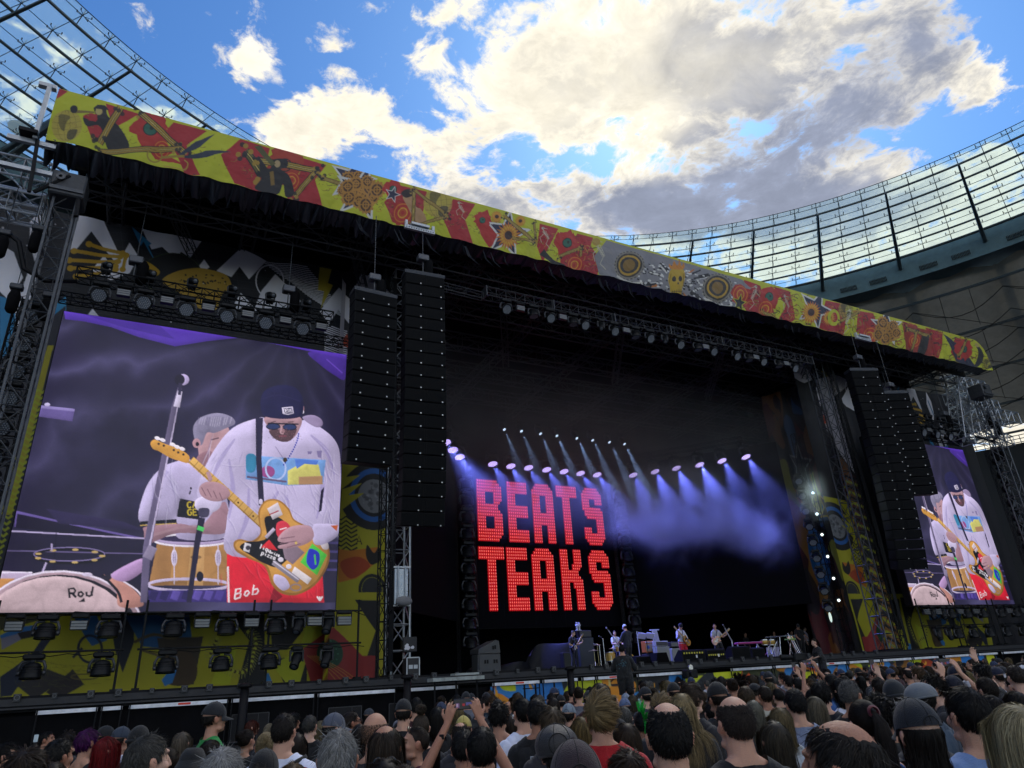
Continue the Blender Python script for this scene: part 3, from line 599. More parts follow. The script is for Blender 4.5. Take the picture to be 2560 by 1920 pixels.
# tambourine on its stand
q.ring(350,1385,178,36,16,'17131f'); q.ring(350,1378,178,34,5,'8a7cae')
for k in range(9): q.el(350+165*math.cos(k*.7),1387+32*math.sin(k*.7),16,6,'c7ab72')
q.ln([(262,1325),(262,1360)],9,'b5a6cf'); q.ln([(235,1420),(215,1470)],10,'b7a9cf')
# snare at the edge, bass drum
q.poly([(0,1462),(165,1468),(160,1500),(0,1520)],'b9a7c4'); q.poly([(0,1500),(80,1500),(0,1560)],'c08a55'); q.ln([(0,1470),(165,1470)],6,'e6ddf2')
q.el(300,1790,440,330,'a98f9c'); q.el(300,1800,405,320,'1c1826'); q.el(285,1810,400,322,'cdb4bc'); q.ring(300,1795,432,332,10,'e2d6ea')
q.sm([(520,1480),(640,1530),(712,1600),(712,1640),(600,1640),(585,1560)],'c58f86'); q.ln([(515,1482),(590,1560),(612,1620)],14,'1c1826',curve=True); q.ln([(560,1478),(690,1560),(720,1620)],8,'e9def0',curve=True)
word(q,'Rou',352,1598,46,'181420',11,(1,-.1),(-.1,-1),.7,.2); q.ln([(470,1540),(462,1580)],11,'181420'); q.poly([(395,1618),(425,1596),(430,1618)],'181420')
q.el(540,1495,22,14,'2a2436'); q.el(440,1480,26,10,'cfc2dc')
# floor tom
q.poly([(790,1325),(1140,1325),(1146,1535),(748,1535)],'b98b58'); q.poly([(790,1325),(880,1325),(850,1535),(748,1535)],'8f6844',.6); q.poly([(960,1325),(1030,1325),(1020,1535),(940,1535)],'d3a874',.6)
q.el(962,1302,188,32,'b8a5cc'); q.el(962,1296,172,22,'3a2f55'); q.ring(962,1308,188,30,9,'efe6f6'); q.ring(948,1532,202,30,14,'cdbfe0'); q.poly([(745,1560),(1146,1555),(1140,1618),(750,1618)],'43347c')
for k in range(7): q.poly([(760+55*k,1560),(800+55*k,1565),(780+55*k,1612),(745+55*k,1600)],random.choice(['5a49a0','2c2458','6b5ab2']),.8)
for x in (876,1096): q.el(x,1396,15,42,'d9cde8'); q.el(x,1396,7,34,'8d7aa4'); q.ln([(x,1330),(x,1530)],5,'d9cde8')
q.el(985,1393,28,10,'8a6a48')
# drummer
q.sm([(728,1060),(800,955),(880,915),(960,905),(1030,950),(1100,1010),(1145,1120),(1140,1290),(900,1300),(885,1215),(705,1222)],'c0b4da')
q.ln([(840,960),(780,1060),(770,1200)],22,'a99dcb',.7,True); q.ln([(705,1222),(888,1210)],16,'1b1826'); q.ln([(705,1234),(888,1224)],5,'c9a95a')
q.poly([(905,1098),(1010,1120),(1002,1205),(888,1190)],'1c1928'); word(q,'CA',942,1145,30,'c9b23a',7); word(q,'GE',944,1182,30,'c9b23a',7); q.ln([(958,1060),(952,1078)],8,'2a2436'); q.el(960,1048,5,7,'2a2436')
q.sm([(735,1240),(900,1225),(1010,1235),(1100,1130),(1140,1130),(1140,1270),(900,1272),(790,1310),(735,1330),(725,1270)],'a5808f'); q.ln([(740,1290),(900,1245),(1060,1230)],14,'b2909c',.6)
q.sm([(560,1480),(640,1430),(720,1400),(730,1450),(650,1510),(590,1510)],'b795c4')
q.sm([(1000,800),(1060,750),(1140,735),(1150,800),(1100,870),(1062,905),(1010,930),(998,870)],'b8929c'); q.sm([(1000,880),(1060,860),(1075,930),(1020,945),(985,920)],'946f7c'); q.ln([(980,905),(990,925)],10,'c2263a')
q.sm([(975,790),(973,735),(1010,692),(1090,670),(1160,688),(1182,722),(1140,745),(1080,770),(1040,770),(1015,830),(990,820)],'8e87a4')
for k in range(16): q.ln([(990+11*k,770-abs(8-k)*2-30),(1000+11*k,690)],4,random.choice(['b9b2cc','6c6484']),.6)
q.el(988,822,20,24,'b98e9a'); q.el(992,826,9,11,'2a2230'); q.ln([(1060,805),(1100,795)],6,'5a4252')
# microphone stand
q.ln([(905,545),(878,640),(740,1340),(722,1620)],[22,30,40,34],'6a6080'); q.ln([(900,600),(870,760),(752,1340)],[5,7,9],'c3b6d8'); q.ln([(905,560),(888,640)],[24,32],'d8cdea')
q.el(920,503,31,28,'c7b6e2'); q.el(903,503,26,27,'241f36'); q.ln([(908,520),(902,580)],[20,16],'3b3454'); q.ln([(770,1340),(740,1400)],48,'8d829e')
# guitarist: shorts, sweatshirt
q.poly([(1140,1372),(1340,1390),(1620,1490),(1628,1620),(1140,1620)],'e3273f'); q.poly([(1375,1545),(1420,1590),(1380,1620),(1350,1620)],'93152c'); q.ln([(1145,1440),(1150,1620)],10,'f0dfe8'); word(q,'Bob',1178,1604,50,'f2e6ee',8,(1,-.25),(.15,-1))
for k in (-1,0,1): q.ln([(1606,1612),(1606+14*k,1590)],8,'f0e6ee')
q.sm([(1000,1100),(1010,990),(1080,850),(1170,745),(1290,697),(1340,700),(1440,760),(1525,705),(1620,750),(1690,820),(1710,930),(1708,1210),(1650,1310),(1575,1330),(1560,1385),(1350,1395),(1140,1375),(1138,1220),(1150,1070)],'c8bce0')
for a in ([(1150,900),(1170,1050),(1150,1200)],[(1600,900),(1620,1050),(1590,1200)],[(1250,1050),(1240,1200),(1180,1340)],[(1440,1080),(1450,1200)],[(1560,780),(1640,860),(1680,980)],[(1180,800),(1110,900),(1070,990)],[(1400,1060),(1330,1180)]): q.ln(a,[8,24,8],'a79acb',.7,True)
def folds(cx,cy,w,h,ang,n,dk,lt,ln_=70,op=.30):
    for k in range(n):
        x=cx+random.gauss(0,w); y=cy+random.gauss(0,h); a=R(ang+random.gauss(0,16)); L_=random.uniform(.5,1.4)*ln_; cu=random.uniform(-.3,.3)
        pts=[(x-L_*math.cos(a),y-L_*math.sin(a)),(x+cu*L_*.4,y-cu*L_*.4),(x+L_*math.cos(a),y+L_*math.sin(a))]; q.ln(pts,[1,random.uniform(4,11),1],dk,op,True); q.ln([(u+5,v-4) for u,v in pts],[1,random.uniform(2,6),1],lt,op*.9,True)
folds(1420,1130,110,90,75,34,'8d80b4','efe8fb'); folds(1300,1300,70,40,60,14,'8d80b4','efe8fb',50); folds(1640,1020,22,110,80,14,'8679ae','efe8fb',60); folds(1100,930,40,50,-55,16,'8679ae','efe8fb',55); folds(1610,1270,24,20,20,8,'8679ae','efe8fb',30); folds(830,1080,36,60,75,14,'8c82ae','ddd6f0',50)
q.poly([(1612,1060),(1628,1040),(1615,1160),(1600,1168)],'241f38')
q.poly([(1235,882),(1636,906),(1622,1028),(1440,1034),(1235,1002)],'7ea6e0'); q.sm([(1240,880),(1285,885),(1280,960),(1240,960)],'3f8fb8'); q.el(1345,965,36,30,'9c4f8e'); q.ring(1385,950,50,55,9,'b9c6f0'); q.poly([(1445,960),(1500,930),(1560,915),(1600,930),(1622,1028),(1445,1030)],'d9d27c'); q.poly([(1480,900),(1600,908),(1590,930),(1530,925),(1490,950)],'5f86dc'); q.poly([(1500,990),(1620,985),(1620,1028),(1500,1030)],'b08a6a'); q.ln([(1240,990),(1440,1015)],10,'6a5a7a')
q.poly([(1590,860),(1618,858),(1612,895),(1597,893)],'8c80ae'); q.poly([(1545,862),(1568,862),(1562,876),(1545,876)],'8c80ae')
q.poly([(1284,694),(1322,694),(1314,900),(1328,1128),(1300,1135),(1286,900)],'2d2746'); q.el(1310,1115,10,14,'d8cdea')
for t in np.linspace(0,1,15): q.el(1500-75*t**1.5,775+155*t,4,5,'3c4ab0'); q.el(1385+45*t,840+70*t,2,3,'8d82aa')
q.el(1432,905,11,12,'4a3c2a')
q.sm([(1520,690),(1570,680),(1612,700),(1620,730),(1590,742),(1540,715)],'a08fb4')
q.sm([(1335,690),(1505,690),(1500,760),(1460,806),(1415,812),(1370,790),(1345,740)],'b48f9a'); q.sm([(1352,760),(1400,752),(1440,755),(1490,750),(1462,806),(1415,814),(1375,795)],'5e454e'); q.el(1418,762,14,16,'a8808a'); q.el(1420,785,22,5,'8a5060'); q.ln([(1345,722),(1500,726)],7,'1a1730'); q.el(1372,738,34,15,'34406e'); q.el(1455,741,34,15,'34406e'); q.ring(1372,738,34,15,4,'15132a'); q.ring(1455,741,34,15,4,'15132a'); q.el(1516,650,12,26,'a77f8c'); q.el(1521,665,6,8,'e6ddf0')
q.sm([(1310,650),(1314,585),(1345,548),(1415,529),(1480,542),(1516,585),(1524,650),(1505,690),(1420,700),(1335,688)],'252250'); q.ln([(1320,600),(1400,580),(1510,612)],5,'322c5c',.9,True)
for k in range(5): q.ln([(1345+32*k,545+abs(2-k)*7),(1350+30*k,600)],4,'2d2754')
q.poly([(1416,643),(1470,638),(1476,672),(1446,680),(1420,674)],'d8cee8'); q.poly([(1422,647),(1466,643),(1470,669),(1446,674),(1425,669)],'252250'); word(q,'DEUS',1425,668,17,'e8e0f2',3.2,(1,-.05),(0,-1),.5,.14)
folds(1300,1500,90,50,70,14,'a31530','f2556a',50,.4); folds(1580,1560,20,30,80,5,'a31530','f2556a',30,.4)
for k in range(140): q.el(random.gauss(1420,34),random.gauss(782,16),2,2.5,random.choice(['3a262e','4a343e','8a6a74']),.6)
for a in ([(1385,712),(1360,718)],[(1475,714),(1445,716)]): q.ln(a,5,'3a2630',.8)
q.ln([(1416,735),(1410,768),(1424,774)],[3,7,4],'d8b2bc',.6,True); q.ln([(1440,745),(1436,768)],6,'7a5560',.5)
# guitar
q.ln([(960,905),(1365,1272)],40,'d7ab62'); q.ln([(952,915),(1352,1284)],6,'8f6a30',.8)
for k in range(16): t=k/16; q.ln([(960+400*t+14,905+362*t-16),(960+400*t-14,905+362*t+16)],3,'8a6a3a')
for k in (3,5,7,9,12): t=k/16+.03; q.el(960+400*t,905+362*t,5,5,'3a2818')
q.sm([(757,822),(778,804),(830,825),(900,850),(950,885),(945,920),(905,912),(850,892),(800,862),(770,850)],'d29b4a')
for x,y in ((792,797),(818,806),(868,828),(890,840),(916,850)): q.el(x,y,15,9,'efe6f4',1,20); q.el(x+6,y+28,6,6,'3a2c28')
q.sm([(1298,1160),(1335,1108),(1400,1106),(1452,1150),(1480,1205),(1560,1245),(1625,1290),(1656,1370),(1640,1450),(1580,1535),(1490,1582),(1415,1575),(1365,1530),(1330,1440),(1250,1400),(1185,1362),(1174,1320),(1205,1302),(1262,1312),(1306,1275),(1300,1215)],'a87838')
q.sm([(1308,1160),(1340,1116),(1398,1114),(1446,1156),(1476,1212),(1556,1252),(1618,1296),(1646,1370),(1630,1446),(1572,1526),(1490,1570),(1420,1562),(1376,1520),(1340,1432),(1258,1392),(1194,1354),(1184,1326),(1208,1312),(1270,1322),(1314,1282),(1308,1220)],'cf9a50')
q.sm([(1330,1196),(1390,1190),(1440,1225),(1490,1300),(1480,1360),(1400,1440),(1330,1425),(1260,1385),(1205,1345),(1235,1318),(1300,1312),(1340,1290)],'18141e')
q.poly([(1342,1150),(1395,1118),(1420,1180),(1370,1205)],'ded2de'); q.ln([(1352,1180),(1400,1160)],6,'b03040'); q.poly([(1230,1320),(1262,1328),(1252,1370),(1222,1360)],'e8e2ee'); q.el(1246,1346,12,12,'4a4454'); q.sm([(1390,1225),(1430,1212),(1460,1250),(1430,1300),(1392,1285)],'c93a4e'); q.ln([(1405,1255),(1440,1245)],5,'efdfe6')
q.ln([(1335,1295),(1378,1250)],16,'c9bcd6'); q.poly([(1310,1345),(1352,1305),(1395,1360)],'d92f3c'); word(q,'liqu',1302,1348,24,'f0eaf2',5,(.9,.35),(.35,-.9),.5,.16); word(q,'orice',1352,1372,18,'f0eaf2',4.5,(.9,.35),(.35,-.9),.5,.16); word(q,'pizza',1312,1378,24,'f0eaf2',5,(.9,.38),(.35,-.9),.5,.16)
q.ln([(1372,1418),(1500,1512)],26,'8c8494'); q.ln([(1372,1412),(1500,1506)],6,'cfc6d8'); q.poly([(1568,1325),(1642,1382),(1592,1484),(1508,1418)],'59c94c'); q.sm([(1560,1350),(1602,1372),(1600,1430),(1570,1456),(1540,1420),(1545,1370)],'2c39c0'); q.ln([(1580,1380),(1585,1430)],8,'5ac850'); q.poly([(1480,1440),(1565,1500),(1545,1530),(1465,1470)],'e0d6dc'); q.poly([(1420,1350),(1470,1320),(1530,1370),(1470,1430),(1430,1400)],'8c7888'); q.el(1410,1405,14,12,'ddd4e4'); q.el(1450,1440,14,12,'ddd4e4'); q.sm([(1380,1480),(1430,1495),(1455,1540),(1420,1560),(1378,1520)],'c8bce0'); q.ring(1485,1545,26,16,6,'8e8290'); q.sm([(1600,1300),(1640,1310),(1650,1350),(1620,1350)],'d9cdd6')
# hands, cuffs
q.sm([(985,1105),(1040,1085),(1110,1100),(1100,1150),(1040,1175),(985,1150)],'d6cbec'); q.sm([(1003,1040),(1040,1015),(1100,1020),(1145,1050),(1155,1085),(1110,1112),(1050,1108),(1008,1080)],'b8929e')
for k in range(4): q.ln([(1012+30*k,1042+9*k),(1035+28*k,1085+8*k)],4,'7d5c6c')
q.ln([(1045,965),(1060,1010)],20,'b8929e'); q.sm([(1570,1240),(1600,1225),(1700,1235),(1690,1290),(1620,1330),(1575,1320)],'c8bce0'); q.poly([(1660,1235),(1698,1232),(1690,1262)],'c9663a')
q.sm([(1400,1290),(1440,1250),(1500,1232),(1560,1240),(1576,1290),(1540,1325),(1470,1345),(1405,1350),(1400,1335),(1450,1322),(1400,1315)],'b8929e')
for a in ([(1410,1300),(1480,1290)],[(1405,1325),(1490,1312)],[(1440,1345),(1510,1325)]): q.ln(a,4,'7d5c6c')
q.el(1487,1322,6,7,'d9bb6a'); q.sm([(1000,1150),(1050,1150),(1045,1190),(1005,1190)],'4a4460'); q.ln([(1015,1195),(990,1330),(950,1620)],[34,30,24],'2a2440'); q.ln([(1012,1240),(1005,1260)],34,'58d070'); q.el(1005,1490,18,26,'1e1a30')
pic=sc_.out()
def blur(a,k):
    for ax in (0,1):
        for _ in range(2):
            c=np.cumsum(np.concatenate([np.repeat(a.take([0],ax),k,ax),a,np.repeat(a.take([-1],ax),k,ax)],ax),ax)
            n_=a.shape[ax]; a=(c.take(range(2*k,2*k+n_),ax)-c.take(range(0,n_),ax))/(2*k)
    return a
hgt=blur(pic.mean(2)**.5,4); gy_,gx_=np.gradient(hgt); h2=blur(pic.mean(2)**.5,14); g2y,g2x=np.gradient(h2)
shade=1+np.clip((gx_+gy_)*2.5,-.2,.2)+np.clip((g2x+g2y)*9,-.25,.18)
pic=(pic**1.08)*np.clip(shade,.5,1.15)[...,None]*(.84+.3*fbm(sh,sw,11,77,5,.6))[...,None]*(.93+.14*rng.random((sh,sw,1)))
pic*=(.94+.06*((np.arange(sh)%2)[:,None,None]))*(.96+.04*((np.arange(sw)%2)[None,:,None]))
m_scr=bpy.data.materials.new('led_screen'); m_scr.use_nodes=True; t=m_scr.node_tree; b_=t.nodes['Principled BSDF']; b_.inputs['Base Color'].default_value=(.01,.01,.012,1); b_.inputs['Roughness'].default_value=.5
a_=t.nodes.new('ShaderNodeAttribute'); a_.attribute_name='art'; t.links.new(a_.outputs['Color'],b_.inputs['Emission Color']); b_.inputs['Emission Strength'].default_value=.95
def screen(label,x0):
    s=thing('video_screen',label,'screen',(x0,24.,SZa),'large video screens on the stage wings')
    P=np.zeros((sh,sw,3)); P[...,0]=np.linspace(0,SXb-SXa,sw)[None]; P[...,1]=-.02; P[...,2]=(SZb-SZa)*(1-np.linspace(0,1,sh))[:,None]
    global _scrme
    try: me=_scrme
    except NameError: me=_scrme=grid_mesh('picture_panel',P,pic,m_scr,False)
    obj('picture_panel',me,s)
    b=MB(); W_=SXb-SXa; H_=SZb-SZa; b.box((W_/2,.16,H_/2),(W_+.06,.28,H_+.06)); 
    for k in range(9): b.box((W_*k/8,.36,H_/2),(.08,.12,H_))
    for k in range(9): b.box((W_/2,.36,H_*k/8),(W_,.10,.08))
    o=obj('cabinet_frame',b.mesh('cabinet_frame',mat('black_metal',(.007,.007,.009),.5,.2,spec=.2)),s); return s
screen('big video screen on the left stage wing showing a guitarist in a beanie',SXa)
screen('video screen on the far right stage wing, partly behind the speaker arrays',2*XC-SXb)
print('art ok')

# ================================================================ stage structure
m_bm=mat('black_metal',(.007,.007,.009),.5,.2,spec=.2)
m_cloth=mat('black_cloth',(.004,.004,.005),.95,spec=.1,var=.35,vscale=1.2,bump=.5,bscale=3)
m_deck=mat('deck_black',(.007,.007,.009),.7,spec=.2,var=.3,vscale=1.5)
m_alu=mat('truss_alu',(.42,.44,.47),.42,.75,var=.15,vscale=6)
m_tblk=mat('truss_black',(.007,.008,.010),.5,.2,spec=.25,var=.2,vscale=6)
m_dalu=mat('truss_dark_alu',(.085,.09,.10),.45,.6,var=.25,vscale=5)
DZ=2.30; XL,XR=-9.,2*XC+9.
def mx_(x): return 2*XC-x                       # mirror about the stage centre line
# deck with its black front edge
st_=thing('stage_deck','long black stage deck with a low black fascia below the band','stage',(XC,22,0))
b=MB(); b.box((XC,31,DZ-.06),(XR-XL,18.,.12)); b.box((XC,22.12,DZ-.24),(XR-XL,.2,.25)); b.build('deck',m_deck,st_)
b=MB(); b.box((XC,31,1.05),(XR-XL,17.6,2.0)); b.build('substructure',m_cloth,st_)
b=MB(); b.box((XC,22.03,2.16),(XR-XL,.07,.16)); b.box((XC,21.96,2.02),(XR-XL,.12,.04)); b.build('edge_trim',mat('edge_grey',(.018,.019,.023),.6,var=.4,vscale=4),st_)
# grilled floor lamps set along the edge
def floor_lamp(big):
    t=thing('edge_lamp','','lamp',(0,0,0)); w=.17 if big else .12
    b=MB(); b.bbox((0,0,0),(w,.1,w),.015); b.build('housing',mat('lamp_black',(.02,.02,.022),.45),t)
    b=MB(); b.lathe((0,-.052,0),[(w*.36,0),(w*.36,.012),(w*.28,.012),(w*.28,0)],14,ax=[[1,0,0],[0,0,1],[0,-1,0]],cap=False); b.box((0,-.053,w*.45),(w*.9,.006,.01)); b.box((0,-.053,-w*.45),(w*.9,.006,.01)); b.build('bezel',mat('lamp_grey',(.10,.105,.115),.4,.3),t); return t
fl=[floor_lamp(True),floor_lamp(False)]; first=[True,True]; k=0; x=-3.1
while x<30:
    i=0 if k%3<2 else 1
    o=fl[i] if first[i] else copy_tree(fl[i]); first[i]=False; o.location=(x,21.97,2.27)
    tag(o,'small square floor lamp in the black stage edge, %s'%nth(k),'lamp','lamps along the stage edge'); x+=.62 if k%3==0 else .78; k+=1
# white kick rail in lengths, at the camera-dolly height
m_rail=mat('rail_white',(.72,.74,.80),.55,.2,var=.25,vscale=3)
segs=[(-2.0,-.7),(-.62,-.15),(.0,2.38),(2.46,4.7),(4.78,7.1),(7.45,9.15),(10.35,12.1),(12.2,13.6),(13.75,14.3),(14.35,15.5),(16.1,18.2),(20.6,22.8),(22.9,25.0),(25.1,27.2),(27.3,29.4),(29.5,31.6),(31.7,33.6),(34.,36.6),(36.7,38.4),(38.8,41.),(41.1,44.)]
for i,(a,c) in enumerate(segs):
    t=thing('kick_rail','white rail length %salong the stage front, %s'%('with red tape ' if i in (2,6,9,13) else '',nth(i)),'rail',((a+c)/2,21.75,1.9),'white rails along the stage front')
    b=MB(); b.box(((a+c)/2,21.75,1.90),(c-a,.06,.09)); b.box(((a+c)/2,21.72,1.905),(c-a-.02,.006,.012)); b.build('rail',m_rail,t)
    b=MB()
    for s_ in (a+.02,c-.02): b=MB(); b.box((s_,21.74,1.9),(.03,.1,.12)); b.tube((s_,21.78,0),(s_,21.78,1.84),.02,6); b.build('clamp',m_bm,t)
    if i in (2,6,9,13): 
        b=MB(); b.box(((a+c)/2+.1,21.716,1.905),(.3,.008,.05)); b.build('red_tape',mat('red_tape',(.7,.05,.03),.6),t)
wp=MB(); wp.path([(-2.2+x*.25,21.9+.06*math.sin(x*1.7),0) for x in range(52)],.001,3)
P=np.zeros((30,400,3)); P[...,0]=np.linspace(XL,10.2,400)[None]; P[...,2]=np.linspace(1.84,0,30)[:,None]; P[...,1]=21.86+.03*np.sin(P[...,0]*7)+.04*fbm(30,400,3,4,3)
b=MB(); b.grid(P); o=b.build('black_skirt',m_cloth,None,True); tag(o,'black cloth skirt hanging under the left part of the stage front','skirt')
for x in (3.0,5.6,7.4):
    t=thing('access_door','thin framed door in the black skirt, %s'%{3.0:'the left one of three',5.6:'the middle one of three',7.4:'the one nearest the speaker tower'}[x],'door',(x,21.8,.9),'doors in the stage skirt')
    b=MB(); b.box((x,21.82,.9),(.95,.03,1.3)); b.build('panel',mat('door_black',(.006,.006,.008),.85),t)
    b=MB()
    for q,sz in (((x,21.80,1.55),(.97,.012,.02)),((x-.48,21.80,.9),(.02,.012,1.3)),((x+.48,21.80,.9),(.02,.012,1.3)),((x+.2,21.80,.9),(.015,.012,1.3))): b.box(q,sz)
    b.build('frame',mat('door_frame',(.05,.05,.055),.5,.3),t)
# ---- painted mural under the centre stage
mh,mw=64,1040; mu=Art(mh,mw,hexc('3a3f1c')); rr=random.Random(4)
for k in range(130):
    x=rr.uniform(-20,mw); w=rr.uniform(10,50); y=rr.uniform(-10,50); mu.sm([(x+w*rr.uniform(.5,1)*math.cos(a),y+w*.7*rr.uniform(.4,1)*math.sin(a)) for a in np.linspace(0,2*math.pi,9)[:-1]],rr.choice(['c6cf1e','c6cf1e','2f7fc4','2f7fc4','14141c','b3401c','8a5a1c','14141c','d98a1e','20262e']))
for k in range(50):
    x=rr.uniform(0,mw); y=rr.uniform(0,50); mu.ln([(x,y),(x+rr.uniform(-20,20),y+rr.uniform(-14,14)),(x+rr.uniform(-30,30),y+rr.uniform(-24,24))],[4,3,1],rr.choice(['e8a32a','14141c','e0571c','c9b26a']),curve=True)
mu.poly([(62,0),(100,0),(110,64),(80,64)],'2f7fd0'); mu.poly([(108,0),(160,0),(166,40),(118,44)],'c2cc1e'); mu.ring(132,20,9,9,2,BK); mu.ln([(138,26),(150,40)],2,BK); mu.poly([(930,0),(1000,0),(1010,64),(930,64)],'2f86d8'); mu.poly([(1010,0),(1030,0),(1036,40),(1000,64)],'d6d81c'); flower(mu,985,34,22)
def art_cloth(name,A,x0,x1,z0,z1,Y,fold=.03,mirror=False,seed=3,m='mural_print',xs=None):
    c=A.out() if isinstance(A,Art) else A; h,w=c.shape[:2]
    P=np.zeros((h,w,3)); P[...,0]=np.linspace(x0,x1,w)[None]; P[...,2]=np.linspace(z1,z0,h)[:,None]
    P[...,1]=Y+fold*(np.sin(P[...,0]*4+fbm(h,w,2,seed,3)*5)*fbm(h,w,2,seed+1,3)*1.2+fbm(h,w,6,seed+2,4))
    if mirror: P[...,0]=2*XC-P[...,0]; P=P[:,::-1]; c=c[:,::-1]
    return grid_mesh(name,P,c,mat(m,(1,1,1),.6,attr='art',bump=.2,bscale=40))
o=obj('stage_mural',art_cloth('stage_mural',mu,10.3,38.4,.3,1.84,21.84)); tag(o,'yellow and blue painted mural banner below the centre stage edge','mural')

# ---- wing backdrops
bx0,bx1,bz0,bz1=-9.,8.0,2.3,19.2; K=40; bw,bh=int((bx1-bx0)*K),int((bz1-bz0)*K)
W1=TM(0,0,1.728,26,bx0,bz1,K,K); W2=TM(0,1480,2.087,26,bx0,bz1,K,K); W3=TM(0,700,2.011,26,bx0,bz1,K,K)
wb=Art(bh,bw,hexc('16161e'),W1); WH='e4e0e8'
for k in range(26): wb.ln([(-60+80*k,800),(20+80*k,1500)],1.2,'33333d'); wb.ln([(0,800+30*k),(1500,1050+30*k)],1.2,'33333d')
for pl in ([(345,925),(445,945),(545,1165),(500,1135),(395,1000),(325,1085),(300,1075)],[(612,985),(870,1040),(822,1112),(782,1088),(758,1122),(700,1065),(655,1075)],[(935,1172),(1040,1070),(1150,1128),(1075,1208),(1035,1150),(1000,1195)],[(1130,1255),(1190,1182),(1300,1300),(1260,1330),(1100,1330)],[(1380,1345),(1465,1240),(1510,1290),(1510,1400),(1462,1335),(1420,1400)],[(845,1165),(882,1120),(905,1155),(865,1180)],[(1530,1250),(1560,1180),(1640,1210),(1700,1290),(1600,1290)],
           [(395,1165),(450,1100),(480,1150),(520,1120),(560,1050),(600,1110),(560,1180),(480,1210)],[(130,960),(185,900),(205,1000),(150,1130),(130,1050)],[(0,1050),(60,1090),(100,1200),(40,1300),(-20,1240)],[(20,1460),(120,1180),(160,1200),(70,1500)],[(330,1420),(400,1330),(470,1420),(380,1500)],[(1000,1330),(1040,1265),(1110,1345)]): wb.poly(pl,WH)
wb.poly([(568,980),(655,1050),(640,1062),(682,1148),(620,1042),(608,1062)],'2c7fae'); wb.poly([(140,1040),(180,960),(185,975),(130,1090)],'2c7fae'); wb.poly([(0,1280),(60,1300),(80,1480),(0,1560)],'2c7fae'); wb.poly([(225,1330),(285,1280),(290,1500),(200,1700),(180,1600)],'2f86b4')
for a,c in (((385,1055),(530,1095)),((320,1085),(520,1110)),((300,1125),(510,1130)),((305,1160),(500,1150)),((330,1195),(500,1165)),((545,1105),(530,1165))): wb.ln([a,c],15,GO); wb.el(*a,15,13,GO); wb.el(*c,14,12,GO)
wb.el(740,1180,130,85,'0c0c12'); wb.ring(740,1180,130,85,4,'2c3a1c'); wb.sm([(600,1135),(640,1130),(690,1170),(670,1190),(620,1165)],GO)
wb.sm([(700,1215),(760,1175),(850,1155),(920,1170),(980,1190),(1000,1240),(960,1270),(930,1340),(860,1330),(780,1270)],'b08a2c')
for k in range(60): wb.el(730+random.uniform(0,250),1185+random.uniform(0,90),random.uniform(2,6),random.uniform(2,5),'2a1c10')
for k in range(26): wb.ln([(1130+k*11,1130+k*8),(1330+k*7,1150+k*9)],3,WH)
wb.poly([(1380,1155),(1432,1165),(1415,1225),(1438,1232),(1385,1335),(1398,1260),(1372,1255)],'b5a02c')
for k in range(40): x=random.uniform(-20,1500); y=random.uniform(950,1400); wb.el(x,y,*(random.uniform(1,5),)*2,WH,.8)
wb.ring(1165,1215,60,70,5,WH)
for k in range(14): wb.ln([(1400,1400+k*9),(1500,1430+k*9)],4,WH)
wb.poly([(1460,1490),(1500,1440),(1510,1500)],'b8401c')
# lower part: yellow ground with dark figures
wb.T=W3; wb.poly([(-200,560),(330,130),(330,200),(-60,1700),(-300,1700)],'2a2a34'); wb.poly([(240,330),(270,330),(60,1180),(0,1180)],'a89c1c'); 
for k in range(30): y=560+k*30; x=205-k*8.2; wb.ln([(x-35,y+8),(x-12,y-8),(x+10,y+8),(x+30,y-8)],13,'a9b01a')
wb.poly([(1700,880),(2000,880),(2000,1700),(1600,1700)],'b4ad1c'); wb.el(1880,1085,170,172,'0d0d12'); wb.ring(1880,1080,112,122,26,'1f62b0'); wb.el(1880,1085,82,85,'7d7f84')
for k in range(40): wb.el(1880+random.gauss(0,34),1085+random.gauss(0,34),*(random.uniform(3,14),)*2,random.choice(['55575c','9a9ca0','3a3c42']),.6)
for k in range(12): y=1190+k*22; wb.ln([(1690,y),(1715,y+14),(1740,y-4),(1765,y+16),(1795,y)],9,'12120e')
wb.poly([(1700,1350),(1760,1360),(1900,1340),(1890,1420),(1790,1500),(1700,1520)],'c9781c'); wb.sm([(1710,1420),(1800,1390),(1860,1440),(1760,1500)],'b0441a'); wb.ring(1870,1555,62,72,16,'17171c'); wb.el(1870,1555,52,62,'2a2c30'); wb.sm([(1845,1330),(1880,1370),(1905,1340),(1915,1400),(1870,1430),(1840,1390)],'1a1412'); word(wb,'A',1790,1330,44,'16120e',6)
for a in ((1700,960),(1720,1050)): wb.poly([a,(a[0]+100,a[1]-30),(a[0]+30,a[1]+30),(a[0]+110,a[1]+20),(a[0]-10,a[1]+110)],'b3ac1c')
wb.T=W2; wb.poly([(-100,0),(2000,0),(1990,700),(-100,700)],'b4ad1c')
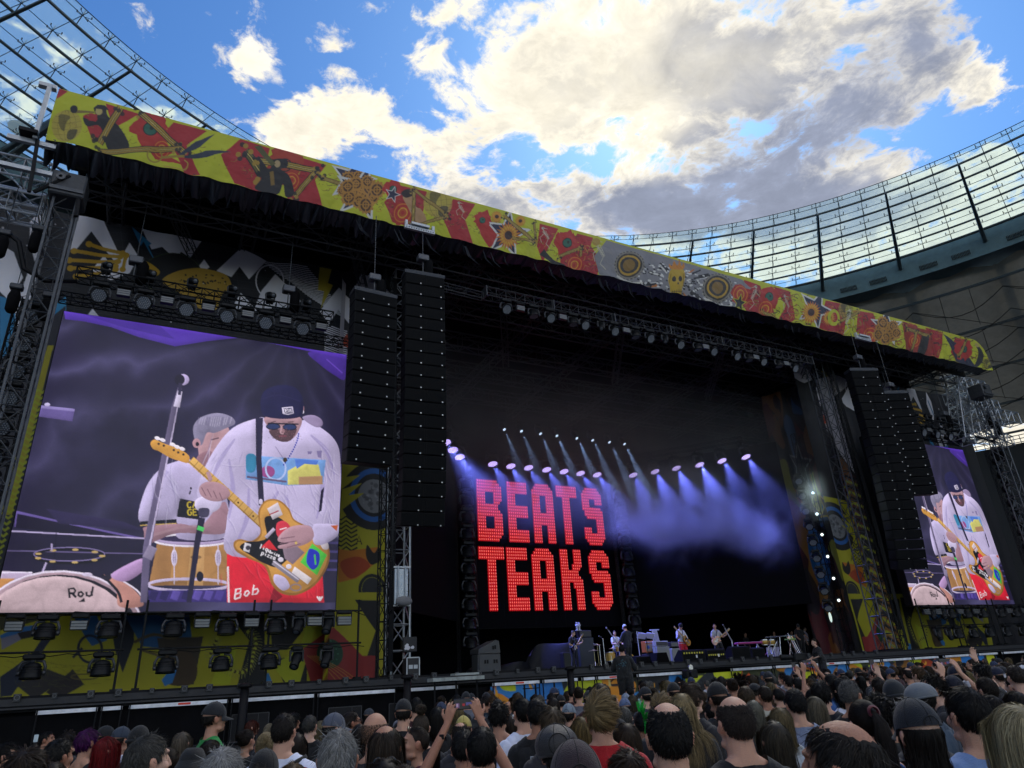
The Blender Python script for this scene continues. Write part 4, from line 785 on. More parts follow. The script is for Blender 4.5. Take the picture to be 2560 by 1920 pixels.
for pl,c in (([(-20,0),(640,0),(650,130),(300,120),(0,200)],'3b3a14'),([(0,225),(90,180),(190,170),(200,190),(20,290)],'2c6fae'),([(5,240),(95,215),(110,245),(10,300)],'8a8698'),([(90,210),(260,180),(250,215),(110,245)],'20181c'),([(160,330),(260,180),(300,200),(200,340),(60,540),(0,545),(0,440)],'17213a'),([(240,520),(380,400),(440,480),(300,560)],'2a2326'),([(80,480),(250,400),(350,440),(180,560)],'2e2a2c'),([(380,120),(500,110),(560,250),(480,280),(450,240)],'245f96'),([(560,60),(700,60),(700,260),(640,420),(600,300)],'131a2c'),([(640,100),(760,60),(980,40),(1000,230),(900,300),(740,280)],'1f5f96'),([(820,240),(1060,230),(1010,480),(860,480)],'3f3426'),([(1040,30),(1380,30),(1380,480),(1240,480),(1300,250),(1200,120)],'14151a'),([(1400,40),(1600,60),(1580,200),(1500,300),(1420,300)],'1c1c1e'),([(1430,350),(1600,320),(1600,470),(1480,470)],'151518'),([(1850,40),(1980,40),(1970,480),(1900,380),(1960,200)],'17161c'),([(1100,480),(1160,300),(1240,260),(1200,480)],'bcc21e'),([(1500,480),(1420,380),(1560,300),(1600,160),(1640,200),(1560,480)],'b9bf1e')): wb.poly(pl,c)
wb.ring(470,295,62,70,14,'1b2236'); wb.ln([(380,340),(430,290)],14,'1b2236'); wb.ring(440,440,70,14,6,'6b5c2a')
wb.poly([(1570,300),(1740,180),(1890,330),(1960,330),(1960,470),(1620,470)],'9c3030'); wb.el(1720,320,68,78,'1e4a36')
for k in range(30): a=k*.6; wb.el(1720+2*k*math.cos(a),320+2.3*k*math.sin(a),3,3,'4c9070')
for k in range(5): wb.ln([(1600+12*k,330),(1700+20*k,400),(1760+30*k,470)],3,'c98a3a',curve=True)
for k in range(46):
    a=-1.0+k*.105; r=115+12*math.sin(k*.4); x,y=1220+r*math.cos(a),300+r*math.sin(a); wb.ln([(x,y),(x+34*math.cos(a+.5),y+34*math.sin(a+.5))],3,'9c9a4a'); wb.ln([(x,y),(x-26*math.cos(a-.5),y-26*math.sin(a-.5))],3,'9c9a4a'); wb.el(x,y,9,9,'c2c43a' if k%2 else '4a3a1c')
wb.sm([(860,330),(900,310),(1000,320),(1030,400),(1000,480),(880,480),(850,420)],'4a3822'); wb.ring(905,350,18,18,5,'9c8a50'); wb.ln([(700,260),(800,220),(900,240),(960,200)],16,'5a4c2a',curve=True); wb.ln([(740,300),(860,340)],14,'6a5c34'); wb.poly([(830,430),(930,380),(900,470),(860,490)],'2f7fc4'); wb.poly([(800,420),(900,390),(840,460)],'b3b51e'); wb.poly([(1380,430),(1400,420),(1430,490),(1385,490)],'2c7fc0')
for k in range(22): wb.ln([(random.uniform(20,600),random.uniform(330,520)) for _ in range(2)],1.5,'5a581a',.6)
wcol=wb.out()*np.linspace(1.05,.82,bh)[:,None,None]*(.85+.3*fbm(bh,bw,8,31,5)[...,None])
LB='tall printed backdrop behind the %s video screen, white zigzags above and yellow art below'
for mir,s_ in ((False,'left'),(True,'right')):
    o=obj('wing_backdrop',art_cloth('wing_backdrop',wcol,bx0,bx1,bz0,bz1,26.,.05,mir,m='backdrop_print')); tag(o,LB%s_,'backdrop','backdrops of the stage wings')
# inner wing curtain facing the centre, seen on the right
ih,iw=300,200; ia=Art(ih,iw,hexc('171114')); rr=random.Random(9)
for k in range(90):
    x=rr.uniform(0,iw); y=rr.uniform(0,ih); w=rr.uniform(6,34); ia.sm([(x+w*rr.uniform(.3,1)*math.cos(a),y+1.5*w*rr.uniform(.3,1)*math.sin(a)) for a in np.linspace(0,2*math.pi,8)[:-1]],rr.choice(['5a1218','7a4a1c','14101a','1c4a78','8c8a20','0f0d12','3c1016','9a6a2c','101018']),.9)
for k in range(30): y=120+k*6; ia.ln([(150,y),(165,y+5),(180,y-2),(198,y+5)],3,'a4a81c' if k%2 else '0d0d10')
ia.poly([(150,0),(200,0),(200,120),(160,60)],'b9b4bd'); star(ia,70,95,26,.2,'8a8a8a','10101a'); ia.el(60,200,26,34,'1f62a0'); star(ia,110,150,20,.6,'a88a2c','2a1014')
for mir in (False,True):
    c=ia.out(); h,w=c.shape[:2]; P=np.zeros((h,w,3)); tt=np.linspace(0,1,w)[None]
    P[...,0]=34.6+1.6*tt-.05*np.sin(tt*30); P[...,1]=29.5-4.2*tt+.08*np.sin(tt*22); P[...,2]=np.linspace(18.4,2.3,h)[:,None]
    if mir: P[...,0]=2*XC-P[...,0]; P=P[:,::-1]; c=c[:,::-1]
    o=obj('side_curtain',grid_mesh('side_curtain',P,c,mat('backdrop_print',attr='art'))); tag(o,'dark red printed side curtain behind the %s speaker tower'%('left' if mir else 'right'),'curtain')

m_roof=mat('roof_truss',(.06,.06,.068),.5,.3)
# ---- stage roof, its cloths
rf=thing('stage_roof','black stage roof with rows of dark trusses under it','stage roof',(XC,30,19))
b=MB(); b.box((XC,31.2,20.2),(50.6,19.4,.5)); b.build('roof_tarp',m_cloth,rf)
b=MB(); b.box((XC,40.9,11),(50.6,.2,18.4)); b.build('rear_cloth',m_cloth,rf)
for x,w_ in ((XC-25.2,.2),(XC+25.2,.2)):
    b=MB(); b.box((x,33.6,11),(w_,14.6,18.4)); b.build('side_cloth',m_cloth,rf)
b=MB(); b.box((XC,22.6,18.95),(50.4,.12,.5)); b.build('front_beam',m_bm,rf)
def truss(b,p,q,w=.5,h=.5,bay=.6,rc=.03,rb=.016,up=(0,0,1),flat=False):
    p=np.array(p,float); q=np.array(q,float); x,y,d=frame(q-p,up); L_=np.linalg.norm(q-p); n=max(1,round(L_/bay))
    cs=[x*sx*w/2+y*sy*h/2 for sx,sy in ((-1,-1),(1,-1),(1,1),(-1,1))] if not flat else [y*h/2,-y*h/2]
    for c in cs: b.tube(p+c,q+c,rc,6)
    m=len(cs); 
    for k in range(n+1):
        a=p+(q-p)*k/n
        for i in range(m if m>2 else 1):
            j=(i+1)%m; b.tube(a+cs[i],a+cs[j],rb,4,cap=False)
            if k<n:
                e=p+(q-p)*(k+1)/n; u,v=(i,j) if k%2==0 else (j,i); b.tube(a+cs[u],e+cs[v],rb,4,cap=False)
n_=0
for y in (23.4,26.6,29.8,33.0,36.2):
    b=MB(); truss(b,(XC-24.8,y,18.75),(XC+24.8,y,18.75),.6,.8,1.2,.04,.025); b.build('cross_truss',m_roof,rf)
for x in np.linspace(XC-24,XC+24,11):
    b=MB(); truss(b,(x,22.4,19.45),(x,39.5,19.2),.5,.5,1.1,.035,.02); b.build('span_truss',m_roof,rf)
for x in np.linspace(XC-21,XC+21,7):
    b=MB(); truss(b,(x-1.2,24.,19.2),(x+1.4,29.,17.4),.3,.3,.7,.025,.014); b.build('diagonal_truss',m_roof,rf)
# ruffled black skirt under the banner
hh,ww=26,1500; xx=np.linspace(FX0,FX1-.2,ww)[None]; vv=np.linspace(0,1,hh)[:,None]
dr=(.25+1.1*np.abs(fbm(2,ww,2,55,7,.7)[0][None]-.45)*2)*np.interp(xx,[FX0,6,12,20,FX1],[1.7,1.45,.35,.13,.13]); ru=np.sin(xx*13+3*np.sin(xx*2.1)+vv*2)*.09+np.sin(xx*29+vv*3)*.04
P=np.zeros((hh,ww,3)); P[...,0]=xx+vv*.25*np.sin(xx*13)*.6; P[...,2]=FZ0+.05-vv*dr*.45; P[...,1]=21.36+vv**1.5*.75+ru*(.2+vv)
b=MB(); b.grid(P); o=fs_=b.build('fascia_skirt',mat('ruffle_black',(.035,.040,.055),.36,bump=.3,bscale=12),None,True); tag(o,'ruffled black cloth skirt hanging below the long printed banner','skirt')
b=MB()
for k in range(70):
    x=random.uniform(5,44); z=FZ0-.1; L_=random.uniform(.3,.9)*(1.2 if x<20 else .8); b.path([(x,21.5,z),(x+.25*L_,21.65,z-.35*L_),(x+.75*L_,21.8,z-.55*L_)],[.02,.035,.004],4)
o=b.build('torn_fringe',mat('ruffle_black'),None); o.parent=fs_; o['kind']='stuff'
# fascia end post, outriggers at the left corner
t=thing('corner_post','bare aluminium post and brackets holding the left end of the banner','bracket',(-5.1,21.5,18))
b=MB(); b.box((-5.12,21.35,19.75),(.12,.12,2.3)); b.box((-5.2,21.5,18.55),(1.3,.14,.16)); b.box((-4.9,21.6,17.55),(2.4,.14,.14)); b.box((-5.2,21.5,20.95),(.5,.2,.14)); b.build('post',m_alu,t)
b=MB(); b.box((-5.3,21.4,18.75),(.5,.5,.12)); b.path([(-5.05,21.4,18.6),(-4.95,21.4,17.4),(-4.9,21.4,16.6)],.06,6); b.tube((-4.8,21.5,16.7),(-4.0,21.5,17.6),.06,6); b.tube((-3.7,21.6,17.6),(-3.6,21.6,16.2),.07,6); b.build('brace',m_bm,t)

# ---- towers
def tower(label,x,y,z0,z1,w,m,sleeve=True,bay=.75,grp=None):
    t=thing('truss_tower',label,'tower',(x,y,z0),grp)
    b=MB(); truss(b,(x,y,z0),(x,y,z1),w,w,bay,.04,.022,up=(0,1,0)); b.build('mast',m,t)
    if sleeve:
        b=MB(); b.bbox((x,y-.05,z1+.1),(w+.35,w+.3,.9),.05); b.build('sleeve_block',mat('sleeve_grey',(.05,.053,.06),.5,.3,var=.3,vscale=6),t)
        b=MB(); b.lathe((x-.22,y-w/2-.25,z1+.25),[(.13,0),(.13,.05),(.05,.05),(.05,0)],16,ax=[[1,0,0],[0,0,1],[0,-1,0]]); b.box((x,y-w/2-.22,z1-.15),(w+.3,.06,.12)); b.tube((x+w/2+.08,y-w/2,z0),(x+w/2+.08,y-w/2,z1),.018,5); b.build('pulley',m_dalu,t)
    b=MB(); b.box((x,y,z0+.06),(w+.3,w+.3,.1)); b.build('base_plate',m_bm,t); return t
tower('tall grey truss tower at the left end of the stage',-4.0,22.0,0,17.2,.62,m_dalu,grp='outer roof towers')
tower('tall truss tower at the right end of the stage beyond the screen',mx_(-4.),22.0,0,17.2,.62,m_dalu,grp='outer roof towers')
tower('aluminium truss tower standing below the left speaker arrays',8.05,24.5,DZ,18.6,.66,m_alu,False,.85,'inner roof towers')
tower('dark aluminium truss tower left of the right speaker arrays',mx_(8.05),24.5,DZ,18.6,.66,m_dalu,False,.85,'inner roof towers')
for x,s_ in ((7.35,'left'),(mx_(7.35),'right')):
    t=thing('cable_mast','slim black ladder mast with hanging cables beside the %s inner truss tower'%s_,'mast',(x,24.1,DZ)); b=MB(); truss(b,(x,24.1,DZ),(x,24.1,18.5),.28,.28,.6,.025,.014,up=(0,1,0)); b.build('mast',m_tblk,t)
    b=MB()
    for k in range(6): b.path([(x+.2+.03*k,24.0,DZ+.2),(x+.22+.04*k,23.95,8),(x+.2+.03*k,24,18)],.018,5)
    b.build('cable',m_bm,t)
t=thing('counterweight','shiny ribbed metal cabinet clamped inside the left inner truss tower','cabinet',(7.9,24.0,4.6))
b=MB(); b.bbox((7.95,23.95,5.25),(.5,.3,1.25),.03); b.build('body',mat('tank_metal',(.35,.38,.42),.3,.8,var=.3,vscale=4),t)
b=MB()
for k in (-.14,.12): b.tube((7.95+k,23.76,4.55),(7.95+k,23.76,5.95),.03,6)
for z in (4.6,5.9): b.box((7.95,23.78,z),(.62,.05,.06))
b.build('strap',m_alu,t)
# stacked horizontal trusses sticking out at both roof corners
for s_,mir in (('left',False),('right',True)):
    X=(lambda x:mx_(x)) if mir else (lambda x:x)
    for i,(z,x0,x1,y) in enumerate(((19.2,-9,-5.0,24.2),(18.0,-9,-5.0,24.4),(17.4,-8.5,-4.9,23.6))+(((16.4,-9.2,-6.,23.),(15.5,-8.,-4.6,24.4)) if mir else ())):
        t=thing('corner_truss','bare aluminium truss at the %s corner of the stage roof, %s of its stack'%(s_,['top','second','third','fourth','lowest'][i]),'truss',(X((x0+x1)/2),y,z),'bare trusses at the roof corners')
        b=MB(); truss(b,(X(x0),y,z),(X(x1),y,z),.75,.8,.8,.04,.026); b.build('truss',m_alu,t)
if True:
    t=thing('access_tower','tangle of short bare trusses under the right end of the banner','truss',(45.2,23.5,15),'bare trusses at the roof corners')
    b=MB(); truss(b,(44.6,23.2,14.2),(46.,23.2,18.6),.9,.8,.8,.04,.028,up=(0,1,0)); truss(b,(45.8,23.6,16.6),(49.6,23.8,16.4),.8,.7,.8,.04,.028); truss(b,(45.2,22.6,15.),(48.6,22.6,14.4),.6,.6,.7,.035,.024); b.build('truss',m_alu,t)

# ---- line arrays
m_cab=mat('cabinet_black',(.0055,.006,.0075),.7,spec=.2,var=.2,vscale=3,bump=.15,bscale=90); m_gr=mat('grille_black',(.0035,.004,.005),.8,spec=.15,bump=.6,bscale=260); m_bad=mat('badge',(.55,.55,.55),.35,.6)
def line_array(label,x,y,ztop,n,w,h,split,rz,curve):
    t=thing('line_array',label,'speaker array',(x,y,ztop),'hanging speaker arrays',rz)
    b=MB(); b.box((0,0,.06),(w+.06,.6,.14)); b.box((0,-.2,.14),(w*.9,.06,.1)); obj('rigging_frame',b.mesh('rigging_frame',mat('frame_grey',(.035,.04,.05),.45,.4)),t)
    z=0;yy_=0;a=0.
    b0=MB(); b0.bbox((0,0,-h/2),(w,.62,h-.022),.018); me0=b0.mesh('speaker_cabinet',m_cab)
    g=MB()
    if split:
        for s_ in(-1,1): g.box((s_*(w/4+.01),-.315,-h/2),(w/2-.075,.02,h-.07))
        g.box((0,-.305,-h/2),(.05,.03,h-.03))
    else: g.box((0,-.315,-h/2),(w-.07,.02,h-.07))
    me1=g.mesh('grille',m_gr); d=MB()
    for q in ([(-w*.12,-.9*h),(w*.40,-.9*h)] if split else [(-w*.30,-.78*h),(w*.30,-.78*h)]): d.box((q[0],-.33,q[1]),(.045,.012,.045))
    me2=d.mesh('badge',m_bad)
    for k in range(n):
        c=obj('speaker_cabinet',me0,t,(0,yy_,z)); c.rotation_euler=(a,0,0)
        o1=obj('grille',me1,c); o2=obj('badge',me2,c)
        z-=h*math.cos(a); yy_+=h*math.sin(a)*1.0; a+=curve*(k/n)**1.6
    return t
a1=line_array('left-most hanging black speaker array, wide cabinets beside the left screen',5.93,21.2,15.1,14,1.56,.452,False,R(3),R(1.8))
a2=line_array('longest black speaker array with two badge columns, right of its neighbour on the left',7.85,21.2,16.35,20,1.52,.475,True,R(-4),R(1.7))
a3=line_array('long black speaker array on the right, nearest the printed curtain',mx_(7.85)-.95,21.2,16.35,22,1.6,.475,True,R(-20),R(1.7))
a4=line_array('right-most hanging black speaker array overlapping the right video screen',mx_(5.93)-.75,21.2,15.3,12,1.6,.47,False,R(-24),R(1.8))
def hoist(label,x,y,z,ztop,grp='chain hoists under the roof',bag=True,s=1.):
    t=thing('chain_hoist',label,'hoist',(x,y,z),grp)
    b=MB(); b.bbox((x,y,z+.15*s),(.36*s,.26*s,.22*s),.03); b.build('motor',mat('hoist_grey',(.10,.105,.12),.4,.3),t)
    b=MB(); 
    n=int((ztop-z)/.11)
    for k in range(n): b.ell((x,y,z+.28*s+.11*k),(.022,.022,.06) if k%2 else (.022,.03,.06),5,4)
    b.tube((x,y,z+.05),(x,y,z-.35*s),.025,5); b.build('chain',m_dalu,t)
    if bag: b=MB(); b.lathe((x+.2*s,y,z-.55*s),[(.10*s,0),(.15*s,.1*s),(.14*s,.6*s),(.08*s,.7*s)],10); b.build('chain_bag',m_cloth,t,True)
    return t
for (x,z,zt,n1) in ((5.95,15.75,18.6,'left-most speaker array'),(7.85,17.1,18.6,'longest left speaker array'),(mx_(7.85)-.85,17.1,18.6,'long right speaker array'),(mx_(5.93)-.65,15.75,18.6,'right-most speaker array')): hoist('chain hoist with black bag holding the '+n1,x,21.2,z,zt,s=1.2)
for x,w_,s_ in ((7.72,1.25,'left'),(mx_(7.72),1.25,'right')):
    t=thing('lifting_beam','white perforated lifting beam clamped under the banner at the %s speaker arrays'%s_,'beam',(x,21.25,18.62)); b=MB(); b.box((x,21.2,18.62),(w_,.12,.16)); b.box((x,21.2,18.78),(w_*.6,.3,.1))
    for k in (-.45,.45): b.box((x+k*w_,21.2,18.8),(.1,.14,.22))
    b.build('beam',mat('beam_white',(.55,.58,.62),.4,.3),t)
    b=MB()
    for k in range(12): b.tube((x-w_*.44+k*w_*.08,21.13,18.6),(x-w_*.44+k*w_*.08,21.139,18.6),.022,8)
    b.build('hole',m_bm,t)
print('stage ok')

# ================================================================ LED back wall with the dotted letters
LY=35.8
t=thing('led_wall','big black LED wall at the back of the stage showing red dotted letters','LED wall',(XC,LY,4.4))
b=MB(); b.box((XC,LY+.25,9.7),(9.9,.3,9.9)); b.build('wall_panel',mat('led_black',(.0025,.0025,.004),.9,spec=.12),t)
b=MB()
for k in range(11): b.box((XC-4.95+.99*k,LY+.09,9.7),(.02,.01,9.9))
for k in range(11): b.box((XC,LY+.088,4.75+.99*k),(9.9,.01,.02))
b.build('panel_seam',mat('seam',(.006,.006,.008),.7,spec=.1),t)
def glyph(ch,w,h=20,s=4):
    g=np.zeros((h,w),bool); m=h//2-2
    if ch=='B':
        g[:,:s]=1; g[:,w-s:]=1; g[:s]=1; g[h-s:]=1; g[m:m+4]=1; g[0,w-2:]=0; g[1,w-1]=0; g[h-1,w-2:]=0; g[h-2,w-1]=0; g[m-1,w-1]=0; g[m,w-2:]=0; g[m+1,w-2:]=0; g[m+2,w-1]=0; g[s:m,s:s+0]=0
    if ch=='E': g[:,:s]=1; g[:s]=1; g[h-s:]=1; g[m:m+4,:]=1
    if ch=='A': g[:,:s]=1; g[:,w-s:]=1; g[:s]=1; g[m+2:m+6]=1; g[0,:2]=0; g[0,w-2:]=0; g[1,0]=0; g[1,w-1]=0
    if ch=='T': g[:s]=1; c=(w-s)//2; g[:,c:c+s]=1
    if ch=='S':
        g[:s]=1; g[h-s:]=1; g[:m,:s]=1; g[m:,w-s:]=1; g[m-1:m+3,1:w-1]=1; g[:6,w-s:]=1; g[h-6:,:s]=1
        for a,c in ((0,0),(0,1),(1,0),(0,w-1),(0,w-2),(1,w-1),(h-1,0),(h-1,1),(h-2,0),(h-1,w-1),(h-1,w-2),(h-2,w-1),(m,0),(m+1,0),(m+2,0),(m+2,1),(m-1,w-1)): g[a,c]=0
        g[m+3:h-6,:s]=0; g[6:m-1,w-s:]=0
    if ch=='K':
        g[:,:s]=1; g[:,w-s:]=1; g[m-1:m+3,s:]=1; g[m-3:m-1,w-s-1:w-s]=1; g[m-2:m+2,w-1]=0; g[m-1:m+1,w-2]=0; g[m+3:m+5,w-s-1:w-s]=1
    return g
dots=[]; q0=lambda x,y:onY(1170+x/4.74,1190+y/4.74,LY)
row1=[('B',113,12),('E',470,10),('A',762,11),('T',1052,11),('S',1350,11)]; row2=[('T',138,12),('E',466,10),('A',762,11),('K',1098,11),('S',1432,11)]
zt1,zb1=q0(120,50)[2],q0(130,745)[2]; zt2,zb2=q0(138,850)[2],q0(270,1578)[2]; pit=(q0(333,70)[0]-q0(113,50)[0])/9
for row,zt,zb in ((row1,zt1,zb1),(row2,zt2,zb2)):
    for ch,x,w in row:
        g=glyph(ch,w); X0=q0(x,450 if zt>zt2 else 1200)[0] if False else q0(x,60+ (x-113)*.085)[0] if zt>zt2 else q0(x,850+(x-138)*.035)[0]
        for i in range(20):
            for j in range(w):
                if g[i,j]: dots.append((X0+j*pit,zt+(zb-zt)*i/19))
b=MB(); n=8; a=np.arange(n)*2*math.pi/n
for (x,z) in dots:
    V=np.r_[np.c_[x+.078*np.cos(a),np.full(n,LY+.06),z+.115*np.sin(a)],np.c_[x+.034*np.cos(a),np.full(n,LY+.0),z+.055*np.sin(a)]]
    b.add(V,[(i,(i+1)%n,n+(i+1)%n,n+i) for i in range(n)]); b.m=1; b.add(V[n:]+np.array([0,-.001,0]),[tuple(range(n))]); b.m=0
ld=b.build('lit_dot',[mat('led_red',(.2,.0,.01),.4,emit=(.85,.010,.016),estr=.46),mat('led_core',(.5,.1,.1),.4,emit=(1,.17,.13),estr=.72)],t); ld['kind']='stuff'
b=MB(); V=[(x,LY+.08,z) for x,z in dots]
for x,z in dots: b.box((x,LY+.085,z),(pit*1.02,.004,abs(zt1-zb1)/19*1.02))
gl_=b.build('lit_field',mat('led_glow',(.02,0,0),.5,emit=(.55,.004,.012),estr=.26),t); gl_['kind']='stuff'
for s_,sg in (('left',-1),('right',1)):
    t=thing('side_led_wall','unlit black LED wall angled forward on the %s of the stage'%s_,'LED wall',(XC+sg*9.4,32.,4.6),'angled side walls')
    p=np.array([XC+sg*6.0,35.6,0]); q=np.array([XC+sg*12.6,28.2,0]); d=(q-p)/np.linalg.norm(q-p); nn=np.array([d[1],-d[0],0])*sg*-1
    c=(p+q)/2; ax=[d,np.cross([0,0,1],d),[0,0,1]]
    b=MB(); b.box(c+np.array([0,0,9.9]),(np.linalg.norm(q-p),.25,9.6),ax=ax); b.build('wall_panel',mat('led_black'),t)

# ================================================================ lamps: shapes
m_lb=mat('lamp_body',(.008,.009,.011),.45,.1,spec=.25,var=.2,vscale=8); m_lg=mat('lamp_edge',(.045,.048,.056),.4,.3)
m_lens_off=mat('lens_off',(.09,.10,.12),.12,.2,spec=.8); m_lens_cell=mat('lens_cell',(.30,.33,.38),.2,.3)
def honey(b,c,ax,r,cell=.03,rings=3):
    ax=np.array(ax)
    for i in range(-rings,rings+1):
        for j in range(-rings,rings+1):
            x=(i+j*.5)*cell*2.1; y=j*cell*1.82
            if math.hypot(x,y)<r: b.lathe(np.array(c)+x*ax[0]+y*ax[1],[(cell*.92,0),(cell*.6,.014)],7,ax=ax)
def wash(tilt=-35,lit=None,lens=(.30,.33,.38)):
    """moving wash light hanging from its base, head tilted; local -Y is towards the audience"""
    t=thing('wash_light','','stage light')
    b=MB(); b.bbox((0,0,-.07),(.46,.26,.13),.03); b.box((-.12,0,.02),(.05,.06,.08)); b.box((.12,0,.02),(.05,.06,.08)); b.build('base',m_lb,t)
    b=MB()
    for s_ in(-1,1):
        b.path([(s_*.05,0,-.15),(s_*.22,0,-.18),(s_*.27,0,-.30),(s_*.27,0,-.46)],[.035,.04,.04,.045],6); b.tube((s_*.22,0,-.44),(s_*.30,0,-.44),.06,10)
    b.build('yoke',m_lg,t,True)
    a=R(tilt); d=np.array([0,-math.cos(a),math.sin(a)]); u=np.array([0,math.sin(a),math.cos(a)]); x=np.array([1.,0,0]); ax=[x,u,d] if False else [x,np.cross(d,x),d]
    b=MB(); b.lathe(np.array([0,0,-.44]),[(.10,-.24),(.17,-.2),(.21,-.05),(.23,.10),(.235,.13),(.20,.13),(.20,.10)],18,ax=ax)
    for k in range(3): b.lathe(np.array([0,0,-.44]),[(.19+.01*k,-.16+.06*k),(.215+.008*k,-.15+.06*k),(.215+.008*k,-.13+.06*k)],18,ax=ax,cap=False)
    h=b.build('head',m_lb,t,True)
    b=MB(); c=np.array([0,0,-.44])+d*.105; honey(b,c,ax,.185,.028,4)
    l=MB()
    l.m=0; l.lathe(c,[(.20,-.004),(.20,.0)],18,ax=ax); l.v+=b.v; l.f+=[tuple(i+l.n for i in f) for f in b.f]; l.mi+=[1]*len(b.f); l.n+=b.n
    l.build('lens',[m_lens_off,mat('cell_%s'%str(lens[0])[:4],lens,.2,.3)] if lit is None else [mat('lens_lit_%s'%str(lit[1]),(.1,.1,.2),.3,emit=lit[0],estr=lit[1]),mat('cell_lit_%s'%str(lit[3]),(.5,.5,.6),.3,emit=lit[2],estr=lit[3])],h)
    return t
def strobe():
    t=thing('strobe_panel','','stage light')
    b=MB(); b.bbox((0,0,-.06),(.40,.2,.1),.02); b.box((-.21,0,-.18),(.02,.06,.26)); b.box((.21,0,-.18),(.02,.06,.26)); b.build('bracket',m_lb,t)
    b=MB(); b.bbox((0,-.02,-.30),(.40,.16,.24),.02); b.build('housing',m_lg,t)
    b=MB()
    for k in range(3): b.box((0,-.105,-.375+.075*k),(.36,.012,.055))
    b.build('lamp_bar',mat('lamp_bar',(.16,.165,.17),.3,.3),t); return t
def spot(tilt=-60,pan=0,up=False):
    t=thing('spot_light','','stage light'); s=1 if up else -1
    b=MB(); b.bbox((0,0,s*.07),(.30,.3,.13),.03); b.build('base',m_lb,t)
    b=MB()
    for k in(-1,1): b.bbox((k*.17,0,s*.26),(.05,.14,.32),.02)
    b.box((0,0,s*.14),(.3,.12,.05)); b.build('yoke',m_lg,t)
    a=R(tilt); d=np.array([math.sin(R(pan))*math.cos(a),-math.cos(a)*math.cos(R(pan)),math.sin(a)]); x,y,d=frame(d); 
    b=MB(); b.lathe(np.array([0,0,s*.36]),[(.09,-.26),(.13,-.22),(.15,-.05),(.12,.1),(.13,.26),(.10,.27)],14,ax=[x,y,d]); h=b.build('head',m_lb,t,True)
    b=MB(); b.lathe(np.array([0,0,s*.36])+d*.262,[(.105,0),(.06,.015),(0.001,.02)],14,ax=[x,y,d]); b.build('lens',m_lens_off,h,True); return t
class Proto:
    def __init__(s,f): s.f=f; s.o=None
    def __call__(s,loc,label,group,rz=0,sc=1,cat='stage light'):
        if s.o is None: s.o=o=s.f()
        else: o=copy_tree(s.o)
        o.location=loc; o.rotation_euler=(0,0,rz); o.scale=(sc,)*3; return tag(o,label,cat,group)
W_out,W_in,W_dn=Proto(lambda:wash(-25)),Proto(lambda:wash(-38,lens=(.45,.48,.52))),Proto(lambda:wash(-86))
STB,SPU,SPD=Proto(strobe),Proto(lambda:spot(-25,25,True)),Proto(lambda:spot(-50,-30))
ORD=['leftmost','second','third','fourth','fifth','sixth','seventh','eighth','ninth','tenth','eleventh','twelfth']
# ---- truss above each side screen, with its lamps
for mir,s_ in ((False,'left'),(True,'right')):
    X=(lambda x:mx_(x)) if mir else (lambda x:x)
    t=thing('light_truss','black double truss carrying lamps above the %s video screen'%s_,'truss',(X(.9),23.4,15.1),'light trusses')
    b=MB(); truss(b,(X(-3.5),23.4,15.15),(X(4.95),23.4,15.15),.42,.42,.42,.028,.016); b.build('upper_truss',m_tblk,t)
    b=MB(); truss(b,(X(-3.9),23.85,14.45),(X(5.8),23.85,14.45),.3,.3,.34,.022,.013); b.build('lower_truss',m_tblk,t)
    for i in range(6):
        W_out((X(-2.73+1.315*i),23.3,14.94),'round honeycomb wash light under the truss above the %s screen, %s of six'%(s_,ORD[i]),'wash lights above the screens',sc=1.12)
        SPU((X(-2.70+1.33*i),23.4,15.38),'small moving spot standing on the truss above the %s screen, %s of six'%(s_,ORD[i]),'spots on the screen trusses',sc=.9)
        STB((X(-2.05+1.315*i),23.3,14.98),'flat strobe panel between wash lights above the %s screen, %s of six'%(s_,ORD[i]),'strobes above the screens',sc=1.05)
    for i,x in enumerate((-1.88,3.26)): hoist('chain hoist and bag on the truss above the %s screen, %s one'%(s_,('left' if (i==0)!=mir else 'right')),X(x),23.4,15.9,18.5,'chain hoists on the screen trusses',s=1.25)
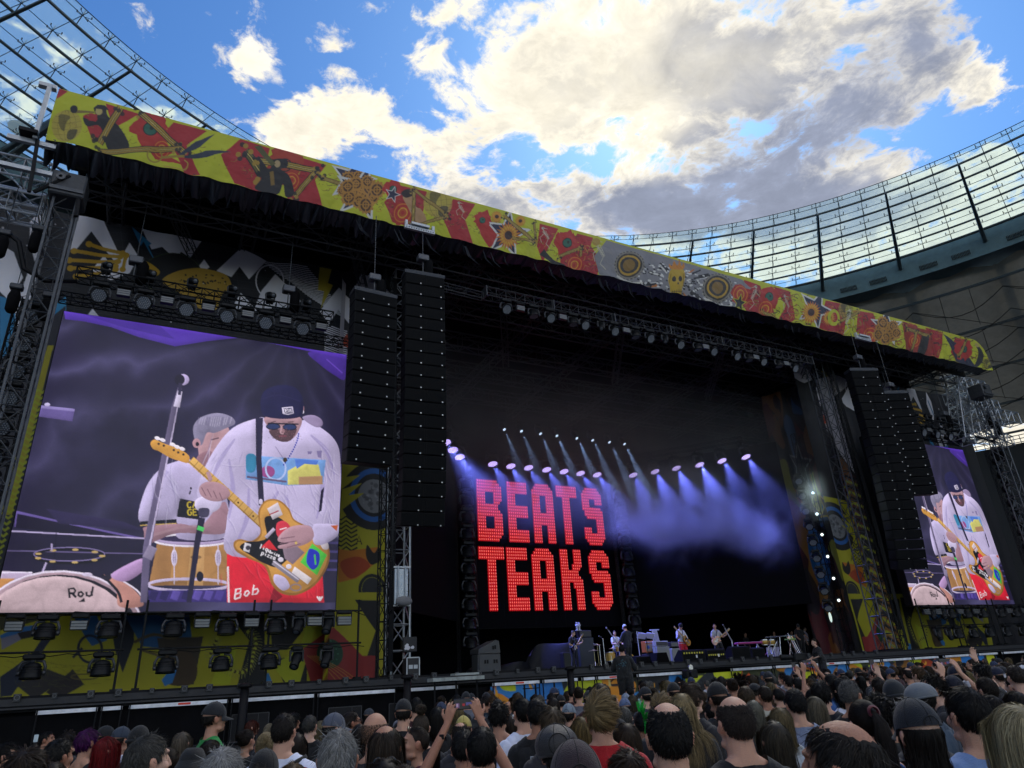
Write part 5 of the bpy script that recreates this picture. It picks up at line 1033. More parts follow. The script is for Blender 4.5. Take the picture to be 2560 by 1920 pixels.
# ---- vertical column of lamps left of the left screen (mirrored at the right screen)
for mir,s_ in ((False,'left'),(True,'right')):
    X=(lambda x:mx_(x)) if mir else (lambda x:x)
    t=thing('lamp_ladder','black truss ladder filled with wash lights at the outer side of the %s screen'%s_,'truss',(X(-4.3),22.6,DZ),'lamp ladders beside the screens')
    b=MB()
    for x in(-.42,.42): truss(b,(X(-4.28)+x,22.75,DZ),(X(-4.28)+x,22.75,13.6),.16,.16,.5,.022,.012,up=(0,1,0))
    for z in np.arange(3,13.6,.88): b.tube((X(-4.7),22.7,z),(X(-3.86),22.7,z),.022,5); b.tube((X(-4.7),22.7,z+.05),(X(-3.86),22.7,z+.5),.012,4)
    b.build('ladder',m_tblk,t)
    for k in range(12): W_out((X(-4.28),22.5,13.38-.885*k),'wash light in the lamp ladder beside the %s screen, %s from the top'%(s_,['first']+ORD[1:] and (['first']+ORD[1:])[k]),'wash lights in the screen ladders',sc=1.15)
    for k,(x,z) in enumerate(((-4.75,13.4),(-3.9,13.3),(-4.6,15.6),(-5.4,15.2))):
        t=thing('cable_bag','black cable bag hanging %s at the %s outer tower'%(['beside the top lamp, outer one','beside the top lamp, inner one','above the ladder, inner one','above the ladder, outer one'][k],s_),'bag',(X(x),22.3,z),'cable bags at the outer towers')
        b=MB(); b.lathe((X(x),22.3,z-.1),[(.10,-.45),(.16,-.35),(.17,.1),(.12,.28)],10); b.build('bag',m_cloth,t,True); b=MB(); b.bbox((X(x),22.3,z+.32),(.34,.24,.18),.03); b.tube((X(x),22.3,z+.4),(X(x),22.3,18.4),.012,4); b.build('motor',m_lg,t)
    o=MB(); o.path([(X(-5.4),22.3,15.6),(X(-5.0),22.3,15.3),(X(-4.7),22.3,14.4),(X(-4.1),22.3,14.1),(X(-3.4),22.9,14.6)],.07,7); o=o.build('cable_loom',m_bm,None,True); tag(o,'thick black cable loom looping to the truss above the %s screen'%s_,'cable','cable looms')
# ---- pipe frames with lamps under the screens
for mir,s_ in ((False,'left'),(True,'right')):
    X=(lambda x:mx_(x)) if mir else (lambda x:x)
    for i,(a,c) in enumerate(((-3.5,-.45),(.08,3.05),(3.55,6.35))):
        t=thing('pipe_frame','black pipe frame holding lamps under the %s screen, %s'%(s_,['outer one','middle one','inner one'][i]),'frame',(X((a+c)/2),23.4,DZ),'pipe frames under the screens')
        b=MB()
        for x in (a,c): b.tube((X(x),23.42,DZ),(X(x),23.42,4.75),.035,7); b.box((X(x),23.42,DZ+.05),(.2,.3,.06))
        for z in (4.40,3.40): b.tube((X(a-.1),23.4,z),(X(c+.1),23.4,z),.03,7)
        b.build('pipes',m_tblk,t)
        b=MB(); b.path([(X(a+.2+k*.4),23.38,4.36-.05*(k%2)-.1*math.sin(k)) for k in range(8)],.012,4); b.path([(X(a+.2+k*.4),23.38,3.34-.06*(k%2)) for k in range(8)],.012,4); b.build('cable',m_bm,t)
    for row,z,xs in ((1,4.36,(-2.31,-.81,.85,2.3,3.72)),(2,3.36,(-2.45,-.83,.78,2.25,3.62))):
        for i,x in enumerate(xs): W_dn((X(x),23.38,z),'downturned wash light in the %s row under the %s screen, %s of five'%(['upper','lower'][row-1],s_,ORD[i]),'wash lights under the screens',sc=1.1)
    for i,x in enumerate((-3.05,-1.55,1.6,3.0)): STB((X(x),23.36,4.38),'strobe panel in the lamp row under the %s screen, %s of four'%(s_,ORD[i]),'strobes under the screens',sc=1.05)
    for i,(x,z) in enumerate(((4.42,4.36),(5.35,4.36),(4.42,3.36),(5.35,3.36))): SPD((X(x),23.38,z),'tilted spot in the inner frame under the %s screen, %s'%(s_,['upper outer','upper inner','lower outer','lower inner'][i]),'spots under the screens',sc=1.1)
    for i,x in enumerate((4.9,5.85)): STB((X(x),23.36,4.42),'pale strobe panel in the inner frame under the %s screen, %s'%(s_,['outer','inner'][i]),'pale strobes under the screens',sc=1.15)
# ---- front light truss across the stage mouth
t=thing('light_truss','long black light truss hanging across the front of the stage mouth','truss',(XC,22.5,17.2),'light trusses')
b=MB(); truss(b,(11.1,22.5,17.2),(30.9,22.5,17.2),.42,.42,.46,.028,.017)
for x in np.arange(11.1,31,3.3): b.box((x,22.5,17.2),(.05,.5,.5))
b.build('truss',mat('truss_mid',(.05,.052,.06),.45,.4),t)
b=MB()
for x in (9.2,): truss(b,(x-.6,22.5,17.1),(11.,22.5,17.0),.2,.3,.9,.02,.01)
b.build('end_ladder',m_dalu,t)
pos=lambda px:onY(px,781+(px-1263)*.2,22.5)[0]
for i,px in enumerate((1263,1373,1459,1533,1622,1697,1780,1838,1904,1983)): W_in((pos(px),22.4,17.0),'bright honeycomb wash light on the front truss, %s from the left'%(['first']+ORD[1:])[i],'wash lights on the front truss')
for i,px in enumerate((1292,1398,1557,1756,1882,1958)): STB((pos(px)+.12,22.4,17.0),'pale strobe panel on the front truss, %s from the left'%(['first']+ORD[1:])[i],'strobes on the front truss')
for i,px in enumerate((1326,1425,1581,1737,1865,1940)): W_dn((pos(px)+.12,22.4,17.0),'dark downturned head on the front truss, %s from the left'%(['first']+ORD[1:])[i],'dark heads on the front truss')
for i,px in enumerate((1500,1659)): SPD((pos(px),22.4,17.0),'tilted spot on the front truss, %s one'%['left','right'][i],'tilted spots on the front truss')
# ---- ladders of dark lamps either side of the LED wall
for x,s_ in ((XC-5.45,'left'),(XC+5.3,'right')):
    t=thing('lamp_ladder','dark truss ladder of unlit wash lights at the %s of the red letters'%s_,'truss',(x,35.2,DZ),'dark lamp ladders by the letters')
    b=MB()
    for k in(-.55,.55): truss(b,(x+k,35.4,DZ),(x+k,35.4,13.4),.12,.12,.5,.02,.01,up=(0,1,0))
    b.build('ladder',m_tblk,t)
    for k in range(10): W_dn((x,35.1,13.1-.95*k),'unlit wash light in the dark ladder %s of the letters, %s from the top'%(s_,(['first']+ORD[1:])[k]),'wash lights by the letters',sc=1.5)

# ================================================================ lit lamps
BL=(.17,.21,1.0)
LIT=Proto(lambda:wash(-70,lit=((.16,.14,.9),.6,(.66,.5,1.),1.5)))
pp=[(250,225),(290,267),(328,307),(510,345),(610,357),(708,366),(808,377),(904,387),(995,397),(1087,405),(1286,407),(1406,388),(1524,369),(1652,350),(1775,328),(1908,306)]
rail=[]
def lamp(name,parent,loc,aim,energy,col,size,blend=.35,r=.08):
    d=bpy.data.lights.new(name,'SPOT'); d.energy=energy; d.color=col; d.spot_size=R(size); d.spot_blend=blend; d.shadow_soft_size=r
    o=bpy.data.objects.new(name,d); link(o,parent); o.location=loc; v=Vector(aim); o.rotation_euler=v.to_track_quat('-Z','Y').to_euler(); return o
for i,p in enumerate(pp):
    w=onZ(1000+p[0]/2.212,1000+p[1]/2.212,14.); rail.append(w+np.array([0,0,.85]))
    o=LIT(w+np.array([0,0,.7]),'glowing violet wash light in the bent row over the band, %s'%nth(i),'lit wash lights over the band',sc=1.5)
    aim=((.5 if i<3 else .28 if i<10 else -.05),-.42,-1)
    lamp('spot_beam',o,(0,-.15,-.65),aim,4600,BL,46 if i<3 else 46,1.)
t=thing('light_truss','bent black truss carrying the violet wash lights over the band','truss',(XC,34,14.9),'light trusses')
b=MB()
for i in range(len(rail)-1): truss(b,rail[i]+np.array([0,0,.2]),rail[i+1]+np.array([0,0,.2]),.3,.3,.5,.02,.01)
b.build('truss',m_tblk,t)
bb=[(563,146),(657,155),(762,170),(853,181),(963,195),(1050,206),(1143,217),(1226,227)]
BM=Proto(lambda:(lambda t:t)(spot(-55,-10)))
def beamer():
    t=spot(-55,25); 
    for h in t.children:
        for l in h.children: l.data.materials[0]=mat('lens_beam',(.3,.3,.4),.3,emit=(.6,.75,1.),estr=1.8)
    return t
BMR=Proto(beamer)
for i,p in enumerate(bb):
    w=onZ(1000+p[0]/2.212,1000+p[1]/2.212,15.4)
    o=BMR(w+np.array([0,0,.4]),'small lit spot throwing a pale beam above the violet row, %s from the left'%(['first']+ORD[1:])[i],'beam spots above the violet row',sc=1.1)
    lamp('beam',o,(.12,-.24,-.78),(.20,-.22,-1.),(430,500,650,800,800,750,700,900)[i]*4.5,(.40,.58,1.),17,.7,.05)
    o['beam_row']=1
t=thing('light_truss','thin black truss carrying the eight pale beam spots','truss',(XC,32.7,16),'light trusses'); b=MB(); truss(b,(15.6,32.7,16.05),(26.4,32.7,16.05),.3,.3,.5,.02,.01); b.build('truss',m_tblk,t)
# white lamps down the right side
WB=Proto(lambda:wash(-20,lit=((.4,.5,.5),1.,(.85,1.,.95),2.5)))
wl=[(2035,1245),(2045,1298),(2058,1350),(2072,1405),(2087,1460),(2100,1515)]
for i,p in enumerate(wl):
    w=onY(*p,26.95); o=WB(w+np.array([0,0,.5]),'white lit lamp in the column beside the right printed curtain, %s from the top'%(['first']+ORD[1:])[i],'white lamps in the right column',rz=R(-42),sc=.42)
    lamp('white_beam',o,(0,-.2,-.45),(0,-.9,-.05),(900,900,300,80,40,30)[i],(.78,.98,.90),60,.6,.1)
t=thing('lamp_ladder','black truss ladder with white lamps beside the right printed curtain','truss',(34.4,27.1,DZ)); b=MB(); truss(b,(34.5,27.3,DZ),(34.5,27.3,15),.7,.3,.6,.025,.014,up=(0,1,0)); b.build('ladder',m_tblk,t)
for i,z in enumerate(np.arange(5.2,12.5,.9)): W_in((33.6,27.2,z),'unlit lamp in the row inside the white-lamp ladder, %s from the bottom'%(['first']+ORD[1:])[i],'unlit lamps by the right curtain',rz=R(-42))

# ================================================================ haze and smoke on the stage
def volbox(name,lab,c,sz,dens,fn):
    b=MB(); b.box(c,sz); m=bpy.data.materials.new(name); m.use_nodes=True; t=m.node_tree; t.nodes.clear(); o=t.nodes.new('ShaderNodeOutputMaterial'); v=t.nodes.new('ShaderNodeVolumePrincipled')
    v.inputs['Color'].default_value=(.85,.87,.95,1); v.inputs['Anisotropy'].default_value=.15; v.inputs['Density'].default_value=dens; t.links.new(v.outputs[0],o.inputs['Volume'])
    if fn: t.links.new(fn(t),v.inputs['Density'])
    x=b.build(name,m); tag(x,lab,'smoke',kind='stuff'); return m
def sm(t):
    c=t.nodes.new('ShaderNodeTexCoord'); n=t.nodes.new('ShaderNodeTexNoise'); n.inputs['Scale'].default_value=.42; n.inputs['Detail'].default_value=5; n.inputs['Roughness'].default_value=.55; n.inputs['Distortion'].default_value=.9
    t.links.new(c.outputs['Object'],n.inputs['Vector'])
    def vm(op,a,b_):
        q=t.nodes.new('ShaderNodeVectorMath'); q.operation=op
        for i,v in enumerate((a,b_)):
            if isinstance(v,tuple): q.inputs[i].default_value=v
            elif v is not None: t.links.new(v,q.inputs[i])
        return q.outputs['Value'] if op=='LENGTH' else q.outputs[0]
    def mt(op,a,b_,cl=False):
        q=t.nodes.new('ShaderNodeMath'); q.operation=op; q.use_clamp=cl
        for i,v in enumerate((a,b_)):
            if isinstance(v,(int,float)): q.inputs[i].default_value=v
            elif v is not None: t.links.new(v,q.inputs[i])
        return q.outputs[0]
    tot=None
    for (cx,cy,cz,rx,ry,rz,wt) in ((24.0,31.,10.3,3.4,2.8,2.0,1.0),(27.0,30.2,10.9,3.8,2.8,2.3,1.1),(28.6,28.8,9.6,3.,2.,2.2,.8),(30.8,27.8,8.6,2.8,1.8,2.4,.9),(25.5,30.,7.9,2.2,2,1.8,.5),(23.6,32.,12.6,3.6,2.6,1.5,.8),(28.2,30.6,12.8,3.4,2.6,1.5,.8),(18.5,33.,13.,3.5,2.,1.,.5),(32.9,26.6,10.8,1.5,1.2,1.4,.8)):
        d=vm('LENGTH',vm('DIVIDE',vm('SUBTRACT',c.outputs['Object'],(cx,cy,cz)),(rx,ry,rz)),None); f=mt('MULTIPLY',mt('SUBTRACT',1.25,d,True),wt); tot=f if tot is None else mt('ADD',tot,f)
    e=mt('SUBTRACT',mt('ADD',mt('MULTIPLY',tot,1.0),mt('MULTIPLY',n.outputs[0],1.7)),1.05,True); e=mt('MULTIPLY',mt('MINIMUM',tot,1.),e)
    sp_=t.nodes.new('ShaderNodeSeparateXYZ'); t.links.new(c.outputs['Object'],sp_.inputs[0])
    hz=mt('MULTIPLY',mt('MULTIPLY',mt('SUBTRACT',sp_.outputs[2],9.0),.22,True),mt('MULTIPLY',n.outputs[0],.085))
    return mt('ADD',mt('MULTIPLY',mt('MULTIPLY',e,e),.5),hz)
ms=volbox('smoke','thin haze and drifting smoke lit violet-blue over the band',(21.9,30.4,9.6),(26.,10.4,13.6),.1,sm)
S.cycles.volume_step_rate=4.; S.cycles.volume_preview_step_rate=4.; S.cycles.volume_max_steps=64
print('lights ok')

# ================================================================ people: one continuous body, hair and clothes as its parts
def wob(V,k,amp,seed):
    g=np.random.default_rng(seed); o=np.zeros(len(V))
    for i in range(7): o+=np.sin(V@(g.normal(size=3)*k*(1+i*.35))+g.random()*6.28)/(1+i*.35)
    return o*amp/3
def vox(prims,voxel,smooth=3):
    b=MB()
    for p in prims:
        if p[0]=='c':
            _,a,ra,c,rb,_t=p; b.tube(a,c,ra,12,rb); b.ell(a,ra,10,7); b.ell(c,rb,10,7)
        else: b.ell(p[1],p[2],18,12,p[3])
    me=b.mesh('tmp',[]); o=bpy.data.objects.new('tmp',me); S.collection.objects.link(o)
    m=o.modifiers.new('r','REMESH'); m.mode='VOXEL'; m.voxel_size=voxel
    m=o.modifiers.new('s','SMOOTH'); m.factor=.5; m.iterations=smooth
    dg=bpy.context.evaluated_depsgraph_get(); e=o.evaluated_get(dg); r=e.to_mesh()
    V=np.empty(len(r.vertices)*3); r.vertices.foreach_get('co',V); V=V.reshape(-1,3); N=np.empty(len(V)*3); r.vertices.foreach_get('normal',N); N=N.reshape(-1,3)
    r.calc_loop_triangles(); T=np.empty(len(r.loop_triangles)*3,np.int32); r.loop_triangles.foreach_get('vertices',T); T=T.reshape(-1,3)
    e.to_mesh_clear(); bpy.data.objects.remove(o); bpy.data.meshes.remove(me); return V,N,T
def np_mesh(name,V,Fc,mats,col=None,smooth=True,mi=None):
    me=bpy.data.meshes.new(name); V=np.asarray(V,np.float32); Fc=np.asarray(Fc,np.int32); k=Fc.shape[1]
    me.vertices.add(len(V)); me.vertices.foreach_set('co',V.reshape(-1)); me.loops.add(Fc.size); me.loops.foreach_set('vertex_index',Fc.reshape(-1))
    me.polygons.add(len(Fc)); me.polygons.foreach_set('loop_start',np.arange(0,Fc.size,k,dtype=np.int32)); me.update(calc_edges=True)
    me.polygons.foreach_set('use_smooth',[smooth]*len(Fc))
    if mi is not None: me.polygons.foreach_set('material_index',np.asarray(mi,np.int32))
    if col is not None:
        a=me.color_attributes.new('tone','BYTE_COLOR','POINT'); a.data.foreach_set('color',np.c_[col,np.ones(len(V))].astype(np.float32).reshape(-1))
    for m in (mats if isinstance(mats,list) else [mats]): me.materials.append(m)
    me.validate(); return me
def clip(V,T,f,A):
    """keep the part of a triangle mesh where f>0; A = extra per-vertex arrays (stacked)"""
    X=np.c_[V,A]; s=f>0; c=s[T].sum(1); full=T[c==3]; nv=len(V); add=[]; key={}; tris=[]
    def cut(i,j):
        k=(min(i,j),max(i,j))
        if k not in key: t=f[i]/(f[i]-f[j]); key[k]=nv+len(add); add.append(X[i]*(1-t)+X[j]*t)
        return key[k]
    for t in T[(c==1)|(c==2)]:
        t=list(t)
        if s[t].sum()==1:
            while not s[t[0]]: t=t[1:]+t[:1]
            tris.append((t[0],cut(t[0],t[1]),cut(t[0],t[2])))
        else:
            while s[t[0]]: t=t[1:]+t[:1]
            a,b_=cut(t[1],t[0]),cut(t[2],t[0]); tris+=[(t[1],t[2],b_),(t[1],b_,a)]
    X=np.r_[X,np.array(add)] if add else X; F_=np.r_[full,np.array(tris,int)] if tris else full
    u,inv=np.unique(F_,return_inverse=True); return X[u],inv.reshape(F_.shape)
def hand(pr,w,d,n,curl=.5,spread=.25,side=1,tag_='hand',s=1.):
    """palm and five separate jointed fingers; w wrist, d pointing direction, n palm-facing direction"""
    d=np.array(d,float); d/=np.linalg.norm(d); n=np.array(n,float); n-=d*(n@d); n/=np.linalg.norm(n); x=np.cross(d,n)*side; w=np.array(w,float)
    for k,(u,v) in enumerate(((-.028,.085),(-.009,.092),(.010,.088),(.028,.078))): pr.append(('c',w+d*.012*s+x*u*.45*s,.017*s,w+d*v*s+x*u*s,.0125*s,tag_))
    for k,(u,v,L_) in enumerate(((-.029,.088,.070),(-.010,.095,.080),(.010,.091,.074),(.029,.080,.058))):
        p=w+d*v*s+x*u*s; a=curl*.5; dd=d*1.0+x*(u*8*spread)
        for j,(l,r) in enumerate(((.46,.0098),(.30,.0088),(.24,.0078))):
            dd=dd/np.linalg.norm(dd); dd=dd*math.cos(a)+n*math.sin(a); q=p+dd*L_*l*s; pr.append(('c',p,r*s,q,r*.92*s,tag_)); p=q; a=curl*(.9+.12*k)
    p=w+d*.03*s-x*.026*s; q=p+(d*.55-x*.75+n*.35)*.045*s; pr.append(('c',p,.0145*s,q,.0115*s,tag_)); r=q+(d*.8-x*.30+n*(.2+curl*.4))*.036*s; pr.append(('c',q,.0108*s,r,.009*s,tag_))
def body(name,voxel=.008,w=1.,sw=1.,fem=False,belly=0.,arms=None,legs=None,lean=0.,headrot=(0,0,0),hands=True,face=True,neckfwd=0.):
    """arms: {-1/1: (elbow, wrist, hand dir, palm normal, curl, spread)}; legs: {-1/1:(knee, ankle, toe)} ; faces +Y, 1.75 m"""
    pr=[]; A=lambda *p:np.array(p,float)
    hr=Matrix.Rotation(headrot[2],3,'Z')@Matrix.Rotation(headrot[0],3,'X')@Matrix.Rotation(headrot[1],3,'Y'); hr=np.array(hr); nb=A(0,-.015+neckfwd,1.50)
    H=lambda *p:nb+hr@(A(*p)-A(0,-.015,1.50)+A(0,0,0))
    e=lambda c,r,t,ax=None: pr.append(('e',c,r,ax,t))
    hx_=hr.T
    e(H(0,-.014,1.655),(.075,.096,.098),'head',hx_); e(H(0,.020,1.615),(.064,.072,.085),'head',hx_); e(H(0,.038,1.565),(.050,.052,.045),'head',hx_)
    e(H(0,.075,1.545),(.020,.018,.018),'head',hx_); e(H(0,.078,1.676),(.046,.016,.012),'head',hx_)
    for s_ in(-1,1):
        e(H(s_*.040,.062,1.612),(.022,.024,.022),'head',hx_); e(H(s_*.077,-.008,1.628),(.011,.019,.032),'ear',hx_); e(H(s_*.084,-.018,1.640),(.008,.014,.018),'ear',hx_); e(H(s_*.050,.030,1.553),(.018,.028,.018),'head',hx_)
    if face:
        pr.append(('c',H(0,.092,1.655),.008,H(0,.112,1.615),.0115,'head')); pr.append(('c',H(-.011,.098,1.610),.008,H(.011,.098,1.610),.008,'head')); e(H(0,.090,1.580),(.024,.010,.006),'head',hx_); e(H(0,.088,1.570),(.020,.010,.007),'head',hx_)
    nw=.058*(w if not fem else .8)
    pr.append(('c',A(0,-.025,1.42),nw*1.08,H(0,-.012,1.58),nw*.95,'neck'))
    S_=.180*sw
    for s_ in(-1,1):
        pr.append(('c',A(s_*.035,-.03,1.475),.042*w,A(s_*.13*sw,-.02,1.415),.042*w,'torso')); pr.append(('c',A(s_*.09*sw,-.015,1.35),.085*w,A(s_*.14*sw,-.012,1.375),.056*w,'torso'))
        pr.append(('c',A(s_*.075*sw,-.01,1.32),.10*w,A(s_*.07,.0,1.08),.085*w,'torso'))
        e(A(s_*.085*sw,.055,1.29),(.07*w,.05*w+(.035 if fem else 0),.06),'torso'); pr.append(('c',A(s_*.07,0,1.08),.088*w,A(s_*.075,-.01,.96),.10*w*(1.05 if fem else 1),'pelvis'))
        e(A(s_*.07,-.055,.93),(.075*w,.065*w,.08),'pelvis')
    e(A(0,.02,1.12),(.14*w,.085*w+belly,.20),'torso'); e(A(0,-.02,1.25),(.15*w*sw,.085*w,.20),'torso')
    arms=arms or {}
    for s_ in(-1,1):
        el,wr,hd,pn,cu,spd=arms.get(s_,(A(s_*(.228*sw+.01*w),-.035,1.105),A(s_*.245*sw,.03,.865),A(s_*.05,.25,-1),A(-s_,0,0),.45,.15))
        sh=A(s_*S_,-.012,1.378); el=A(*el); wr=A(*wr)
        if el[2]>1.35: sh=sh+A(-s_*.012,.0,.03)
        pr.append(('c',sh,.054*w,(sh*.45+el*.55),.047*w,'uarm%d'%s_)); pr.append(('c',(sh*.45+el*.55),.047*w,el,.038*w,'uarm%d'%s_)); m=el*.68+wr*.32
        pr.append(('c',el,.038*w,m,.041*w,'farm%d'%s_)); pr.append(('c',m,.041*w,wr,.026*w,'farm%d'%s_))
        if hands: hand(pr,wr,hd,pn,cu,spd,s_)
    legs=legs or {}
    for s_ in(-1,1):
        kn,an,to=legs.get(s_,(A(s_*.105,.02,.50),A(s_*.105,-.03,.09),A(s_*.13,.13,.03))); kn,an,to=A(*kn),A(*an),A(*to); hp=A(s_*.09,-.005,.90)
        pr.append(('c',hp,.088*w,hp*.5+kn*.5,.078*w,'thigh')); pr.append(('c',hp*.5+kn*.5,.078*w,kn,.054*w,'thigh')); m=kn*.68+an*.32+A(0,-.012,0)
        pr.append(('c',kn,.052*w,m,.055*w,'shin')); pr.append(('c',m,.055*w,an,.036,'shin')); pr.append(('c',an+A(0,-.02,-.035),.038,an*.2+to*.8,.034,'foot')); pr.append(('c',an,.036,an+A(0,.02,-.04),.04,'foot')); pr.append(('c',an*.25+to*.75,.038,to,.028,'foot'))
    V,N,T=vox(pr,voxel)
    best=np.full(len(V),9.); tg=np.zeros(len(V),int); sarm=np.zeros(len(V)); names=[]
    for p in pr:
        t=p[5] if p[0]=='c' else p[4]
        if p[0]=='c':
            a,ra,c,rb=p[1],p[2],p[3],p[4]; d=c-a; u=np.clip(((V-a)@d)/(d@d+1e-9),0,1); dist=np.linalg.norm(V-a-u[:,None]*d,axis=1)-(ra+(rb-ra)*u)
        else: dist=(np.linalg.norm((V-p[1])/np.array(p[2])*1.,axis=1)-1)*min(p[2])
        if t not in names: names.append(t)
        m=dist<best; best[m]=dist[m]; tg[m]=names.index(t)
    reg=np.array(names)[tg]; info=dict(V=V,N=N,T=T,reg=reg,H=hr,nb=nb,name=name,lean=lean,arms={})
    for s_ in(-1,1):
        el,wr=arms.get(s_,(A(s_*(.228*sw+.01*w),-.035,1.105),A(s_*.245*sw,.03,.865)))[:2]; info['arms'][s_]=(A(s_*S_,-.012,1.378),A(*el),A(*wr))
    # pigment: lips, brows, eyes, flushed ears
    Q=(V-nb)@hr+A(0,-.015,1.50); col=np.ones((len(V),3))
    def dab(c,r,k,c3,only=None):
        d=np.linalg.norm((Q-A(*c))/np.array(r),axis=1); f=np.clip((1.15-d)/.3,0,1)[:,None]*k; f[reg=='hand']=0; col[:]=col*(1-f)+np.array(c3)*f
    if face:
        dab((0,.098,1.576),(.026,.02,.010),.7,(.75,.42,.42))
        for s_ in(-1,1): dab((s_*.032,.09,1.648),(.015,.03,.007),.85,(.12,.10,.10)); dab((s_*.034,.09,1.668),(.022,.03,.005),.75,(.3,.22,.18)); dab((s_*.045,.08,1.605),(.03,.03,.02),.25,(1.05,.75,.7))
    for s_ in(-1,1): dab((s_*.085,-.01,1.63),(.02,.03,.04),.45,(1.05,.72,.66))
    col*=(1+wob(V,26,.05,5))[:,None]; info['col']=np.clip(col,0,1)
    return info
def ylean(V,a):
    if not a: return V
    V=V.copy(); m=np.clip((V[:,2]-.9)/.25,0,1)*a; y=V[:,1]; z=V[:,2]-.95; V[:,1]=y*np.cos(m)+z*np.sin(m); V[:,2]=.95+z*np.cos(m)-y*np.sin(m); return V
def garment(I,kind,sleeve=.24,neck=(1.475,1.44),hem=.86,leg=.10,off=.012,loose=.012,nx=.075,waist=.93):
    V,N,T,reg=I['V'],I['N'],I['T'],I['reg']; n=len(V); f=np.full(n,-1.)
    isarm=np.char.startswith(reg,'uarm')|np.char.startswith(reg,'farm'); tor=np.isin(reg,['torso','pelvis','neck','thigh'])
    if kind=='top':
        zn=np.interp(V[:,1],[-.10,.08],[neck[0],neck[1]])+np.clip((np.abs(V[:,0])-nx)*1.0,0,.2); f[tor]=np.minimum((zn-V[:,2])[tor],(V[:,2]-hem)[tor])
        for s_ in(-1,1):
            a,b_,c=I['arms'][s_]; m=(reg=='uarm%d'%s_)|(reg=='farm%d'%s_); L1=np.linalg.norm(b_-a); u=((V-a)@(b_-a))/L1; u2=((V-b_)@(c-b_))/np.linalg.norm(c-b_)
            sd=np.where((reg=='farm%d'%s_),L1+np.maximum(u2,0),np.minimum(u,L1)); f[m]=np.minimum(sleeve-sd[m],zn[m]-V[m,2]+(.0 if sleeve<.05 else .3))
    elif kind=='legs':
        lg=np.isin(reg,['pelvis','thigh','shin','torso','foot']); f[lg]=np.minimum((waist-V[:,2])[lg],(V[:,2]-leg)[lg])
    elif kind=='shoe': lg=np.isin(reg,['foot','shin']); f[lg]=(.105-V[:,2])[lg]
    f[(np.abs(f)<1e-4)]=1e-4; X,Fc=clip(V,T,f,np.c_[N,f]); P,NN,ff=X[:,:3],X[:,3:6],X[:,6]
    NN/=np.linalg.norm(NN,axis=1)[:,None]+1e-9
    fold=wob(P*np.array([1,1,.55]),24,loose*.55,11)+wob(P,60,loose*.16,12); d=off+np.clip(loose*(1-.5*NN[:,2])+fold,-.006,.05)*(1 if kind!='shoe' else 0)
    E=np.unique(np.sort(np.r_[Fc[:,[0,1]],Fc[:,[1,2]],Fc[:,[2,0]]],1),axis=0); cnt=np.zeros(len(P)); np.add.at(cnt,E[:,0],1); np.add.at(cnt,E[:,1],1)
    lock=np.clip(ff/.03,0,1)[:,None]
    def lap(X_,it,k=.6):
        for _ in range(it):
            s_=np.zeros_like(X_); np.add.at(s_,E[:,0],X_[E[:,1]]); np.add.at(s_,E[:,1],X_[E[:,0]]); X_=X_+(s_/cnt[:,None]-X_)*k*lock
        return X_
    if kind!='shoe':
        B=lap(P,34 if kind=='top' else 14); out_=((B-P)*NN).sum(1); P=P+(B-P)*np.where(out_>-.02,1,.35)[:,None]; P=P+NN*np.clip(-out_,0,.02)[:,None]*.6; NN=lap(NN,6); NN/=np.linalg.norm(NN,axis=1)[:,None]+1e-9
    P=P+NN*d[:,None]
    if kind=='top': P[:,2]-=0
    return ylean(P,I['lean']),Fc
SK=[hexc(c) for c in ('c89a82','b98a72','d2a892','a87860')]
def skinm(i): return mat('skin_%d'%(i%4),SK[i%4],.52,attr='tone',bump=.25,bscale=180,sss=.12,spec=.35)
def clothm(c,rough=.85): return mat('fabric_'+c,hexc(c),rough,bump=.35,bscale=220,sheen=.15,var=.08,vscale=9)
def hairm(c):
    if 'hair_'+c in _mats: return _mats['hair_'+c]
    return mat('hair_'+c,tuple(v*.92 for v in hexc(c)),.55,attr='tone',spec=.22)
class Kind:                                   # body with its clothes, shared by every copy
    def __init__(s,name,tops=('tee',),**k):
        s.I=I=body(name,**k); P=ylean(I['V'],k.get('lean',0)); s.P=P; s.body=np_mesh('person_'+name,P,I['T'],skinm(0),I['col']); s.g={}
    def get(s,what):
        if what not in s.g:
            I=s.I; a=dict(tee=dict(kind='top'),tank=dict(kind='top',sleeve=.02,neck=(1.43,1.38),nx=.10),long=dict(kind='top',sleeve=.50,loose=.02),polo=dict(kind='top',neck=(1.492,1.455)),big=dict(kind='top',sleeve=.30,loose=.022,hem=.80),
              jeans=dict(kind='legs',leg=.07),shorts=dict(kind='legs',leg=.50,loose=.02),shoes=dict(kind='shoe',off=.006),bare=None)[what]
            nm={'jeans':'trousers','shorts':'shorts','shoes':'shoes','tank':'vest','polo':'polo_shirt','long':'sweatshirt'}.get(what,'shirt')
            V,Fc=garment(I,**a); s.g[what]=(nm,np_mesh(nm,V,Fc,clothm('222222')))
        return s.g[what]
def setm(o,m): o.material_slots[0].link='OBJECT'; o.material_slots[0].material=m
def person(kind,loc,rz,label,scale=1.,skin=0,top=('tee','22242a'),bottom=('jeans','1a1d26'),group=None,shoes='1a1a1c',tilt=0):
    o=obj('person',kind.body); o.location=loc; o.rotation_euler=(tilt,0,rz); o.scale=(scale,)*3; setm(o,skinm(skin)); tag(o,label,'person',group)
    for w,c in (top,bottom,('shoes',shoes)):
        nm,me=kind.get(w); g_=obj(nm,me,o); setm(g_,clothm(c))
    return o

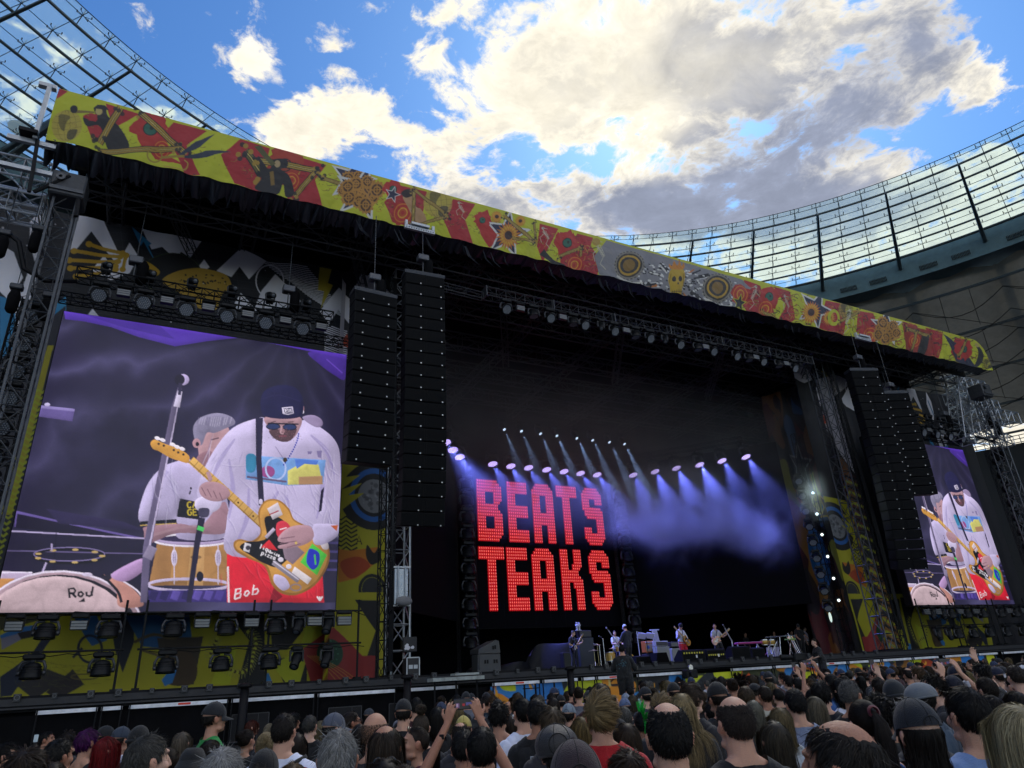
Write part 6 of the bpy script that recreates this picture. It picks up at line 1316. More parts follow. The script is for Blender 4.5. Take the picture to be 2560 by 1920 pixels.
# ---------------------------------------------------------------- hair
HC=np.array([0,-.014,1.652]); HR_=np.array([.080,.101,.103])
_hmesh={}
def hair_mesh(style,n=2500,seed=1,width=.0022):
    key=(style,n,seed)
    if key in _hmesh: return _hmesh[key]
    g=np.random.default_rng(seed); st=dict(short=dict(L=.032,lift=.24),buzz=dict(L=.009,lift=.6),crop=dict(L=.020,lift=.28),messy=dict(L=.055,lift=.34,curl=.5),wavyshort=dict(L=.07,lift=.22,curl=.45),swept=dict(L=.085,lift=.22,sweep=1),curly=dict(L=.055,lift=.55,curl=1.3),afro=dict(L=.075,lift=.95,curl=1.),
        long=dict(L=.42,lift=.10,grav=1),wavy=dict(L=.40,lift=.12,grav=1,curl=.35),bob=dict(L=.20,lift=.12,grav=1),half=dict(L=.30,lift=.1,grav=1),pony=dict(L=.15,lift=.02,pony=1),bun=dict(L=.15,lift=.02,pony=1),bald=dict(L=.006,lift=.5,bald=1),baldtop=dict(L=.009,lift=.3,bald=5),balding=dict(L=.015,lift=.13,bald=2),crown=dict(L=.035,lift=.2,bald=4),baldlong=dict(L=.38,lift=.08,grav=1,bald=2),
        fringe=dict(L=.010,lift=.5,bald=3),mohawk=dict(L=.09,lift=1.,strip=1),side=dict(L=.012,lift=.5,sides=1),undercap=dict(L=.30,lift=.05,grav=1,low=1),shortcap=dict(L=.02,lift=.3,low=1),fluffy=dict(L=.045,lift=.36,curl=1.0),topbun=dict(L=.13,lift=.02,pony=2))[style]
    L_=st['L']
    def scalp(m):
        d=g.normal(size=(m*4,3)); d/=np.linalg.norm(d,axis=1)[:,None]; el=np.degrees(np.arcsin(d[:,2])); az=np.degrees(np.abs(np.arctan2(d[:,0],d[:,1])))
        low=np.interp(az,[0,35,60,78,95,112,140,180],[44,40,22,-8,-2,-34,-42,-44])+g.normal(size=len(d))*2.2; k=el>low
        if st.get('bald')==1: k&=(el<20)
        if st.get('bald')==5: k&=np.linalg.norm(d-np.array([0,.02,1.]),axis=1)>.88
        if st.get('bald')==2: k&=~((el>46)&(az>-1)&(np.linalg.norm(d-np.array([0,-.25,.95]),axis=1)<.62))
        if st.get('bald')==4: k&=(np.linalg.norm(d-np.array([.12,-.28,.95]),axis=1)>.86)
        if st.get('bald')==3: k&=(el<18)&(az>70)
        if st.get('strip'): k&=np.abs(d[:,0])<.16
        if st.get('sides'): k&=np.abs(d[:,0])>.16
        if st.get('low'): k&=(el<8)&(az>65)
        return d[k][:m]
    D=scalp(n); n=len(D); GD=scalp(max(60,n//14)); nn=D/np.linalg.norm(D,axis=1)[:,None]
    wh=np.array([.12,-.55,.82]); wh/=np.linalg.norm(wh)
    def paths(D,jit,K):
        p=HC+D*HR_*1.0; nrm=D/HR_; nrm/=np.linalg.norm(nrm,axis=1)[:,None]; t=D-wh; t-=nrm*(t*nrm).sum(1)[:,None]; t/=np.linalg.norm(t,axis=1)[:,None]+1e-6
        if st.get('sweep'): t=t*.3+np.array([.75,.55,.1]); t-=nrm*(t*nrm).sum(1)[:,None]; t/=np.linalg.norm(t,axis=1)[:,None]
        if st.get('pony'):
            tgt=np.array([0,-.115,1.70]) if st['pony']==1 else np.array([0,-.03,1.765])
            t=tgt-p; dl=np.linalg.norm(t,axis=1); 
        v=t/np.linalg.norm(t,axis=1)[:,None]*(1-st['lift'])+nrm*st['lift']+g.normal(size=p.shape)*jit; v/=np.linalg.norm(v,axis=1)[:,None]; P=[p]
        ln=L_*(1+g.normal(size=len(p))*.15)
        if st.get('pony'): ln=np.minimum(dl,.30)
        if st.get('strip'): v=nrm+g.normal(size=p.shape)*.12; v/=np.linalg.norm(v,axis=1)[:,None]
        ph=g.random(len(p))*6.28; ax=g.normal(size=p.shape)
        for j in range(K):
            s=ln/K
            if st.get('grav'): v=v-nrm*(.25 if j<3 else 0)+np.array([0,0,-1.3 if j>1 else -.45]); v/=np.linalg.norm(v,axis=1)[:,None]
            elif not st.get('pony') and st['lift']<.6: v=v-nrm*.22; v/=np.linalg.norm(v,axis=1)[:,None]
            if st.get('curl'): v=v+np.sin(ph+j*1.9)[:,None]*ax*st['curl']*.5; v/=np.linalg.norm(v,axis=1)[:,None]
            if st.get('pony'): v=tgt-p; v/=np.linalg.norm(v,axis=1)[:,None]+1e-6
            p=p+v*s[:,None]
            q=(p-HC)/(HR_*1.035); r=np.linalg.norm(q,axis=1); m=r<1; p[m]=HC+q[m]/r[m][:,None]*HR_*(1.035+.05*((ph[m]%1)[:,None] if st.get('grav') else 0))
            if st.get('grav'):
                for c,R3 in ((np.array([0,-.02,1.33]),np.array([.205,.125,.165])),(np.array([0,-.02,1.50]),np.array([.075,.075,.10]))):
                    q=(p-c)/R3; r=np.linalg.norm(q,axis=1); m=r<1; p[m]=c+q[m]/r[m][:,None]*R3
                fr=(p[:,1]>.03)&(p[:,2]<1.69); p[fr,0]=np.sign(p[fr,0]+1e-6)*np.maximum(np.abs(p[fr,0]),.074)
            P.append(p.copy())
        return np.stack(P,1)
    K=11 if st.get('grav') else (4 if L_>.03 else 2)
    GP=paths(GD,.10 if L_>.03 else .2,K)
    idx=np.argmin(((D[:,None,:]-GD[None])**2).sum(2),1) if n*len(GD)<6e6 else np.concatenate([np.argmin(((D[i:i+1000,None,:]-GD[None])**2).sum(2),1) for i in range(0,n,1000)])
    b0=HC+D*HR_; cl=.65 if st.get('grav') or st.get('curl') else .35
    if st.get('pony'): PP=paths(D,.03,K)
    else: PP=GP[idx]+(b0-GP[idx][:,0])[:,None,:]*(1-cl*np.linspace(0,1,K+1)**1.2)[None,:,None]+g.normal(size=(n,1,3))*.0012*np.linspace(0,1,K+1)[None,:,None]*L_/.03
    if style in('pony','bun','topbun'):
        m=n//2; 
        if style=='pony':
            a=g.random(m)*6.28; r=.008+.030*g.random(m)**.5; t=np.linspace(0,1,K+1)[None,:,None]; base=np.array([0,-.125,1.70]); Ln=.30*(1+g.normal(size=m)*.12)
            cpt=base+np.array([0,-.05,.01])*np.minimum(t*4,1)+np.array([0,.035,-1.])*t*Ln[:,None,None]; PP=np.r_[PP,cpt+np.stack([np.cos(a)*r,np.sin(a)*r*.7,0*a],1)[:,None,:]*(.35+np.sin(t*2.6)*1.0)]
        else:
            c=np.array([0,-.135,1.70]) if style=='bun' else np.array([0,-.035,1.80]); d=g.normal(size=(m,3)); d/=np.linalg.norm(d,axis=1)[:,None]; R3=np.array([.042,.034,.040]) if style=='bun' else np.array([.05,.05,.045]); x=np.cross(d,g.normal(size=3)); x/=np.linalg.norm(x,axis=1)[:,None]
            PP=np.r_[PP,np.stack([c+(d*math.cos(.35*j)+x*math.sin(.35*j))*R3*(1+.06*g.normal(size=(m,1))) for j in range(K+1)],1)]
    if not st.get('pony') and not st.get('strip'):
        fl=g.random(len(PP))<.05; PP[fl]+=(g.normal(size=(fl.sum(),1,3))*(.016 if L_>.03 else .006)*np.linspace(0,1,K+1)[None,:,None]**1.5); PP[fl]+=(PP[fl][:,:1]-HC)*.10*np.linspace(0,1,K+1)[None,:,None]
    n=len(PP); tv=np.gradient(PP,axis=1); tv/=np.linalg.norm(tv,axis=2)[...,None]+1e-9; on=PP-HC; on/=np.linalg.norm(on,axis=2)[...,None]+1e-9; on+=g.normal(size=(n,1,3))*.35
    sd=np.cross(tv,on); sd/=np.linalg.norm(sd,axis=2)[...,None]+1e-9; wv=(width*(.6+.8*g.random(n)))[:,None,None]*np.interp(np.linspace(0,1,K+1),[0,.6,1],[1,.9,.25])[None,:,None]
    V=np.stack([PP-sd*wv/2,PP+sd*wv/2],2).reshape(-1,3); base=np.arange(n)[:,None]*(2*(K+1)); q=[]
    for j in range(K): q.append(np.c_[base+2*j,base+2*j+1,base+2*j+3,base+2*j+2])
    Fc=np.concatenate(q); tone=np.clip(.55+.26*g.normal(size=n)+.12*np.sin(idx[np.arange(n)%len(idx)]*1.7),.2,1.)
    col=np.repeat(tone,2*(K+1))[:,None]*np.ones(3); 
    # scalp cap so that nothing shines through
    U=np.array([[math.sin(t)*math.cos(p),math.sin(t)*math.sin(p),math.cos(t)] for t in np.linspace(0,math.pi,36) for p in np.linspace(0,2*math.pi,48,endpoint=False)])
    el=np.degrees(np.arcsin(np.clip(U[:,2],-1,1))); az=np.degrees(np.abs(np.arctan2(U[:,0],U[:,1]))); f=el-np.interp(az,[0,35,60,78,95,112,140,180],[47,43,26,-3,3,-30,-38,-40])
    jag=2.2*np.sin(U[:,0]*31+U[:,2]*17)+2.0*np.sin(U[:,1]*43+U[:,0]*23)+1.5*np.sin(U[:,2]*71+U[:,1]*37)
    if st.get('bald'): f=f+0
    if st.get('bald')==1: f=f*0-1
    if st.get('bald')==5: f=np.minimum(f,(np.linalg.norm(U-np.array([0,.02,1.]),axis=1)-.88)*40+jag)
    if st.get('bald')==2: f=np.minimum(f,(np.linalg.norm(U-np.array([0,-.25,.95]),axis=1)-.60)*40+jag)
    if st.get('bald')==3: f=np.minimum(f,14-el)
    if st.get('bald')==4: f=np.minimum(f,(np.linalg.norm(U-np.array([.12,-.28,.95]),axis=1)-.84)*40+jag)
    if st.get('strip'): f=np.minimum(f,(.13-np.abs(U[:,0]))*80)
    if st.get('sides'): f=np.minimum(f,(np.abs(U[:,0])-.14)*80)
    if st.get('low'): f=np.minimum(f,6-el)
    T=[]
    for i in range(35):
        for j in range(48): a,b_,c,d=i*48+j,i*48+(j+1)%48,(i+1)*48+(j+1)%48,(i+1)*48+j; T+=[(a,d,c),(a,c,b_)]
    X,TF=clip(HC+U*HR_*1.012,np.array(T),f+1e-5,f[:,None]); nV=len(V); X=X[:,:3]
    V=np.r_[V,X]; col=np.r_[col,np.full((len(X),3),.38)]
    Q=np.r_[Fc,np.c_[TF,TF[:,2]]+nV] if False else None
    me=bpy.data.meshes.new('hair'); loops=np.r_[Fc.reshape(-1),(TF+nV).reshape(-1)].astype(np.int32); starts=np.r_[np.arange(len(Fc))*4,len(Fc)*4+np.arange(len(TF))*3].astype(np.int32)
    me.vertices.add(len(V)); me.vertices.foreach_set('co',V.astype(np.float32).reshape(-1)); me.loops.add(len(loops)); me.loops.foreach_set('vertex_index',loops); me.polygons.add(len(starts)); me.polygons.foreach_set('loop_start',starts); me.update(calc_edges=True)
    me.polygons.foreach_set('use_smooth',[True]*len(starts)); a=me.color_attributes.new('tone','BYTE_COLOR','POINT'); a.data.foreach_set('color',np.c_[col,np.ones(len(V))].astype(np.float32).reshape(-1)); me.materials.append(hairm('2a1d14'))
    _hmesh[key]=me; return me
def headmat(kind):                            # places a mesh made for the plain head on a kind's turned head
    I=kind.I; M3=Matrix([[float(v) for v in r] for r in I['H']]); nb=Vector(I['nb']); o=Vector((0,-.015,1.50))
    M=Matrix.Translation(nb)@M3.to_4x4()@Matrix.Translation(-o); a=I['lean']
    if a: M=Matrix.Translation((0,0,.95))@Matrix.Rotation(-a,4,'X')@Matrix.Translation((0,0,-.95))@M
    return M
def add_hair(p,kind,style,colour,n=1200,seed=1,name='hair',width=.003):
    o=obj(name,hair_mesh(style,n,seed,width),p); setm(o,hairm(colour)); o.matrix_local=headmat(kind); return o
_cap={}
def cap_mesh(style):
    if style in _cap: return _cap[style]
    b=MB(); c=HC+np.array([0,0,.012]); R3=HR_*np.array([1.10,1.10,1.10])
    def dome(el0=-4,rx=1.,top=1.,flat=0,slope=0.):
        P=[]
        for i in range(14):
            t=np.radians(90-(90-el0)*i/13); row=[]
            for j in range(40):
                p=2*math.pi*j/40; z=math.sin(t)*top; r=math.cos(t)*(1+.012*abs(math.sin(3*p))*(i>2))
                if flat: z=min(z,flat); 
                row.append(c+np.array([r*math.sin(p)*R3[0]*rx,r*math.cos(p)*R3[1]*rx,z*R3[2]-slope*r*math.cos(p)*.03]))
            row.append(row[0]); P.append(row)
        b.grid(np.array(P))
    def brim(y=1,L_=.075,w=.078,drop=.018,z0=.004):
        P=[]
        for i in range(7):
            row=[]
            for j in range(15):
                a=-1.15+2.3*j/14; r=1+i/6*L_/.1*max(0,math.cos(a*1.25))**.7
                row.append(c+np.array([math.sin(a)*R3[0]*(.98+.10*i/6),y*math.cos(a)*R3[1]*r,z0-drop*(i/6)*1.0-.03*(math.sin(a)**2)*(i/6)]))
            P.append(row)
        P=np.array(P); b.grid(P); b.grid(P[:,::-1]-np.array([0,0,.004]))
    if style in('cap','capback','trucker'):
        dome(0,top=1.04); brim(1 if style!='capback' else 1); b.ell(c+np.array([0,0,R3[2]*1.05]),(.008,.008,.005),8,5); b.m=1
        for k in range(6): a=k*math.pi/3; b.path([c+np.array([math.sin(a)*math.cos(t)*R3[0]*1.004,math.cos(a)*math.cos(t)*R3[1]*1.004,math.sin(t)*R3[2]*1.045]) for t in np.linspace(.05,1.5,9)],.0014,4)
        b.path([c+np.array([math.sin(a)*.032,-R3[1]*(.995-.10*(1-math.cos(a*.5))),.002+math.cos(a)*.034]) for a in np.linspace(-1.5,1.5,12)],.0022,4)
    elif style=='beanie': dome(-14,top=1.12,rx=1.02); b.path([c+np.array([math.sin(a)*R3[0]*1.03,math.cos(a)*R3[1]*1.03,-.02]) for a in np.linspace(0,2*math.pi,24,endpoint=False)],.014,6,closed=True)
    elif style=='flat':
        for i in range(1): dome(-6,top=.86,rx=1.13)
        brim(1,.03,.07,.012,-.01); b.path([c+np.array([math.sin(a)*R3[0]*1.06,math.cos(a)*R3[1]*1.08,-.015]) for a in np.linspace(0,2*math.pi,24,endpoint=False)],.009,6,closed=True)
    elif style=='bucket':
        dome(4,top=1.0,flat=.82,rx=1.03)
        b.grid(np.array([[c+np.array([math.sin(a)*R3[0]*k,math.cos(a)*R3[1]*k,z]) for a in np.linspace(0,2*math.pi,41)] for k,z in ((1.04,.008),(1.25,-.03),(1.42,-.052),(1.42,-.058),(1.22,-.038))]))
    elif style=='newsboy':
        P=[]
        for i in range(14):
            t=i/13*math.pi*.62; row=[]
            for j in range(49):
                p=2*math.pi*j/48; k=1+.018*abs(math.sin(4*p)); row.append(c+np.array([math.sin(t)*math.sin(p)*R3[0]*1.33*k,math.sin(t)*math.cos(p)*R3[1]*1.25*k,.02+math.cos(t)*R3[2]*.92]))
            P.append(row)
        b.grid(np.array(P)); b.path([c+np.array([math.sin(a)*R3[0]*1.05,math.cos(a)*R3[1]*1.06,-.022]) for a in np.linspace(0,2*math.pi,24,endpoint=False)],.016,6,closed=True); brim(1,.04,.07,.015,-.02); b.m=1
        for k in range(8): a=k*math.pi/4+.2; b.path([c+np.array([math.sin(t)*math.sin(a)*R3[0]*1.335,math.sin(t)*math.cos(a)*R3[1]*1.255,.022+math.cos(t)*R3[2]*.925]) for t in np.linspace(.02,1.8,12)],.0022,4)
        b.ell(c+np.array([0,0,.022+R3[2]*.93]),(.012,.012,.006),8,5)
        b.path([c+np.array([.0+math.sin(a)*.050,-R3[1]*1.16,.02+math.cos(a)*.05]) for a in np.linspace(0,2*math.pi,20,endpoint=False)],.003,4,closed=True)
    me=b.mesh('cap',[clothm('1a1a1c'),mat('seam_dark',(.004,.004,.004),.8)],smooth=True); _cap[style]=me; return me
def add_cap(p,kind,style,colour,back=False,tilt=0.,name='cap',rough=.85):
    o=obj(name,cap_mesh(style),p); setm(o,clothm(colour,rough)); M=headmat(kind)
    c=Matrix.Translation(HC)@Matrix.Rotation(math.pi if back else 0,4,'Z')@Matrix.Rotation(R(-8 if not back else 10)+tilt,4,'X')@Matrix.Translation(-Vector(HC)); o.matrix_local=M@c; return o
def glasses(p,kind,colour='111114',up=False,back=False):
    b=MB(); z=1.648 if not up else 1.735; y=.100 if not up else .045
    for s_ in(-1,1): b.lathe(np.array([s_*.034,y+.004,z]),[(.025,-.002),(.026,.0),(.022,.003)],14,ax=[[1,0,0],[0,0,1],[0,-1,0]]) ; b.tube((s_*.056,y-.005,z+.006),(s_*.082,-.02 if not up else -.04,z+.004),.0028,5)
    b.tube((-.012,y+.006,z+.006),(.012,y+.006,z+.006),.003,5); me=b.mesh('glasses',mat('glass_'+colour,hexc(colour),.15,spec=.8)); o=obj('glasses',me,p); o.matrix_local=headmat(kind); return o
def printed(p,kind,what,txt,z,size,colour,x=0.,back=True,bold=.0):
    """lettering laid onto the cloth of a shirt"""
    nm,me=kind.get(what); bm=BVHTree.FromPolygons([v.co for v in me.vertices],[q.vertices[:] for q in me.polygons]); cu=bpy.data.curves.new('txt','FONT'); cu.body=txt; cu.size=size; cu.align_x='CENTER'; cu.align_y='CENTER'; cu.offset=bold; cu.resolution_u=3
    o=bpy.data.objects.new('t',cu); S.collection.objects.link(o); dg=bpy.context.evaluated_depsgraph_get(); m=o.evaluated_get(dg).to_mesh(); V=np.array([v.co[:] for v in m.vertices]); Fc=[tuple(q.vertices) for q in m.polygons]; bpy.data.objects.remove(o)
    out_=[]
    for v in V:
        px=x+(v[0] if back else -v[0]); pz=z+v[1]; h=bm.ray_cast(Vector((px,-1 if back else 1,pz)),Vector((0,1 if back else -1,0))); y=h[0].y if h[0] else 0; out_.append((px,y-.003 if back else y+.003,pz))
    b=MB(); b.add(out_,Fc); m2=b.mesh('printed_lettering',clothm(colour)); return obj('printed_lettering',m2,p)
def strap(p,pts,colour='0c0c0e',r=.014,name='strap'):
    b=MB(); b.path(crom(pts,4,False),r,5); return obj(name,b.mesh(name,clothm(colour),smooth=True),p)
KM=Kind('man',w=1.0); KB=Kind('big_man',w=1.12,belly=.06,sw=1.05); KF=Kind('woman',w=.86,sw=.90,fem=True)
ZT=1.753
print('people kinds ok')

# ================================================================ band gear
def rect(px0,py0,px1,py1,Y,z0=None):
    a=onY((px0+px1)/2,py1,Y); w=abs(onY(px1,py1,Y)[0]-onY(px0,py1,Y)[0]); zt=onY((px0+px1)/2,py0,Y)[2]; zb=a[2] if z0 is None else z0; return a[0],Y,zb,w,zt-zb
m_tol=mat('tolex_black',(.018,.018,.02),.6,bump=.3,bscale=200); m_chr=mat('chrome',(.6,.6,.62),.2,.9); m_gcl=mat('grille_grey',(.17,.17,.165),.8,bump=.4,bscale=300)
def amp(name,label,cat,r,depth=.38,body=m_tol,front=m_gcl,panel=None,slant=0.,group=None):
    x,y,z,w,h=r; t=thing(name,label,cat,(x,y,z),group)
    b=MB(); b.bbox((x,y,z+h/2),(w,depth,h),.02); 
    for s_ in(-1,1): b.box((x+s_*w*.38,y-depth/2+.03,z-.015),(.06,.06,.04))
    b.build('cabinet',body,t)
    b=MB(); b.box((x,y-depth/2-.004,z+h*(.5 if panel is None else .42)),(w-.07,.012,h*(1 if panel is None else .8)-.07)); b.build('grille',front,t)
    if panel is not None:
        b=MB(); b.box((x,y-depth/2-.006,z+h*.90),(w-.06,.014,h*.12)); b.build('control_panel',panel,t); b=MB()
        for k in range(7): b.tube((x-w*.35+k*w*.11,y-depth/2-.01,z+h*.90),(x-w*.35+k*w*.11,y-depth/2-.03,z+h*.90),.012,8)
        b.build('knob',m_bm,t)
    b=MB(); b.path([(x-.1,y,z+h+.005),(x-.08,y,z+h+.03),(x+.08,y,z+h+.03),(x+.1,y,z+h+.005)],.012,5)
    b.build('handle',m_bm,t); return t
FD=DZ+.0
m_greyc=mat('cab_grey',(.30,.31,.30),.8,bump=.3,bscale=250); m_dgrey=mat('cab_bluegrey',(.05,.058,.07),.7,bump=.3,bscale=250)
t=thing('side_fill','tall grey angular loudspeaker stack with handle slots at the left of the band','speaker',(11.7,25.2,DZ))
b=MB(); b.bbox((11.75,25.2,DZ+.34),(.9,.7,.66),.03); b.build('lower_cabinet',mat('pa_grey',(.055,.058,.062),.6,var=.1),t)
b=MB(); b.prism([(-.45,0),(.45,0),(.40,.42),(.28,.46),(-.45,.16)],(11.75,24.85,DZ+.69),(1,0,0),(0,0,1),(0,.8,0)); b.build('upper_cabinet',mat('pa_grey'),t)
for x,z in ((11.55,.40),(11.65,.40),(11.93,.40),(12.03,.40),(11.9,.88),(11.99,.90)): b=MB(); b.box((x,24.84,DZ+z),(.06,.02,.13)); b.build('handle_slot',m_bm,t)
b=MB(); b.path([(11.2,24.75,DZ),(11.24,24.78,DZ+.6),(11.28,24.8,DZ+.72)],.02,5); b.build('cable',m_lg,t)
amp('guitar_cabinet','dark green-grey guitar cabinet beside the guitarist in black','amplifier',rect(1407,1631,1434,1678,31.,DZ+.02),body=m_tol,front=mat('grille_olive',(.05,.055,.05),.8))
amp('bass_cabinet','tall blue-grey bass cabinet standing behind the guitarist in black','amplifier',rect(1447,1595,1485,1676,32.,DZ+.02),.5,m_dgrey,m_dgrey)
x,y,z,w,h=rect(1446,1577,1475,1594,32.); amp('amp_head','small black amplifier head on top of the tall bass cabinet','amplifier',(x,y,DZ+.05+rect(1447,1595,1485,1676,32.,DZ+.02)[4],w,h),.35,m_tol,mat('panel_black',(.02,.02,.022),.4))
t=thing('figurine','pair of tiny white and blue figurines standing on the black amp head','figurine',onY(1445,1577,32.)); b=MB()
for k,(px,h) in enumerate(((1443,.42),(1449,.40))):
    p=onY(px,1576.5,32.); b.lathe(p,[(.10,0),(.10,.03),(.04,.04),(.05,h*.5),(.09,h*.6),(.07,h*.75),(.03,h*.78)],10); b.ell(p+np.array([0,0,h*.88]),.055,8,6)
b.build('figures',mat('figurine_white',(.6,.62,.66),.4,var=.3,vscale=20),t)
amp('combo_amp','orange-covered guitar amplifier with a round blue light on its cloth','amplifier',rect(1610,1603,1636,1631,31.5),.35,mat('orange_tolex',(.55,.16,.03),.55),mat('tan_cloth',(.42,.33,.20),.8,bump=.5,bscale=200),mat('panel_cream',(.5,.48,.42),.4))
b=MB(); p=onY(1620,1618,31.3); b.lathe(p,[(.09,0),(.09,.03),(.03,.05)],14,ax=[[1,0,0],[0,0,1],[0,-1,0]]); o=b.build('blue_lamp',mat('blue_plastic',(.03,.10,.35),.3)); tag(o,'round dark blue speaker badge hanging on the orange amplifier','badge')
b=MB(); a_=rect(1610,1603,1636,1631,31.5); b.bbox((a_[0],31.5,(DZ+a_[2])/2-.02),(a_[3],.5,a_[2]-DZ-.1),.02); o=b.build('flight_case',m_tol); tag(o,'black case carrying the orange amplifier','case')
amp('amp_head','silver-edged amplifier head on the pale grey cabinet right of the orange amp','amplifier',rect(1636,1603,1667,1616,31.),.3,mat('silver_edge',(.38,.38,.38),.5),mat('amp_dark',(.06,.06,.07),.6))
amp('guitar_cabinet','pale grey guitar cabinet leaning behind the draped black block','amplifier',rect(1643,1617,1675,1668,31.,DZ+.02),.4,m_greyc,m_greyc)
amp('guitar_cabinet','pale grey guitar cabinet behind the singer in red shorts','amplifier',rect(1679,1621,1703,1666,31.2,DZ+.02),.4,m_greyc,m_greyc)
amp('amp_head','small dark amplifier head on the pale cabinet behind the red-shorts singer','amplifier',rect(1673,1605,1694,1618,31.2),.3)
def wedge(label,r,tape=0,depth=.6):
    x,y,z,w,h=r; t=thing('floor_monitor',label,'monitor',(x,y,DZ),'floor monitors')
    b=MB(); b.prism([(-depth/2,0),(depth/2,0),(depth/2,h*.35),(-depth*.1,h),(-depth/2,h*.9)],(x-w/2,y,DZ),(0,1,0),(0,0,1),(w,0,0)); b.build('cabinet',m_cab,t)
    b=MB(); b.box((x,y-depth/2-.006,DZ+h*.45),(w*.9,.01,h*.7)); b.build('grille',m_gr,t)
    if tape:
        b=MB()
        for k in range(16):
            b.m=k%2; b.box((x-w*.42+k*w*.056,y-depth/2-.016,DZ+h*(.72 if tape==1 else .5)),(w*.056,.006,h*.13))
        b.build('warning_tape',[mat('tape_yellow',(.5,.45,.03),.6),mat('tape_black',(.01,.01,.01),.6)],t)
        b=MB(); b.box((x+w*.1,y-depth/2-.02,DZ+h*.45),(.09,.004,.12)); b.build('paper_note',mat('paper_white',(.7,.7,.72),.7),t)
    return t
wedge('black floor monitor at the feet of the man in the white cap',rect(1583,1646,1623,1672,27.5))
wedge('black floor monitor with a high strip of yellow warning tape, before the red-shorts singer',rect(1700,1641,1758,1674,25.5),1)
wedge('black floor monitor with a low strip of yellow warning tape, before the grey-shirt guitarist',rect(1762,1638,1808,1670,25.5),2)
wedge('plain black floor monitor right of the taped pair',rect(1826,1638,1872,1673,25.5)); wedge('black floor monitor farthest right, before the keyboards',rect(1876,1640,1908,1670,26.2))
x,y,z,w,h=rect(1632,1632,1668,1672,27.,DZ); b=MB(); b.prism([(-w/2,0),(w/2,0),(w*.32,h),(-w*.34,h)],(x,y-.3,DZ),(1,0,0),(0,0,1),(0,.6,0)); o=b.build('draped_block',m_cloth); tag(o,'black cloth-draped block on the deck right of the orange amp','box')
for i,(px,lab) in enumerate(((1250,'black cloth heap draped over gear behind the grey side stack'),(1395,'black cloth draped over gear left of the tall bass cabinet'))):
    x=onY(px,1650,32.5)[0]; hh=.6 if i==0 else 1.5; P=np.array([[[x+(-1.6+3.2*u)*(1+.15*v),32.5+.5*math.sin(6*u+v),DZ+(hh*(.55+.45*math.sin(u*math.pi))*(1-v**1.5))+.12*math.sin(9*u+4*v)*(1-v)] for u in np.linspace(0,1,30)] for v in np.linspace(0,1,12)]); b=MB(); b.grid(P); o=b.build('cloth_heap',mat('drape_blue_black',(.006,.006,.010),.7,bump=.4,bscale=6),None,True); tag(o,lab,'cloth')
def stand(label,px,py,Y,h=None,boom=None,r=.018,col=None,mic=True,grp='microphone stands'):
    p=onY(px,py,Y); t=thing('microphone_stand',label,'microphone stand',(p[0],Y,DZ),grp); b=MB(); b.tube((p[0],Y,DZ+.02),(p[0],Y,p[2]),r,7); b.lathe((p[0],Y,DZ+.01),[(.16,0),(.16,.02),(.02,.04)],14)
    e=p
    if boom is not None: e=onY(*boom,Y-.1); b.tube(p-np.array([0,0,.05]),e,r*.85,7)
    b.build('pole',col or m_chr,t)
    if mic: b=MB(); d=(e-p); d=d/(np.linalg.norm(d)+1e-6) if boom is not None else np.array([0,-.7,.5]); b.tube(e,e+d*.14,.02,8); b.ell(e+d*.17,.035,10,7); b.build('microphone',mat('mic_grey',(.25,.25,.27),.4,.5),t)
    return t
m_wst=mat('stand_pale',(.55,.55,.6),.4,.3)
stand('tall pale boom microphone stand curving over the drummer',1547,1612,29.5,boom=(1521,1576),col=m_wst,r=.035)
stand('thin boom stand with a small microphone left of the drums',1507,1596,30.,boom=(1502,1593)); stand('short chrome cymbal-height stand right of the bass cabinet',1498,1612,29.5,boom=(1490,1611))
stand('boom microphone stand at the right of the grey-shirt guitarist',1829,1600,27.,boom=(1812,1570),col=m_wst,r=.03)
t=thing('pedal_lamp_stand','slim pale post lamp standing behind the white-cap man','stand',(onY(1592,1600,30.)[0],30,DZ)); b=MB(); q=onY(1592,1578,30.); b.tube((q[0],30,DZ),q,.022,6); b.build('post',m_wst,t)
q=onY(1630,1575,31.); t=thing('cable_hanger','white cable bundle hanging from a crossbar stand','cable',(q[0],31,DZ)); b=MB(); b.tube((q[0],31,DZ),q,.02,6); b.tube(q-np.array([.15,0,0]),q+np.array([.45,0,0]),.03,6)
for k in range(5): b.path([q+np.array([.05+.06*k,0,0]),q+np.array([.02+.08*k,-.03,-.5]),q+np.array([.1+.09*k,0,-1.0])],.022,5)
b.build('cables',m_wst,t)
q=onY(1615,1592,30.8); t=thing('music_stand','music stand with two lit violet-white sheets of paper','music stand',(q[0],30.8,DZ)); b=MB(); b.tube((q[0],30.8,DZ),q,.02,6); b.build('post',m_bm,t)
for s_,dx in ((-1,-.27),(1,.27)): b=MB(); b.box(q+np.array([dx,0,.05]),(.50,.03,.32),ax=[[1,0,-.12],[0,.8,.6],[0,-.6,.8]]); b.build('paper_sheet',mat('sheet_white',(.65,.62,.85),.6),t)
